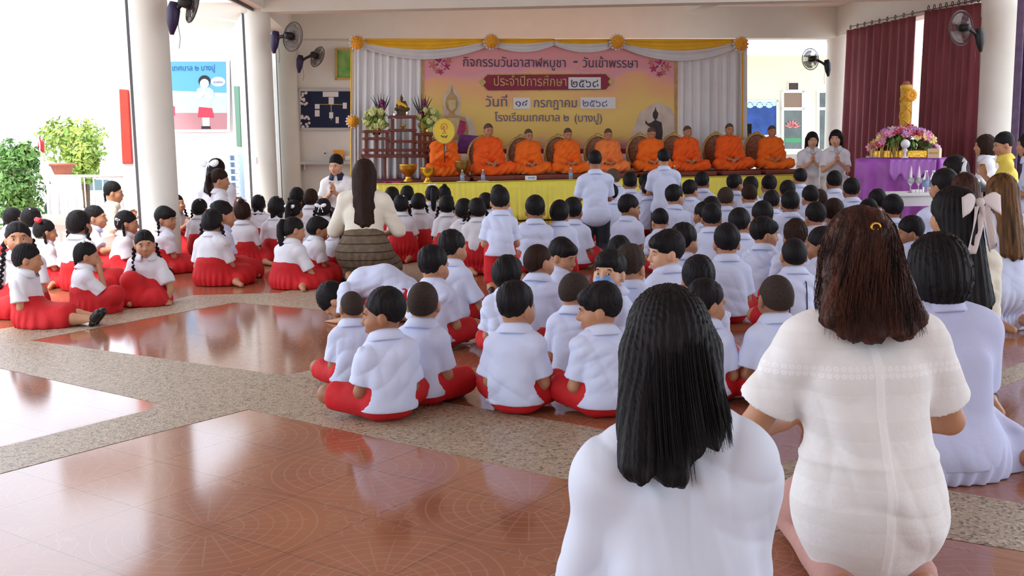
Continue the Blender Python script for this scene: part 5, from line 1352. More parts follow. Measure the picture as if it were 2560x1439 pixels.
# swags
def swag(x0, x1, ytop, dip_y, dip_w, label):
    p = SP((x0 + x1) / 2, ytop + 10, BB - .10); root = wroot('swag', p, label, 'swag')
    def dip(u): return 4 * u * (1 - u)
    def yb(u): return ytop + 6 + dip_y * dip(u)
    o = MB().sheet(lambda u, v: SP(x0 + (x1 - x0) * u, ytop + (yb(u) - ytop) * v, BB - .12) + SN * (-.02 * math.sin(v * 9 + 2 * u) - .03 * dip(u)), 30, 12).obj('yellow_cloth', M['swag_yellow'], solid=.008); W(o, root)
    o = MB().sheet(lambda u, v: SP(x0 + (x1 - x0) * u, yb(u) - 3 + (dip_w * (.5 + .5 * dip(u)) + 3) * v, BB - .11) + SN * (-.02 * math.sin(v * 7 + 1) - .035 * dip(u)), 30, 10).obj('white_cloth', M['swag_white'], solid=.008); W(o, root)
swag(893, 1226, 97, 24, 22, 'wide yellow and white swag at the left end above the white drape')
swag(1228, 1386, 97, 9, 19, 'short yellow and white swag, left of the peak in the middle of the backdrop')
swag(1386, 1543, 98, 9, 19, 'short yellow and white swag, right of the peak in the middle of the backdrop')
swag(1545, 1850, 98, 26, 23, 'wide yellow and white swag at the right end above the white drape')
def rosette(px, py, r, b_, m, label, seed):
    c = SP(px, py, b_); R = r * (c.y) / F_PX; root = wroot('rosette', c, label, 'rosette'); rg = random.Random(seed)
    mb = MB()
    for ring, n, rr, w in ((0, 10, .78, .36), (1, 8, .50, .34), (2, 5, .22, .30)):
        for k in range(n):
            a = 2 * PI * k / n + ring; q = c + SA * (R * rr * math.cos(a)) + Vector((0, 0, R * rr * math.sin(a))) - SN * (R * (.25 + .25 * ring))
            mb.ball(q, (R * w, R * .22, R * w), 8, Matrix.Rotation(a, 3, 'Y'))
    W(mb.obj('petals', m), root)
    mb = MB()
    for k in range(14):
        a = 2 * PI * k / 14; q = c + SA * (R * 1.12 * math.cos(a)) + Vector((0, 0, R * 1.12 * math.sin(a)))
        mb.ball(q, (R * .30, R * .10, R * .22), 8, Matrix.Rotation(-a, 3, 'Y'))
    W(mb.obj('net_frill', M['swag_white']), root)
M['rose'] = mat('golden_ribbon', (.92, .42, .03), .5, noise=.2, nscale=10)
for px, py, lab in ((893, 107, 'golden ribbon rosette at the top left corner of the backdrop'), (1228, 104, 'golden ribbon rosette above the start of the banner lettering'), (1543, 105, 'golden ribbon rosette above the end of the banner lettering'), (1852, 110, 'golden ribbon rosette at the top right corner of the backdrop')):
    rosette(px, py, 15, BB - .2, M['rose'], lab, px)
rosette(882, 303, 13, BB - .2, M['rose'], 'pale orange rosette tying the sash halfway down the left drape', 77)

# altar: dark red wooden stands
def bz(px, py, b_): return SP(px, py, b_).z
def wbox(px0, px1, py0, py1, b0, b1, m, name, root, bevel=.006, taper=0):
    P = [SP(px0, py1, b0), SP(px1, py1, b0), SP(px1 - taper, py0, b0), SP(px0 + taper, py0, b0)]
    return sflat(P, b1 - b0, m, name, root, bevel)
AB = 1.45
alt = wroot('altar_table', SL((SP(985, 390, AB) - S0).dot(SA), AB, SZ), 'tiered dark red wooden altar table at the left end of the stage', 'altar table')
wbox(902, 1072, 386, 394, AB - .05, AB + .5, M['wood'], 'table_top', alt)
for x in (906, 960, 1014, 1062): wbox(x, x + 6, 394, 447, AB, AB + .08, M['wood'], 'leg', alt)
def stand(x0, x1, y0, y1, tiers, mid, name):
    root = M and None
    b = MB()
    def q(px0, px1, py0, py1, d0, d1):
        P = [SP(px0, py1, d0), SP(px1, py1, d0), SP(px1, py0, d0), SP(px0, py0, d0)]; Q = [p + SN * (d1 - d0) for p in P]
        b.add(P + Q, [(0, 1, 2, 3), (7, 6, 5, 4), (0, 4, 5, 1), (1, 5, 6, 2), (2, 6, 7, 3), (3, 7, 4, 0)])
    w = 8
    for d in (AB + .02, AB + .38):
        for x in ([x0 + 2, x1 - w - 2] + ([(x0 + x1) / 2 - w / 2] if mid else [])): q(x, x + w, y0, y1, d, d + .04)
    for y in tiers: q(x0 - 1, x1 + 1, y, y + 7, AB - .02, AB + .44)
    W(b.obj(name, M['wood'], smooth=False, bevel=.004), alt)
stand(910, 974, 325, 387, (325, 343, 372), True, 'side_stand'); stand(976, 1041, 288, 387, (288, 322, 350, 372), False, 'centre_stand'); stand(1043, 1082, 332, 387, (332, 352, 372), True, 'side_stand')
# statue
def Sp(px, py, b_): return SP(px, py, b_)
st = SP(1005, 288, AB + .2); root = wroot('buddha_statue', st, 'small bronze seated statue with a golden sash on the altar top', 'statue')
k = SP(1005, 240, AB + .2).z - st.z; k /= .50
F = Field((-.24, -.22, 0), (.24, .22, .60), .008)
F.ell((0, 0, .19), (.10, .08, .10), .02); F.cap((0, 0, .25), (0, 0, .33), .065, .055, .03); F.cap((-.085, 0, .34), (.085, 0, .34), .035, k=.02); F.ell((0, -.005, .435), (.045, .05, .055), .01); F.cap((0, 0, .48), (0, 0, .56), .02, .004, .02)
for s in (-1, 1):
    F.cap((s * .06, 0, .17), (s * .16, -.08, .16), .05, .04, .03); F.cap((s * .16, -.08, .16), (-s * .02, -.12, .15), .04, .03, .02); F.cap((s * .09, 0, .34), (s * .13, -.02, .25), .028, .024, .02); F.cap((s * .13, -.02, .25), (s * .02, -.10, .20), .024, .02, .02)
o = link('figure', F.mesh('figure'), mat('bronze', (.16, .10, .05), .4, metal=.6, noise=.4, nscale=9), root); o.scale = (k,) * 3; o.rotation_euler = (0, 0, ANG)
o = MB().lathe([(.0, 0), (.17, 0), (.15, .03), (.11, .06), (.14, .09), (.15, .12), (.0, .12)], 20).obj('pedestal', mat('bronze_dark', (.10, .075, .05), .5, metal=.5), root); o.scale = (k,) * 3
F = Field((-.2, -.16, .1), (.2, .16, .4), .009); F.cap((-.08, -.0, .34), (.09, -.05, .22), .058, .05, .02); F.cap((-.085, .0, .35), (-.08, -.05, .18), .04, .03, .02)
o = link('sash', F.mesh('sash'), M['swag_yellow'], root); o.scale = (k,) * 3; o.rotation_euler = (0, 0, ANG)
# vases and flowers on the altar
def stem_vase(px, pyt, pyb, lab):
    c = SP(px, pyb, AB + .2); t = SP(px, pyt, AB + .2); H = t.z - c.z; root = wroot('vase', c, lab, 'vase')
    W(MB().lathe([(0, 0), (.05, 0), (.03, .03), (.055, .10), (.028, .20), (.04, .24), (.03, .24), (.0, .2)], 16, c).obj('pot', M['gold_paint']), root)
    b = MB(); rg = random.Random(px)
    for i in range(7):
        a = -.9 + .3 * i; b.tube([c + Vector((0, 0, .22)), c + Vector((math.sin(a) * H * .20, rg.uniform(-.05, .05), H * .66)), c + Vector((math.sin(a) * H * .36, rg.uniform(-.1, .1), H * (1.0 - .12 * abs(a))))], [.004, .013, .002], 6)
    W(b.obj('leaves', mat('dark_leaf', (.05, .045, .06), .5)), root)
    b = MB()
    for i in range(9): b.ball(c + Vector((rg.uniform(-.06, .06), rg.uniform(-.05, .05), rg.uniform(.28, .52))), (.035, .035, .045), 8)
    W(b.obj('orchids', mat('orchid_purple', (.28, .02, .16), .5, noise=.5, nscale=30)), root)
stem_vase(955, 231, 322, 'vase of purple orchids with pointed leaves, left of the altar statue'); stem_vase(1056, 233, 330, 'vase of purple orchids with pointed leaves, right of the altar statue')
def lotus_bunch(px0, px1, py0, py1, lab, seed, b_):
    c = SP((px0 + px1) / 2, py1, b_); rg = random.Random(seed); root = wroot('flower_bunch', c, lab, 'flowers')
    R = (px1 - px0) / 2 * c.y / F_PX; H = (py1 - py0) * c.y / F_PX
    W(MB().lathe([(0, -.06), (.06, -.06), (.09, .05), (.07, .08), (0, .06)], 14, c).obj('pot', M['gold']), root)
    leafball('leaves', c + Vector((0, 0, H * .55)), (R * .95, R * .7, H * .5), 130, .05, M['leaf_light'], root, seed)
    fl = None
    for i in range(22):
        q = Vector((rg.gauss(0, 1), rg.gauss(0, 1), rg.gauss(0, 1))).normalized(); p = c + Vector((q.x * R * .85, q.y * R * .6 - .05, H * .55 + q.z * H * .45))
        if fl is None:
            mb = MB()
            for kk in range(6):
                a = kk * 2 * PI / 6; mb.ball((.022 * math.cos(a), .022 * math.sin(a), .0), (.026, .016, .045), 6, Matrix.Rotation(a, 3, 'Z') @ Matrix.Rotation(.35, 3, 'Y'))
            fl = mb.mesh('flower'); fl.materials.append(mat('pale_green_lotus_%d' % seed, (.48, .56, .12), .5, noise=.5, nscale=20, c2=(.70, .72, .42)))
        o = bpy.data.objects.new('flower', fl); col.objects.link(o); o.parent = root; o.location = p - Vector(root.location); o.rotation_euler = (rg.uniform(-.7, .7), rg.uniform(-.7, .7), 0); s = rg.uniform(.9, 1.35); o.scale = (s,) * 3
lotus_bunch(906, 976, 276, 328, 'bunch of pale green lotus flowers on the left altar stand', 3, AB + .18); lotus_bunch(1041, 1102, 274, 332, 'bunch of pale green lotus flowers on the right altar stand behind the yellow fan', 4, AB + .18)
def candle(px, py0, py1, b_, lab):
    c = SP(px, py1, b_); t = SP(px, py0, b_); root = wroot('candle', c, lab, 'candle'); H = t.z - c.z
    W(MB().lathe([(0, 0), (.03, 0), (.03, .012), (.012, .02), (.012, H - .045), (0, H - .04)], 12, c).obj('stick', M['white_satin']), root)
    W(MB().lathe([(0, H - .04), (.011, H - .025), (.005, H - .008), (0, H)], 10, c).obj('flame', mat('flame_%d' % px, (1, .6, .2), .5, emis=(1, .75, .4, 8))), root)
candle(1017, 279, 292, AB + .06, 'small lit candle at the foot of the altar statue'); candle(985, 283, 297, AB + .03, 'small candle on the altar, left of the lit one')
ic = SP(1008, 322, AB + .08); root = wroot('incense_burner', ic, 'small gold incense burner inside the open middle altar stand', 'burner')
W(MB().lathe([(0, 0), (.03, 0), (.02, .02), (.05, .05), (.05, .07), (.04, .07), (.0, .05)], 14, ic).obj('bowl', M['gold']), root); W(MB().tube([ic + Vector((0, 0, .05)), ic + Vector((0, 0, .2))], .004, 6).obj('incense_stick', M['terracotta']), root)
# bowls, bottles and cups along the stage
def bowl(px, pyt, pyb, wpx, b_, lab, m):
    c = SP(px, pyb, b_); c = Vector((c.x, c.y, SZ + .004)); s = wpx * c.y / F_PX / 2; H = max((SP(px, pyt, b_).z - SZ), .1)
    root = wroot('offering_bowl', c, lab, 'bowl')
    W(MB().lathe([(0, 0), (s * .62, 0), (s * .60, H * .06), (s * .34, H * .18), (s * .32, H * .34), (s * .45, H * .40)], 28, c).obj('foot', m), root)
    W(MB().lathe([(s * .3, H * .36), (s * .72, H * .5), (s * .98, H * .74), (s * 1.0, H * .95), (s * 1.06, H), (s * .94, H), (s * .90, H * .75), (s * .6, H * .52), (0, H * .48)], 28, c).obj('bowl', m), root)
bowl(1021, 411, 449, 44, .62, 'large gold offering bowl on the stage, below the altar', M['gold']); bowl(1069, 419, 452, 36, .16, 'smaller gold pedestal bowl at the stage edge before the first monk', M['gold'])
bowl(1155, 402, 446, 36, .42, 'brass pedestal bowl between the first and second monk', mat('dull_brass', (.34, .20, .05), .35, metal=.8))
def bottle(px, pyt, b_, lab, grp=None, z0=None, base=None):
    c = SP(px, 446, b_); c = Vector((c.x, c.y, SZ + .006)) if base is None else base; H = .185 if base is None else .22
    root = wroot('water_bottle', c, lab, 'bottle', grp)
    W(MB().lathe([(0, 0), (.030, 0), (.032, .01), (.032, H * .62), (.014, H * .86), (.013, H * .93)], 16, c).obj('bottle', M['glass']), root)
    W(MB().lathe([(.0326, H * .24), (.0328, H * .24), (.0328, H * .55), (.0326, H * .55)], 16, c).obj('label_band', M['label_blue']), root)
    W(MB().lathe([(0, H), (.015, H), (.015, H * .92), (0, H * .92)], 12, c).obj('cap', M['white_pl']), root)
bottle(1156, 428, .14, 'small water bottle at the stage edge before the brass bowl'); bottle(1208, 427, .14, 'small water bottle at the stage edge before the second monk'); bottle(1427, 425, .16, 'small water bottle at the stage edge before the fourth monk, by the kneeling man'); bottle(1686, 425, .2, 'small water bottle at the stage edge between the seventh and eighth monk')
for px, lab in ((1156, 'white saucer under the water bottle before the brass bowl'), (1208, 'white saucer under the water bottle before the second monk'), (1327, 'white saucer under the small white box before the third monk')):
    c = SP(px, 446, .14); c = Vector((c.x, c.y, SZ + .005)); o = MB().lathe([(0, 0), (.05, 0), (.095, .012), (.09, .006), (.0, .003)], 20).obj('saucer', M['white_pl']); o.location = c - Vector((0, 0, .002)); prop(o, lab, 'saucer')
c = SP(1327, 446, .16); root = wroot('tissue_box', (c.x, c.y, SZ + .014), 'small white printed box at the stage edge before the third monk', 'box')
W(MB().box((c.x, c.y, SZ + .045), (.085, .05, .03), Rs).obj('body', M['white_pl'], smooth=False, bevel=.006), root); W(MB().box((c.x - SN.x * .051, c.y - SN.y * .051, SZ + .045), (.06, .002, .014), Rs).obj('printed_band', M['label_blue'], smooth=False), root)
bowl(2003, 424, 436, 26, .5, 'small white bowl at the right end of the stage near the seated women', M['white_pl'])
c = SP(985, 449, .5); o = MB().sheet(lambda u, v: SL((c - S0).dot(SA) - .16 + .34 * u, .35 + .3 * v, SZ + .010 + .008 * math.sin(9 * u + 4 * v)), 10, 8).obj('cloth', mat('pink_cloth', (.55, .03, .16), .7), solid=.008); prop(o, 'folded bright pink cloth lying on the stage left of the gold bowl', 'cloth')

# the monks, each on a mat before a gilt oval chair back
def robe_mesh(J, r, h, ph, wai):
    lo, hi = bounds(J, .22); hi[2] = J['neck'][2] + .08
    F = Field(lo, hi, h)
    torso(F, J, r, .030, .05)
    for n in 'LR':
        S, E, Wr = J['sh' + n], J['elb' + n], J['wri' + n]
        F.cap(S, E, r['ua'] + .040, r['el'] + .045, .05); F.cap(E, E + (Wr - E) * .8, r['el'] + .045, r['wr'] + .035, .04)
        F.cap(J['hip' + n], J['knee' + n], r['th'] + .03, r['kn'] + .035, .06); F.cap(J['knee' + n], J['ank' + n], r['kn'] + .03, r['an'] + .03, .05)
    F.ell(J['pel'] + A(0, .12, -.03), (.24, .20, .09), .07)
    F.ell(J['neck'] + A(0, .0, -.03), (.12, .09, .06), .05)
    F.warp(lambda X, Y, Z: (.007 * np.sin(46 * (Z + .8 * X) + 3 * np.sin(9 * X + ph)) + .006 * np.sin(30 * (X - .5 * Z) + 4 * np.sin(11 * Y + ph) + ph) * np.sin(20 * Y + ph)).astype(np.float32))
    F.plane((0, 0, 1), .004)
    return F.mesh('robe')
ords = ['first', 'second', 'third', 'fourth', 'fifth', 'sixth', 'seventh', 'eighth', 'ninth']
mk = [(1110, 316, 'orange', 'praying, face hidden by the round yellow fan'), (1222, 307, 'orange_deep', 'tallest of the left half, one hand on his knee'), (1322, 321, 'orange', 'wearing glasses, hands folded in his lap'), (1417, 319, 'orange', 'head bowed, forearms on his lap'),
      (1519, 320, 'orange_pale', 'in a paler coral robe, behind the kneeling man'), (1627, 317, 'orange', 'in front of the printed dark statue'), (1713, 313, 'orange_deep', 'before the right end of the banner'), (1822, 307, 'orange_deep', 'before the wrinkled white drape'), (1926, 312, 'orange', 'at the right end of the stage beside the loudspeaker')]
gild = mat('gilt_chair_frame', (.62, .44, .16), .35, metal=.5, noise=.4, nscale=40); pad = mat('maroon_gold_cushion', (.22, .05, .04), .6, noise=.5, nscale=30, c2=(.34, .20, .10))
for i, (px, py, robe, d) in enumerate(mk):
    c = SP(px, 440, .92); t = SP(px, py, .92); z0 = SZ + .075; s = t.z - z0
    hd = 180 + math.degrees(ANG) + (4 if i < 4 else -2) + [0, 3, -2, 4, -3, -4, 2, -3, -5][i]
    oo = dict(head=([0, 0, 6, -6, 0, 5, 4, -4, 6][i], [-6, -10, -12, -18, -16, -22, -8, -4, -6][i], 0), arms='wai' if i == 0 else 'lap', fat=1.06, knw=.84)
    root, J = person(px, py, s, hd, '%s monk from the left, %s' % (ords[i], d), 'monk', 'cross', 1, 'skin_m', None, None, ('stubble', 'buzz_light'), face=2, pos=(c.x, c.y, z0), o=oo, h=.012, group='monks seated in a row on the stage', sclmin=.75)
    r = RAD(1, oo)
    link('robe', robe_mesh(J, r, .011, i * 1.9, i == 0), M[robe], root)
    F = Field((-.3, -.25, .3), (.3, .3, .85), .011); sw_ = J['shL']
    F.cap(sw_ + A(-.01, .02, .035), J['waist'] + A(.13, .12, .02), .062, .05, .02); F.cap(sw_ + A(-.01, 0, .035), sw_ + A(-.01, -.1, -.25), .06, .05, .02)
    F.warp(lambda X, Y, Z: .006 * np.sin(75 * (X - .7 * Z)))
    link('shoulder_cloth', F.mesh('shoulder_cloth'), M[robe], root)
    if i == 2:
        for q in (-1, 1):
            b = MB(); b.tube([(q * .031 + .017 * math.cos(a), .100, -.004 + .013 * math.sin(a)) for a in [2 * PI * k / 12 for k in range(12)]], .0018, 6, closed=True)
            o = b.obj('glasses', M['steel_dark'], root); o.matrix_local = Matrix.Translation(Vector(J['head'].tolist())) @ Matrix([[float(x) for x in rr] for rr in J['Rh']]).to_4x4()
    # mat and chair
    m0 = SL((c - S0).dot(SA), .80, SZ + .003)
    o = MB().box((0, 0, .036), (.345, .46, .036), Rs).obj('floor_mat', mat('mat_red_brown_%d' % i, (.22, .06, .04), .9), smooth=False, bevel=.02); o.location = m0; prop(o, 'flat red-brown sitting mat under the %s monk from the left' % ords[i], 'mat', 'sitting mats on the stage')
    a0 = (c - S0).dot(SA); cc = SL(a0 + .0, 1.52, SZ + .003)
    ch = wroot('chair', cc, 'gilt oval-backed chair behind the %s monk from the left' % ords[i], 'chair', 'gilt chairs behind the monks')
    ov = [cc + SA * (.235 * math.cos(2 * PI * k / 28)) + Vector((0, 0, .40 + .29 * math.sin(2 * PI * k / 28))) for k in range(28)]
    W(MB().tube(ov, .026, 8, closed=True).obj('frame', gild), ch)
    W(MB().ball(cc + Vector((0, 0, .40)), (.215, .035, .27), 20, Rs).obj('back_cushion', pad), ch)
    W(MB().box(cc + SN * .22 + Vector((0, 0, .16)), (.23, .22, .04), Rs).obj('seat', pad, smooth=False, bevel=.02), ch)
    for q in ((-.20, .03), (.20, .03), (-.20, .40), (.20, .40)): W(MB().tube([cc + SA * q[0] + SN * q[1] + Vector((0, 0, 0)), cc + SA * q[0] + SN * q[1] + Vector((0, 0, .14))], .018, 8).obj('leg', gild), ch)
    W(MB().ball(cc + Vector((0, 0, .71)), (.06, .02, .03), 12, Rs).obj('crest', gild), ch)
# the round yellow fan of the first monk
fc = SP(1110, 327, .46); root = wroot('talipot_fan', SP(1110, 402, .46), 'round yellow ceremonial fan with a red emblem held upright by the first monk', 'fan')
def fd(u, v, w): return fc + SA * u + Vector((0, 0, v)) + SN * w
rx, rz = 26 * fc.y / F_PX, 31 * fc.y / F_PX
b = MB(); b.prism([(rx * math.cos(2 * PI * k / 40), rz * math.sin(2 * PI * k / 40)) for k in range(40)], .012, fd); W(b.obj('disc', mat('fan_yellow_silk', (.88, .66, .06), .5, noise=.1, nscale=8), smooth=False), root)
W(MB().tube([fd(rx * math.cos(2 * PI * k / 40), rz * math.sin(2 * PI * k / 40), .006) for k in range(40)], .010, 8, closed=True).obj('rim', M['gold_paint']), root)
W(MB().tube([fd(0, -rz * .9, .01), fd(0, -rz - .30, .01)], .011, 8).obj('stick', M['wood']), root)
em = mat('emblem_red', (.62, .22, .10), .5)
W(MB().tube([fd(rx * .30 * math.cos(a), rz * (.30 + .28 * math.sin(a)), -.002) for a in [PI * k / 10 for k in range(-2, 13)]], .006, 6).obj('emblem_arch', em), root)
W(MB().tube([fd(x * rx, y * rz, -.002) for x, y in ((-.05, .42), (-.16, .1), (.10, .05), (-.18, -.22), (.22, -.20), (0, .02), (.04, .36))], .006, 6).obj('emblem_figure', em), root)
W(MB().tube([fd(x * rx, y * rz, -.002) for x, y in ((-.30, -.35), (-.1, -.52), (0, -.38), (.12, -.54), (.30, -.36))], .008, 6).obj('emblem_base', M['steel_dark']), root)
# ------------------------------------------------------------------ right side: curtains, candle table, small tables
cn = Vector((CR1.x - CR3.x, CR1.y - CR3.y, 0)).normalized(); cnn = Vector((cn.y, -cn.x, 0))
if cnn.x > 0: cnn = -cnn
CP0 = Vector((CR3.x, CR3.y, 0)) + cnn * .30
def CP(px, py): return on_plane(px, py, CP0, cnn)
def curtain(px0, py0, px1, py1, zb, nf, m, label, seed, fn_p=CP, nn=None, hooks=True, waist=None):
    nn = nn or cnn; p, q = fn_p(px0, py0), fn_p(px1, py1); rg = random.Random(seed); ph = [rg.uniform(0, 6.28) for _ in range(3)]
    root = wroot('curtain', (p.x, p.y, max(p.z, q.z)), label, 'curtain')
    def f(u, v):
        t = p.lerp(q, u); z = t.z + (zb - t.z) * v
        if waist: t = t + (q - p).normalized() * waist * math.sin(PI * min(1, v * 1.1)) * (1 - 2 * u) * .5
        w = .065 * math.sin(u * nf * 2 * PI + ph[0] + .5 * math.sin(3 * v + ph[1])) + .02 * math.sin(u * nf * 5.3 + ph[2] + 2 * v)
        return Vector((t.x, t.y, z)) + nn * w * (.5 + .5 * v)
    W(MB().sheet(f, nf * 14, 16).obj('curtain_cloth', m, solid=.006), root)
    if hooks:
        for k in range(9):
            t = p.lerp(q, (k + .5) / 9); b = MB()
            b.tube([t + Vector((0, 0, .045)) + cn * (.03 * math.cos(a)) + Vector((0, 0, .035 * math.sin(a))) for a in [2 * PI * i / 12 for i in range(12)]], .008, 6, closed=True); W(b.obj('hook', M['steel_dark']), root)
    return root
curtain(2118, 76, 2292, 38, .25, 9, M['maroon'], 'wide maroon curtain on hooks between the far right column and the tall candle', 1)
curtain(2314, 28, 2455, 6, .25, 8, M['maroon'], 'maroon curtain on hooks beside the near right column', 2)
a = CP(2128, 66); b_ = CP(2470, -6); root = wroot('curtain_rail', a, 'thin curtain wire strung between the two right columns', 'wire'); W(MB().tube([a, b_], .008, 6).obj('wire', M['steel_dark']), root)
def CQ(px, py): return at(px, py, 13.2)
curtain(2549, -20, 2680, -40, .15, 7, M['purple_curtain'], 'violet-grey curtain at the right edge of the photo', 3, CQ, Vector((0, 1, 0)), False)

# purple draped table with the tall candle
TD = 15.2
t0, t1 = at(2141, 400, TD + .35), at(2352, 400, TD - .35); zt = at(2240, 397, TD).z
td = (t1 - t0); td.z = 0; L_ = td.length; td.normalize(); tn = Vector((-td.y, td.x, 0)); t0.z = 0
def TP(a, b_, z): return t0 + td * a + tn * b_ + Vector((0, 0, z))
tb = wroot('table', TP(L_ / 2, .35, 0), 'table draped in purple satin carrying the tall yellow candle', 'table')
R_t = Matrix(((td.x, tn.x, 0), (td.y, tn.y, 0), (0, 0, 1)))
W(MB().box(TP(L_ / 2, .36, zt - .02), (L_ / 2, .34, .018), R_t).obj('table_top', M['wood'], smooth=False), tb)
for a, b_ in ((.06, .06), (L_ - .06, .06), (.06, .66), (L_ - .06, .66)): W(MB().box(TP(a, b_, (zt - .04) / 2), (.025, .025, (zt - .04) / 2), R_t).obj('leg', M['wood'], smooth=False), tb)
def tc(u, v):      # u runs around left side, front, right side
    per = .7 + L_ + .7; s_ = u * per
    fold = .045 * math.sin(s_ * 26 + 1.5 * math.sin(3 * s_)) * (.25 + .75 * v)
    if s_ < .7: return TP(-.012 - abs(fold) - .03 * v, .7 - s_, zt - zt * .985 * v)
    if s_ < .7 + L_: return TP(s_ - .7, -.05 - .03 * v + fold, zt - zt * .985 * v)
    return TP(L_ + .012 + abs(fold) + .03 * v, s_ - .7 - L_, zt - zt * .985 * v)
W(MB().sheet(tc, 150, 14).obj('cloth_skirt', M['purple_satin'], solid=.006), tb)
W(MB().sheet(lambda u, v: TP(-.01 + (L_ + .02) * u, -.01 + .72 * v, zt + .004), 2, 2).obj('cloth_top', M['purple_satin'], solid=.006), tb)
W(MB().sheet(lambda u, v: TP(L_ * .44 + L_ * .54 * u, -.055 - .012 * math.sin(u * 40) - .07 - .02 * v, zt - .005 - (.20 + .10 * math.sin(u * PI * 4) ** 2) * v), 40, 6).obj('ruffle', mat('lilac_satin', (.50, .20, .70), .4), solid=.005), tb)
# flower arrangement
fc0 = at(2243, 392, TD + .05); ca = TP((fc0 - t0).dot(td), .36, zt + .01)
fa = wroot('flower_arrangement', ca, 'broad arrangement of pink, purple and yellow flowers around the tall candle', 'flowers')
W(MB().box(ca + Vector((0, 0, .055)), (.40, .26, .055), R_t).obj('gold_base', M['gold'], smooth=False, bevel=.01), fa)
rg = random.Random(4); kinds = []
for nm, c1, c2 in (('pink_flower', (.66, .16, .34), (.8, .45, .6)), ('purple_flower', (.34, .14, .46), (.6, .42, .70)), ('yellow_flower', (.80, .60, .12), (.85, .75, .4)), ('red_flower', (.42, .03, .08), (.6, .1, .14)), ('white_flower', (.78, .72, .74), (.7, .5, .6))):
    mb = MB()
    for kk in range(7):
        a = kk * 2 * PI / 7; mb.ball((.035 * math.cos(a), .035 * math.sin(a), .010), (.032, .020, .016), 8, Matrix.Rotation(a, 3, 'Z') @ Matrix.Rotation(-.5, 3, 'Y'))
    mb.ball((0, 0, .018), .018, 8); me = mb.mesh(nm); me.materials.append(mat(nm, c1, .6, noise=.6, nscale=30, c2=c2)); me.polygons.foreach_set('use_smooth', [True] * len(me.polygons)); kinds.append((nm, me))
leafball('foliage', ca + Vector((0, 0, .18)), (.42, .28, .12), 420, .05, M['leaf'], fa, 9)
for i in range(88):
    x = rg.uniform(-1, 1); y = rg.uniform(-1, 1); hgt = max(0, 1 - (x * x + y * y * .6)) ** .5
    nm, me = kinds[2 if (hgt < .55 and y < 0 and rg.random() < .55) else rg.choice((0, 0, 1, 1, 3, 4, 0, 1))]
    p = ca + td * (x * .42) + tn * (y * .26) + Vector((0, 0, .14 + .28 * hgt))
    o = bpy.data.objects.new(nm, me); col.objects.link(o); o.parent = fa; o.location = p - Vector(fa.location); o.rotation_euler = (rg.uniform(.2, 1.2), rg.uniform(-.7, .7) + x * .7, 0); s = rg.uniform(.8, 1.35); o.scale = (s,) * 3
b = MB()
for i in range(40):
    x = rg.uniform(-.42, .1); p = ca + td * x + tn * rg.uniform(-.28, -.2); b.tube([p + Vector((0, 0, .22)), p - tn * .03 + Vector((0, 0, .12)), p - tn * .03 + Vector((0, 0, .0))], [.004, .006, .003], 5)
W(b.obj('gold_fringe', M['gold_paint']), fa)
# tall candle
k0, k1 = ca.z + .20, at(2258, 212, ca.y).z; Hc = k1 - k0; rc = 13 * ca.y / F_PX
cd = wroot('candle', (ca.x, ca.y, k0), 'tall thick yellow candle wrapped in gold pattern rising from the flowers', 'candle')
W(MB().lathe([(0, 0), (rc, 0), (rc, Hc - .06), (rc * 1.12, Hc - .05), (rc * 1.12, Hc - .015), (rc * .9, Hc), (0, Hc)], 28, (ca.x, ca.y, k0)).obj('shaft', mat('yellow_wax', (.80, .56, .08), .5, noise=.35, nscale=14, c2=(.72, .40, .06))), cd)
b = MB()
for s in (1, -1):
    for q in range(2):
        pts = [(ca.x + rc * 1.03 * math.cos(s * t + q * PI), ca.y + rc * 1.03 * math.sin(s * t + q * PI), k0 + Hc * .92 * t / 12.0) for t in [12.0 * i / 60 for i in range(61)]]; b.tube(pts, .009, 5)
W(b.obj('spiral_pattern', M['gold']), cd)
b = MB(); b.tube([(ca.x, ca.y, k0 + Hc), (ca.x + .01, ca.y, k0 + Hc + .05)], .006, 6); b.lathe([(rc * .8, 0), (rc * .55, .05), (0, .06)], 14, (ca.x, ca.y, k0 + Hc - .005)); W(b.obj('wick_cap', M['terracotta']), cd)
cr = at(2277, 238, ca.y - .12); b = MB()
for k in range(12):
    a = 2 * PI * k / 12; b.ball(cr + Vector((.05 * math.cos(a), -.01, .06 * math.sin(a))), (.04, .03, .035), 8)
b.ball(cr, .045, 8); W(b.obj('orange_rosette', M['rose']), cd)
# tray, pedestal lamp and carton on the purple table
pt = TP(.20, .20, zt + .012); root = wroot('flower_tray', pt, 'small dark tray of reddish flowers at the left end of the purple table', 'tray')
W(MB().lathe([(0, 0), (.11, 0), (.13, .025), (.12, .025), (.0, .01)], 20, pt).obj('tray', M['swag_white']), root); leafball('flowers', pt + Vector((0, 0, .14)), (.13, .10, .13), 160, .035, mat('dark_red_bloom', (.28, .05, .06), .6, noise=.6, nscale=9, c2=(.10, .12, .05)), root, 21)
pt = TP(L_ * .57, .06, zt + .010); root = wroot('candle_holder', pt, 'small white glass ball lamp on a stem at the front of the purple table', 'lamp')
W(MB().lathe([(0, 0), (.05, 0), (.05, .02), (.015, .03), (.02, .08), (.04, .11), (.015, .14), (0, .14)], 16, pt).obj('stem', M['white_satin']), root); W(MB().ball(pt + Vector((0, 0, .20)), .065, 18).obj('globe', M['white_pl']), root)
pt = TP(L_ * .90, .12, zt + .010); root = wroot('carton', pt, 'small pale yellow printed carton at the right end of the purple table', 'box')
W(MB().box(pt + Vector((0, 0, .065)), (.08, .06, .065), R_t).obj('body', mat('carton', (.80, .68, .42), .6), smooth=False, bevel=.004), root); W(MB().box(pt + Vector((0, 0, .07)) - tn * .061, (.06, .001, .012), R_t).obj('printed_band', M['rose'], smooth=False), root)
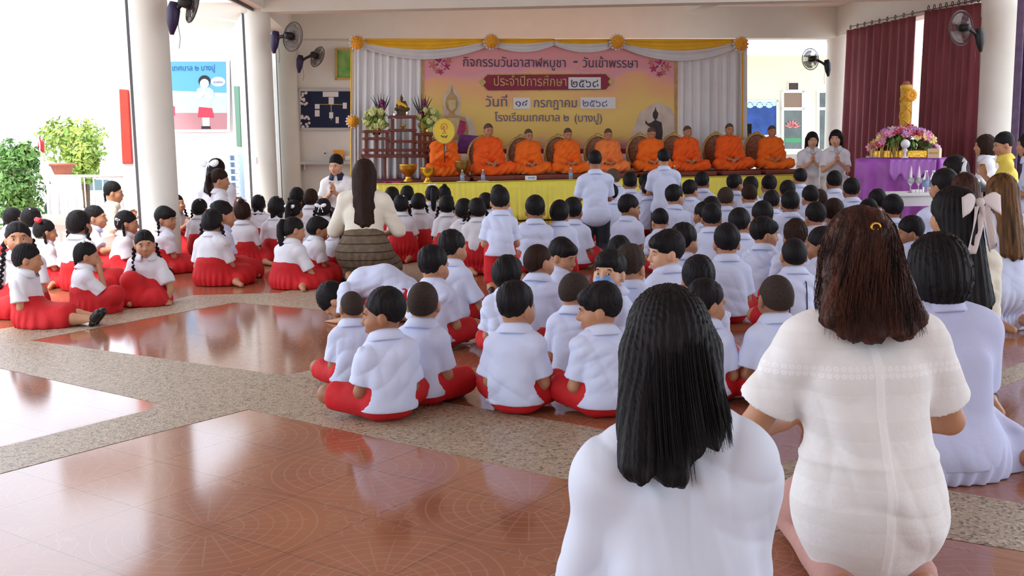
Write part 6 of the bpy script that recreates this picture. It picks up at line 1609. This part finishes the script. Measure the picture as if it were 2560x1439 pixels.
# small white table with glasses and bottles
q0 = at(2292, 480, 10.9); zq = q0.z
root = wroot('side_table', (q0.x, q0.y, 0), 'small white-topped table with glasses and bottles behind the seated crowd', 'table')
W(MB().box((q0.x, q0.y, zq - .015), (.27, .22, .015)).obj('table_top', M['white_pl'], smooth=False, bevel=.006), root); W(MB().box((q0.x, q0.y, zq - .08), (.24, .19, .05)).obj('apron', M['white_satin'], smooth=False), root)
for a in (-.22, .22):
    for c in (-.17, .17): W(MB().tube([(q0.x + a, q0.y + c, 0), (q0.x + a, q0.y + c, zq - .03)], .014, 8).obj('leg', M['steel_dark']), root)
def glass(p, lab):
    g = wroot('glass', p, lab, 'glass', 'glasses on the small white table')
    W(MB().lathe([(0, 0), (.032, 0), (.03, .004), (.004, .01), (.004, .07), (.034, .11), (.036, .15), (.033, .15), (.03, .11), (0, .075)], 18, p).obj('bowl', M['glass']), g)
    W(MB().lathe([(0, .10), (.018, .12), (.012, .2), (.002, .27), (0, .27)], 8, p).obj('napkin', M['paper']), g)
for px, lab in ((2276, 'stemmed glass with a folded white napkin, leftmost on the small white table'), (2296, 'stemmed glass with a folded white napkin, second on the small white table')):
    p = at(px, 480, 10.85); glass(Vector((p.x, p.y, zq)), lab)
for px, lab in ((2314, 'clear water bottle in the middle of the small white table'), (2332, 'clear water bottle at the right end of the small white table')):
    p = at(px, 480, 10.9); bottle(px, 0, 0, lab, 'bottles on the small white table', base=Vector((p.x, p.y, zq)))
for k, px in enumerate((2283, 2291, 2299)):
    p = at(px, 486, 10.75); o = MB().lathe([(0, 0), (.016, 0), (.020, .035), (.018, .035), (.0, .006)], 12).obj('cup', M['white_pl']); o.location = (p.x, p.y, zq); prop(o, ('left', 'middle', 'right')[k] + ' one of three tiny white cups before the stemmed glasses', 'cup', 'tiny cups on the small white table')
# black low table with white flowers and a tall napkin glass
q0 = at(2436, 466, 9.4); zq = q0.z
root = wroot('low_table', (q0.x, q0.y, 0), 'black table with white flowers behind the woman with the cream bow', 'table')
W(MB().box((q0.x, q0.y, zq - .02), (.20, .2, .02)).obj('table_top', M['black'], smooth=False, bevel=.005), root)
for a in (-.17, .17):
    for c in (-.17, .17): W(MB().tube([(q0.x + a, q0.y + c, 0), (q0.x + a, q0.y + c, zq - .03)], .014, 8).obj('leg', M['black']), root)
p = Vector((q0.x - .06, q0.y - .05, zq)); fl = wroot('flower_bunch', p, 'small bunch of white flowers lying on the black table', 'flowers')
b = MB(); rg = random.Random(2)
for i in range(16): b.ball(p + Vector((rg.uniform(-.09, .12), rg.uniform(-.05, .05), .02 + rg.uniform(0, .05))), (.028, .028, .018), 8)
W(b.obj('blossoms', M['ribbon']), fl); leafball('leaves', p + Vector((0, 0, .03)), (.11, .06, .03), 40, .03, M['leaf'], fl, 3)
p = at(2408, 456, 9.55); p.z = zq; g = wroot('glass', (p.x, p.y, zq), 'tall glass with a white swan-folded napkin on the black table', 'glass')
W(MB().lathe([(0, 0), (.03, 0), (.005, .01), (.005, .06), (.03, .09), (.032, .13), (.03, .13), (.0, .065)], 16, (p.x, p.y, zq)).obj('bowl', M['glass']), g)
W(MB().tube([(p.x, p.y, zq + .09), (p.x, p.y, zq + .17), (p.x + .012, p.y, zq + .215), (p.x - .004, p.y, zq + .235), (p.x - .016, p.y, zq + .215)], [.026, .018, .015, .016, .006], 8).obj('napkin', M['paper']), g)
# white plastic chairs of the two women beside the stage
def plastic_chair(p, rz, label):
    root = empty('plastic_chair', p, rz, label, 'chair')
    MB().box((0, .0, .43), (.21, .21, .015)).obj('seat', M['white_pl'], root, False, .02)
    b = MB(); b.sheet(lambda u, v: Vector((-.2 + .4 * u, -.21 - .05 * v - .04 * math.cos((u - .5) * PI), .45 + .38 * v)), 8, 5); b.obj('backrest', M['white_pl'], root, solid=.012)
    for x in (-.18, .18):
        for y in (-.18, .18): MB().tube([(x, y, .43), (x * 1.15, y * 1.15, 0)], [.022, .016], 8).obj('leg', M['white_pl'], root)
        MB().tube([(x * 1.15, -.22, .62), (x * 1.2, .12, .63), (x * 1.15, .17, .43)], .018, 8).obj('arm', M['white_pl'], root)
    return root
# ------------------------------------------------------------------ the seated crowd
def sdef(y):
    T_ = [(430, .80), (465, .74), (490, .68), (520, .655), (560, .64), (700, .62), (1500, .62)]
    if y <= T_[0][0]: return T_[0][1]
    for (a, p), (b_, q) in zip(T_, T_[1:]):
        if y <= b_: return p + (q - p) * (y - a) / (b_ - a)
def B(px, py, label, hd=0, head=None, s=None, hair='short', hm='hair', skin='skin_a', face=0, bits=(), pose=None, d=None, **o):
    if head is not None: o['head'] = head
    s = s or sdef(py); pos = None
    if pose is None: pose = 'kneel' if s > .84 else 'heel' if s >= .715 else 'cross'
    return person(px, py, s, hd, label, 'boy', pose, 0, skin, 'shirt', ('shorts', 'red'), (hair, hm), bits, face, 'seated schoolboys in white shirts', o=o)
def G(px, py, label, hd=-20, head=None, s=None, hair='girl', hm='hair', skin='skin_a', face=0, bits=('braids',), pose=None, shirt='blouse', **o):
    if head is not None: o['head'] = head
    s = s or (.70 if py < 480 else .66 if py < 530 else .62)
    if pose is None: pose = 'heel' if s >= .70 else 'side'
    o.setdefault('hem', -.03); o.setdefault('hip', 0); o.setdefault('tuck', 1)
    return person(px, py, s, hd, label, 'girl', pose, 0, skin, shirt, ('skirt', 'red'), (hair, hm), bits, face, 'seated schoolgirls in red skirts', o=o)

# girls, left of the hall
G(67, 607, 'schoolgirl at the left edge stretching her white-socked legs to the right', -92, (18, -6, 0), .60, bits=('socks', 'shoes'), pose='legs', hair='girl', arms='lap', lean=-.02, skl=.0)
G(215, 604, 'schoolgirl with a pale top bow holding one hand to her face', -52, (-18, -6, 0), .555, bits=('braid_back', 'bow_top'), pose='cross', armR='face', kneeup=.06)
G(357, 574, 'schoolgirl with two long braids facing the camera, leaning on her hands', 186, (14, -4, 4), .607, face=1, bits=('braids',), pose='squat', skin='skin_a', armL='floor', armR='floor', lean=.04)
G(42, 552, 'schoolgirl at the left edge turning her face to the camera', 182, (24, 4, 0), .72, face=1, bits=('braids',), pose='side')
G(113, 547, 'schoolgirl with a red ribbon on the crown of her head', -35, (-20, -8, 0), .62, bits=('braids', 'bow_red'))
G(196, 524, 'schoolgirl with twin braids seen from behind, just behind the girl with the pale top bow', -15, (-5, -4, 0), .72, bits=('braids',), pose='side')
G(234, 512, 'schoolgirl in profile holding out one arm, in front of the woman in cream', -70, (-15, 0, 0), .68, face=1, bits=('braid_back',), pose='side', armR='out', shirt='shirt')
G(30, 517, 'schoolgirl whose dark hair shows at the left edge, behind the girl facing the camera', -20, None, .64, bits=('braids',))
G(76, 517, 'schoolgirl whose dark hair shows behind the girl with the red ribbon', -20, None, .68, bits=('braids', 'clip'))
G(316, 525, 'schoolgirl with a big white bow on the side of her head, face half hidden', -62, (-12, -6, 0), .66, face=1, bits=('braids', 'bows'))
G(412, 518, 'schoolgirl looking over her shoulder to the right, in front of the open-mouthed girl', -40, (-62, -4, 0), .655, face=1, hair='fringe', bits=('braids', 'shoes'), sd_=1)
G(437, 485, 'schoolgirl with two braids and open mouth facing right with clasped hands', -112, (-22, 6, 6), .71, face=1, bits=('braids',), pose='heel', arms='wai')
G(420, 473, 'schoolgirl with a white ribbon, mostly hidden behind the open-mouthed girl', -30, None, .74, bits=('braids', 'bows'))
G(499, 496, 'schoolgirl with a white hair clip, right of the open-mouthed girl', -10, (-6, -4, 0), .70, bits=('braids', 'clip'))
G(532, 521, 'schoolgirl with her back to the camera and skirt spread, before the second column', -8, (-4, -8, 0), .70, bits=('braids',), pose='side')
G(555, 500, 'schoolgirl with a low white bow, right behind the girl with her skirt spread', -40, (-30, -6, 0), .75, bits=('braids', 'bow'), pose='side', shirt='shirt')
G(605, 502, 'schoolgirl with short tied hair and a white flower on top', 5, (0, -6, 0), .68, hm='hair_brown', bits=('bun', 'bow_top'), pose='side')
G(645, 486, 'schoolgirl with messy tied-up hair before the second column', 0, (8, -4, 0), .70, bits=('tails', 'clip'), hm='hair')
G(690, 490, 'schoolgirl with two thick ponytails, left of the girl with the large bow', 4, (6, -6, 0), .71, bits=('tails', 'clip'), pose='side')
G(736, 499, 'schoolgirl with a large white bow at the back of her head', -12, (-8, -8, 0), .71, bits=('bow', 'tail'))
G(808, 495, 'schoolgirl with a white bow beside the shoulder of the long-haired woman', -8, (0, -6, 0), .72, bits=('bow', 'braids'))
G(737, 542, 'schoolgirl with a long ponytail bending to the right over one arm', -28, (-35, -14, -8), .63, bits=('tail',), pose='side', leanx=.03, lean=.03, armR='floor')
G(797, 541, 'schoolgirl with short bobbed hair and black shoes, leaning right of the ponytail girl', -48, (-28, -10, 0), .60, hair='bowl', bits=('shoes',), pose='side', lean=.04)
G(742, 467, 'schoolgirl far back whose black hair shows left of the brown-haired girl', -5, None, .76, bits=('braids',))
G(776, 471, 'schoolgirl far back with brownish hair, left of the praying man', -5, None, .75, hm='hair_brown', bits=('braids',))
G(842, 548, 'schoolgirl half hidden between the bobbed girl and the long-haired woman', -30, (-10, -10, 0), .55, bits=('braids',))
for px, py, lab, hd_, s_, bt in (
    (980, 466, 'schoolgirl right beside the long-haired woman, first in the far row', 4, .77, ('braids',)), (1002, 486, 'schoolgirl with a white hair ribbon in front of the first far-row girl', 2, .72, ('braids', 'clip')),
    (1018, 463, 'schoolgirl with round black hair, second in the far row', 6, .74, ('braids',)), (1046, 482, 'schoolgirl with two short braids and a collar showing, third from the long-haired woman', 8, .72, ('braids',)),
    (1080, 463, 'schoolgirl with a white bow before the yellow cloth', 6, .76, ('bow_top', 'tail')), (1110, 464, 'schoolgirl with high tied hair right of the one with the white bow', 10, .73, ('bun', 'braids')),
    (1117, 487, 'schoolgirl seen from behind in front of the one with high tied hair', 6, .72, ('braids',)), (1160, 495, 'schoolgirl with a braid down her back, right part of the far row', 12, .70, ('braid_back',)),
    (1190, 494, 'schoolgirl with loose side braids next to the tall kneeling boy', 12, .735, ('braids',)), (1213, 481, 'schoolgirl with upright white ribbons behind the tall kneeling boy', 10, .73, ('bows', 'braids')),
    (1244, 461, 'schoolgirl whose hair just shows above the tall kneeling boy', 8, .77, ())):
    G(px, py, lab, hd_, None, s_, bits=bt, pose='heel' if s_ > .71 else 'side')

# boys, front to back
B(958, 724, 'boy in front with his head turned left in profile', 24, (62, -4, 0), .612, face=1, skin='skin_b', armL='lap', fat=1.02, knw=1.0)
B(876, 725, 'boy with cropped hair behind the front boy in profile', 14, (10, -10, 0), .52, hair='buzz', hm='buzz', skin='skin_b', hs=.84, lean=.0)
B(1057, 700, 'boy with brown cropped hair right of the front boy in profile', -18, (12, -6, 0), .615, hair='buzz', hm='buzz', bits=('shoes',))
B(1084, 617, 'boy with thick black hair looking right, behind the brown-cropped boy', -18, (-26, -6, 0), .64, bits=())
B(1131, 578, 'boy propping one arm on the floor, nearest to the girls', -22, (-26, -4, 0), .655, armR='floor', bits=('shoes',))
person(960, 697, .36, 82, 'boy bent double with his head to the floor, behind the cropped boy', 'boy', 'bend', 0, 'skin_a', 'shirt', ('shorts', 'red'), ('short', 'hair'), (), 0, 'seated schoolboys in white shirts', pos=(gp(1010, 800).x, gp(1010, 800).y, 0), o=dict(collar=0, hemcut=0, bend=1, head=(0, -70, 0)))
B(1250, 470, 'tallest boy kneeling upright, leftmost of the right-hand group', 0, (-4, -4, 0), .885, pose='kneel', bits=('shoes',))
B(1337, 491, 'boy with ears showing from behind, right of the tallest kneeling boy', 4, (2, -4, 0), .78, pose='heel', skin='skin_b')
B(1400, 500, 'boy with rounded thick hair, third from the left in the kneeling row', -6, (-16, -4, 0), .74, pose='heel', hair='bowl')
B(1432, 496, 'boy hidden behind the rounded thick-haired boy', -8, (-6, 0, 0), .70, skin='skin_b')
B(1345, 607, 'boy with brownish hair looking right at his neighbour', -22, (-34, -2, 0), .64, hair='buzz', hm='hair_brown')
B(1412, 599, 'boy with a swept fringe turning his face towards the brownish-haired boy', -80, (-42, -14, 0), .61, face=1, hair='fringe', skin='skin_a')
B(1269, 638, 'boy with thick glossy black hair below the tallest kneeling boy', -8, (-14, -4, 0), .625, hair='bowl')
B(1292, 708, 'boy in front with his back to the camera and head tilted right', -14, (-26, -8, 0), .62, bits=())
B(1444, 677, 'boy with a fuzzy crew cut looking down right, between the two front boys', -22, (-26, -14, 0), .60, hair='buzz', hm='buzz')
B(1497, 711, 'boy in front with a bowl fringe and parted lips, head turned left', 12, (70, -6, 0), .62, face=1, hair='fringe')
B(1527, 628, 'boy wearing a blue face mask', 84, (70, 8, 0), .66, face=1, hair='fringe', bits=('mask',), skin='skin_c')
B(1578, 615, 'boy with a shaved nape right of the masked boy', -14, (-16, -10, 0), .66, hair='short', hm='buzz')
B(1548, 593, 'boy whose dark hair shows behind the masked boy', -4, None, .62)
B(1668, 579, 'big boy with a side fringe looking back to the left, face clear', 20, (84, -2, 0), .70, face=1, hair='fringe', skin='skin_c', fat=1.08)
B(1712, 561, 'boy looking right, just behind the big boy with the side fringe', -16, (-34, -6, 0), .67)
B(1748, 644, 'boy with dark hair above the head of the black-haired woman', -6, (-8, -8, 0), .66)
B(1768, 702, 'boy half hidden behind the black-haired woman, cheek showing', -20, (-46, -6, 0), .60, skin='skin_a')
B(1817, 562, 'boy with a square white back in the middle of the right group', 0, (-4, -4, 0), .68, fat=1.06)
B(1939, 683, 'boy with cropped round hair in front, left of the woman in lace', 6, (2, -8, 0), .635, hair='buzz', hm='buzz', skin='skin_b', bits=('socks',))
B(1985, 591, 'boy with cropped hair wearing thin blue cords over his shirt', 0, (0, -6, 0), .645, hair='buzz', hm='hair', bits=('straps',))
B(1988, 551, 'boy with tousled hair right behind the boy with blue cords', -6, None, .66, hair='messy', hm='hair_brown')
B(2050, 571, 'boy turned left beside the hair of the woman in lace', 40, (25, -8, 0), .64, skin='skin_b')
B(2274, 543, 'boy facing left between the woman in lace and the bob-haired woman', 38, (40, -8, 0), .64, skin='skin_b')
B(1911, 545, 'boy in clear right profile with a straight fringe', -30, (-52, -4, 0), .66, face=1, hair='fringe')
B(1850, 523, 'boy with one ear showing, left of the boy in right profile', -10, (-22, -4, 0), .68)
B(1904, 506, 'boy with round dark hair just above the boy in right profile', 0, None, .70)
B(1574, 489, 'boy looking right with his face showing, behind the masked boy', -34, (-42, -6, 0), .70, face=1, skin='skin_b')
B(1524, 461, 'boy in left profile holding his hands to his mouth beside the kneeling man', 30, (42, 0, 0), .74, face=1, arms='wai', pose='heel')
B(1530, 419, 'shaven-headed boy looking left beside the kneeling man', 36, (30, -6, 0), .86, hair='stubble', hm='buzz_light', pose='heel')
B(1575, 433, 'boy with dark straps on his white shirt, right of the shaven-headed boy', 0, (-4, -4, 0), .82, bits=('straps',), skin='skin_b')
B(1612, 436, 'boy whose hair shows left below the second kneeling man', 4, None, .79)
B(1622, 451, 'boy with round hair in front of the second kneeling man', -10, (-16, -4, 0), .76)
B(1647, 525, 'boy with a small low head behind the big boy with the side fringe', 4, (10, -18, 0), .60)
B(1687, 464, 'boy looking right with one ear showing, right of the second kneeling man', -16, (-30, -6, 0), .78, pose='heel')
B(1727, 452, 'boy with a grey neck leaning right in the middle of the crowd', -18, (-26, -8, 0), .76, hm='hair')
B(1756, 431, 'boy with a tall head before the yellow cloth, right of the second man', -10, (-16, -4, 0), .82, skin='skin_b')
B(1757, 507, 'boy with dark cheek turned left, left one of a close pair', 14, (24, -6, 0), .64, skin='skin_b')
B(1779, 511, 'boy with a large dark head, right one of a close pair', -4, (-4, -4, 0), .68, skin='skin_b')
B(1778, 494, 'boy whose hair shows above the close pair', 0, None, .69)
B(1815, 471, 'boy with a fading crew cut above the square-backed boy', -6, (-14, -6, 0), .74, hm='buzz', hair='short')
B(1838, 437, 'boy in the far row with his face turned right before the yellow cloth', -14, (-44, -4, 0), .80, skin='skin_b')
B(1876, 443, 'boy in the far row, third from the right end of the yellow cloth', 0, None, .79)
B(1872, 464, 'boy with reddish dark hair in front of the third far-row boy', 2, None, .745, hm='hair_brown')
B(1923, 439, 'boy in the far row, second from the right end of the yellow cloth', 6, None, .80)
B(1930, 478, 'boy with spiky hair behind the boy with round dark hair', -8, (-14, -4, 0), .72, hair='messy')
B(1968, 453, 'boy with short black hair below the gap in the yellow cloth', 0, None, .77)
B(1976, 479, 'boy with a fading neckline in front of the short-haired boy', -4, (-6, -4, 0), .76, hm='hair', skin='skin_b')
B(2000, 423, 'tall boy standing out above the right end of the yellow cloth', 4, (4, -4, 0), .87, pose='kneel')
B(2086, 429, 'boy with cropped sides at the right end of the stage', 0, (-2, -4, 0), .83, skin='skin_b')
B(2129, 447, 'boy farthest right in the far row, before the purple table', 4, (-8, -4, 0), .80, skin='skin_b')
B(2024, 466, 'boy with dark round hair left of the boy with a greyish crop', 4, None, .75)
B(2050, 470, 'boy with a greyish crop, right of the tall boy', -4, None, .69, hair='buzz', hm='buzz')
B(2038, 508, 'boy with glossy black hair, left of the brownish flat-haired boy', 2, (8, -6, 0), .68)
B(2084, 499, 'boy with brownish flat hair behind the woman in lace', -6, None, .70, hm='hair_brown')
B(2194, 475, 'boy with spiky hair before the purple table', 0, None, .74, hair='messy')
B(2172, 500, 'boy whose hair shows just above the woman in lace', 0, None, .66)
B(2230, 489, 'boy with large dark head right above the woman in lace', 4, (4, -6, 0), .71, skin='skin_b')

# grown-ups
def Wm(px, py, s, hd, label, cat='woman', pose='heel', skin='skin_a', shirt='cream_top', bottom=('skirt', 'dark_cloth'), hair=('long', 'hair'), bits=(), face=0, d=None, pos=None, h=None, z0=0, **o):
    if d is not None:
        g = at(px, py, d); s = g.z - z0
    o.setdefault('fat', .92)
    return person(px, py, s, hd, label, cat, pose, 1, skin, shirt, bottom, hair, bits, face, 'teachers and helpers', h, pos, z0, o, sclmin=.7, sclmax=1.3)
Wm(282, 455, 1.0, -72, 'woman in a cream blouse with a low ponytail, in right profile by the railing', hair=('short', 'hair'), bits=('braid_back',), shirt='cream_top', bottom=('skirt', 'pink_skirt'), face=1, head=(-6, -4, 0), arms='wai', d=12.2, pose='side')
Wm(910, 397, 1.06, -4, 'woman with very long dark hair kneeling in a brown banded skirt among the girls', hair=('long', 'hair_brown'), shirt='cream_top', bottom=('skirt', 'brown_weave'), sleeve=.98, head=(6, -2, 0), hemcut=1, arms='wide', flare=0, fat=1.02, d=9.75, hem=-.06, hip=0, tuck=1)
Wm(838, 388, 1.0, 172, 'man in a white polo shirt praying with joined hands, facing the camera', 'man', hair=('short', 'hair'), shirt='polo', bottom=('skirt', 'dark_cloth'), face=1, arms='wai', d=14.3, head=(-8, -10, 0), skin='skin_c', collarm='navy')
Wm(541, 396, 1.0, -10, 'woman with a very large white bow, rearmost by the corridor wall', d=13.0, hair=('shoulder', 'hair'), bits=('bow_big',), shirt='blouse', head=(-10, -4, 0))
Wm(550, 424, 1.0, -55, 'woman with brown tied hair, in front of the woman with the large bow', d=12.0, hair=('short', 'hair_brown'), bits=('tail',), shirt='blouse', head=(-25, -6, 0), arms='wai')
Wm(1487, 378, 1.0, 4, 'man kneeling in a white shirt and dark trousers with his back to the camera', 'man', pose='kneel', hair=('short', 'hair'), shirt='shirt', bottom=('trousers', 'dark_cloth'), s_=1, d=11.6, arms='wai', head=(-4, -6, 0), skin='skin_b', hem=.26, leg=1.2)
Wm(1659, 374, 1.0, 0, 'second kneeling man in a white shirt, seen before the sixth monk', 'man', pose='kneel', hair=('messy', 'hair'), shirt='shirt', bottom=('trousers', 'dark_cloth'), d=12.8, arms='wai', head=(4, -4, 0), skin='skin_a', hem=.26, leg=1.2)
Wm(2360, 425, 1.0, 10, 'short-haired adult in a white shirt seated left of the woman with the cream bow', d=8.8, hair=('short', 'hair'), shirt='shirt', head=(14, -4, 0), fat=1.08, pose='side')
Wm(2410, 432, 1.0, 6, 'woman with brown-streaked hair behind the cream bow', d=7.9, hair=('shoulder', 'hair_dye'), shirt='shirt', head=(10, -6, 0))
Wm(2385, 388, 1.0, 60, 'woman with black hair in left profile beside the purple table', d=10.1, hair=('shoulder', 'hair'), shirt='polo', head=(25, -6, 0), skin='skin_c')
Wm(2462, 336, 1.0, 62, 'woman with a dark bob praying, left of the person in yellow', pose='chair', d=12.2, hair=('bob', 'hair_brown'), shirt='blouse', bottom=('skirt', 'pink_skirt'), head=(16, -4, 0), arms='wai')
Wm(2506, 333, 1.0, 66, 'short-haired person in a bright yellow shirt praying at the right', 'person', pose='chair', d=11.5, hair=('short', 'hair'), shirt='yellow_shirt', bottom=('skirt', 'cream_top'), head=(20, -12, 0), arms='wai', face=1)
Wm(2572, 330, 1.0, 70, 'person in a pale blouse cut off by the right edge of the photo', 'person', pose='chair', d=10.8, hair=('bob', 'hair'), shirt='shirt', bottom=('skirt', 'lav_dress'), head=(10, -4, 0))
for px, py, lab, hd_, hr in ((2031, 329, 'woman in white on a plastic chair, left one of two beside the stage', 170, ('shoulder', 'hair')), (2090, 324, 'woman in white praying on a plastic chair, right one of two beside the stage', 168, ('shoulder', 'hair'))):
    dd = 17.2 if px < 2050 else 16.5; g = at(px, py, dd); Wm(px, py, 1, hd_, lab, pose='chair', d=dd, hair=hr, shirt='blouse', bottom=('skirt', 'swag_white'), face=1, arms='wai', head=(4 if px < 2050 else -16, -4, 0), skin='skin_c', fat=.84, sw=.135)
    plastic_chair((g.x - .0, g.y + .06, 0), math.radians(hd_), 'white plastic chair under the %s woman in white beside the stage' % ('left' if px < 2050 else 'right'))
Wm(2502, 434, 1.0, 8, 'woman with long black hair streaked blond at the right edge', d=7.0, hair=('long', 'hair_blond'), bottom=('skirt', 'shirt'), shirt='shirt', head=(6, -6, 0))
r3, j3 = Wm(2382, 466, 1.0, 14, 'woman with a large cream chiffon bow, cream top and dark trousers', d=4.95, hair=('long', 'hair'), shirt='cream_top', bottom=('trousers', 'jean'), head=(14, -6, 0), fat=1.0, leg=1.2, arms='lap', sleeve=.98)
b = MB()
for q in (-1, 1):
    b.sheet(lambda u, v, q=q: Vector((q * (.012 + .115 * u), -.012 * math.sin(u * PI) - .02 * u, .018 - .03 * u * u + (.045 + .02 * u) * (v - .5) * math.sin(min(1, u * 1.2) * PI * .62) * 1.5)), 10, 6)
    b.sheet(lambda u, v, q=q: Vector((q * (.018 + .055 * v ** 1.2) + (.050 + .016 * math.sin(v * 3)) * (u - .5), -.016 - .012 * math.sin(u * 7 + v * 3), -.01 - .21 * v + (.03 * u * (q > 0) if v > .9 else 0))), 6, 14)
b.ball((0, -.01, .005), (.022, .020, .022), 10)
ob = b.obj('hair_bow', M['ribbon_cream'], r3, solid=.003)
ob.matrix_local = Matrix.Translation(Vector((j3['head'] + j3['Rh'] @ A(.022, -.122, .035)).tolist())) @ Matrix([[float(x) for x in rr] for rr in j3['Rh']]).to_4x4()
Wm(2338, 583, .92, 12, 'woman with a thick black bob in a pale lavender dress, barefoot', pose='side', hair=('bob', 'hair'), shirt='lav_dress', bottom=('skirt', 'lav_dress'), head=(4, -8, 0), fat=1.08, sleeve=.9, off=.03)
r6, j6 = Wm(2146, 518, 1.11, 2, 'woman with reddish brown wavy hair in a white lace dress', hair=('wavy', 'hair_dye'), shirt='lace', bottom=('trousers', 'pink_skirt'), head=(6, -6, 0), fat=1.03, h=.0062, sleeve=.74, leg=1.2, knw=.5, hem=.20, hipr=(.190, .175, .22), hipz=-.03, d=3.0, arms='wide', shirtname='lace_dress', off=.022, collar=0,
    warp2=lambda X, Y, Z: (-.0035 * np.exp(-((X - .0) / .007) ** 2) * (Y < .0) - .006 * np.exp(-((Z - .385) / .012) ** 2)).astype(np.float32))
strands(r6, j6, M['hair_dye'], 'wavy', 420, 5)
ht = MB(); ht.tube([(.012 * math.cos(a), 0, .009 * math.sin(a)) for a in [2 * PI * k / 16 for k in range(16)]], .0034, 6, closed=True)
ht = ht.obj('hair_tie', M['gold'], r6); ht.matrix_local = Matrix.Translation(Vector((j6['head'] + j6['Rh'] @ A(-.004, -.112, .068)).tolist())) @ Matrix([[float(x) for x in rr] for rr in j6['Rh']]).to_4x4()
r7, j7 = Wm(1668, 714, 1.02, 6, 'woman with straight black shoulder-length hair in a white jacket, nearest the camera', hair=('straight', 'hair'), shirt='jacket', bottom=('skirt', 'dark_cloth'), head=(-2, -6, 0), h=.0062, sleeve=1.9, fat=1.0, d=2.2, arms='close', leanx=-.03, sw=.152, sz=.615, shirtname='jacket', hem=.14, collar=0, off=.024, folds=1.5, warp2=lambda X, Y, Z: ((.004 * np.exp(-((X + .012) / .007) ** 2) - .006 * np.exp(-((X + .085 - .05 * np.sin(5 * Z)) / .016) ** 2) - .006 * np.exp(-((X - .06 - .06 * np.sin(5 * Z + 1)) / .018) ** 2)) * (Y < .0)).astype(np.float32))
strands(r7, j7, M['hair'], 'straight', 520, 6)
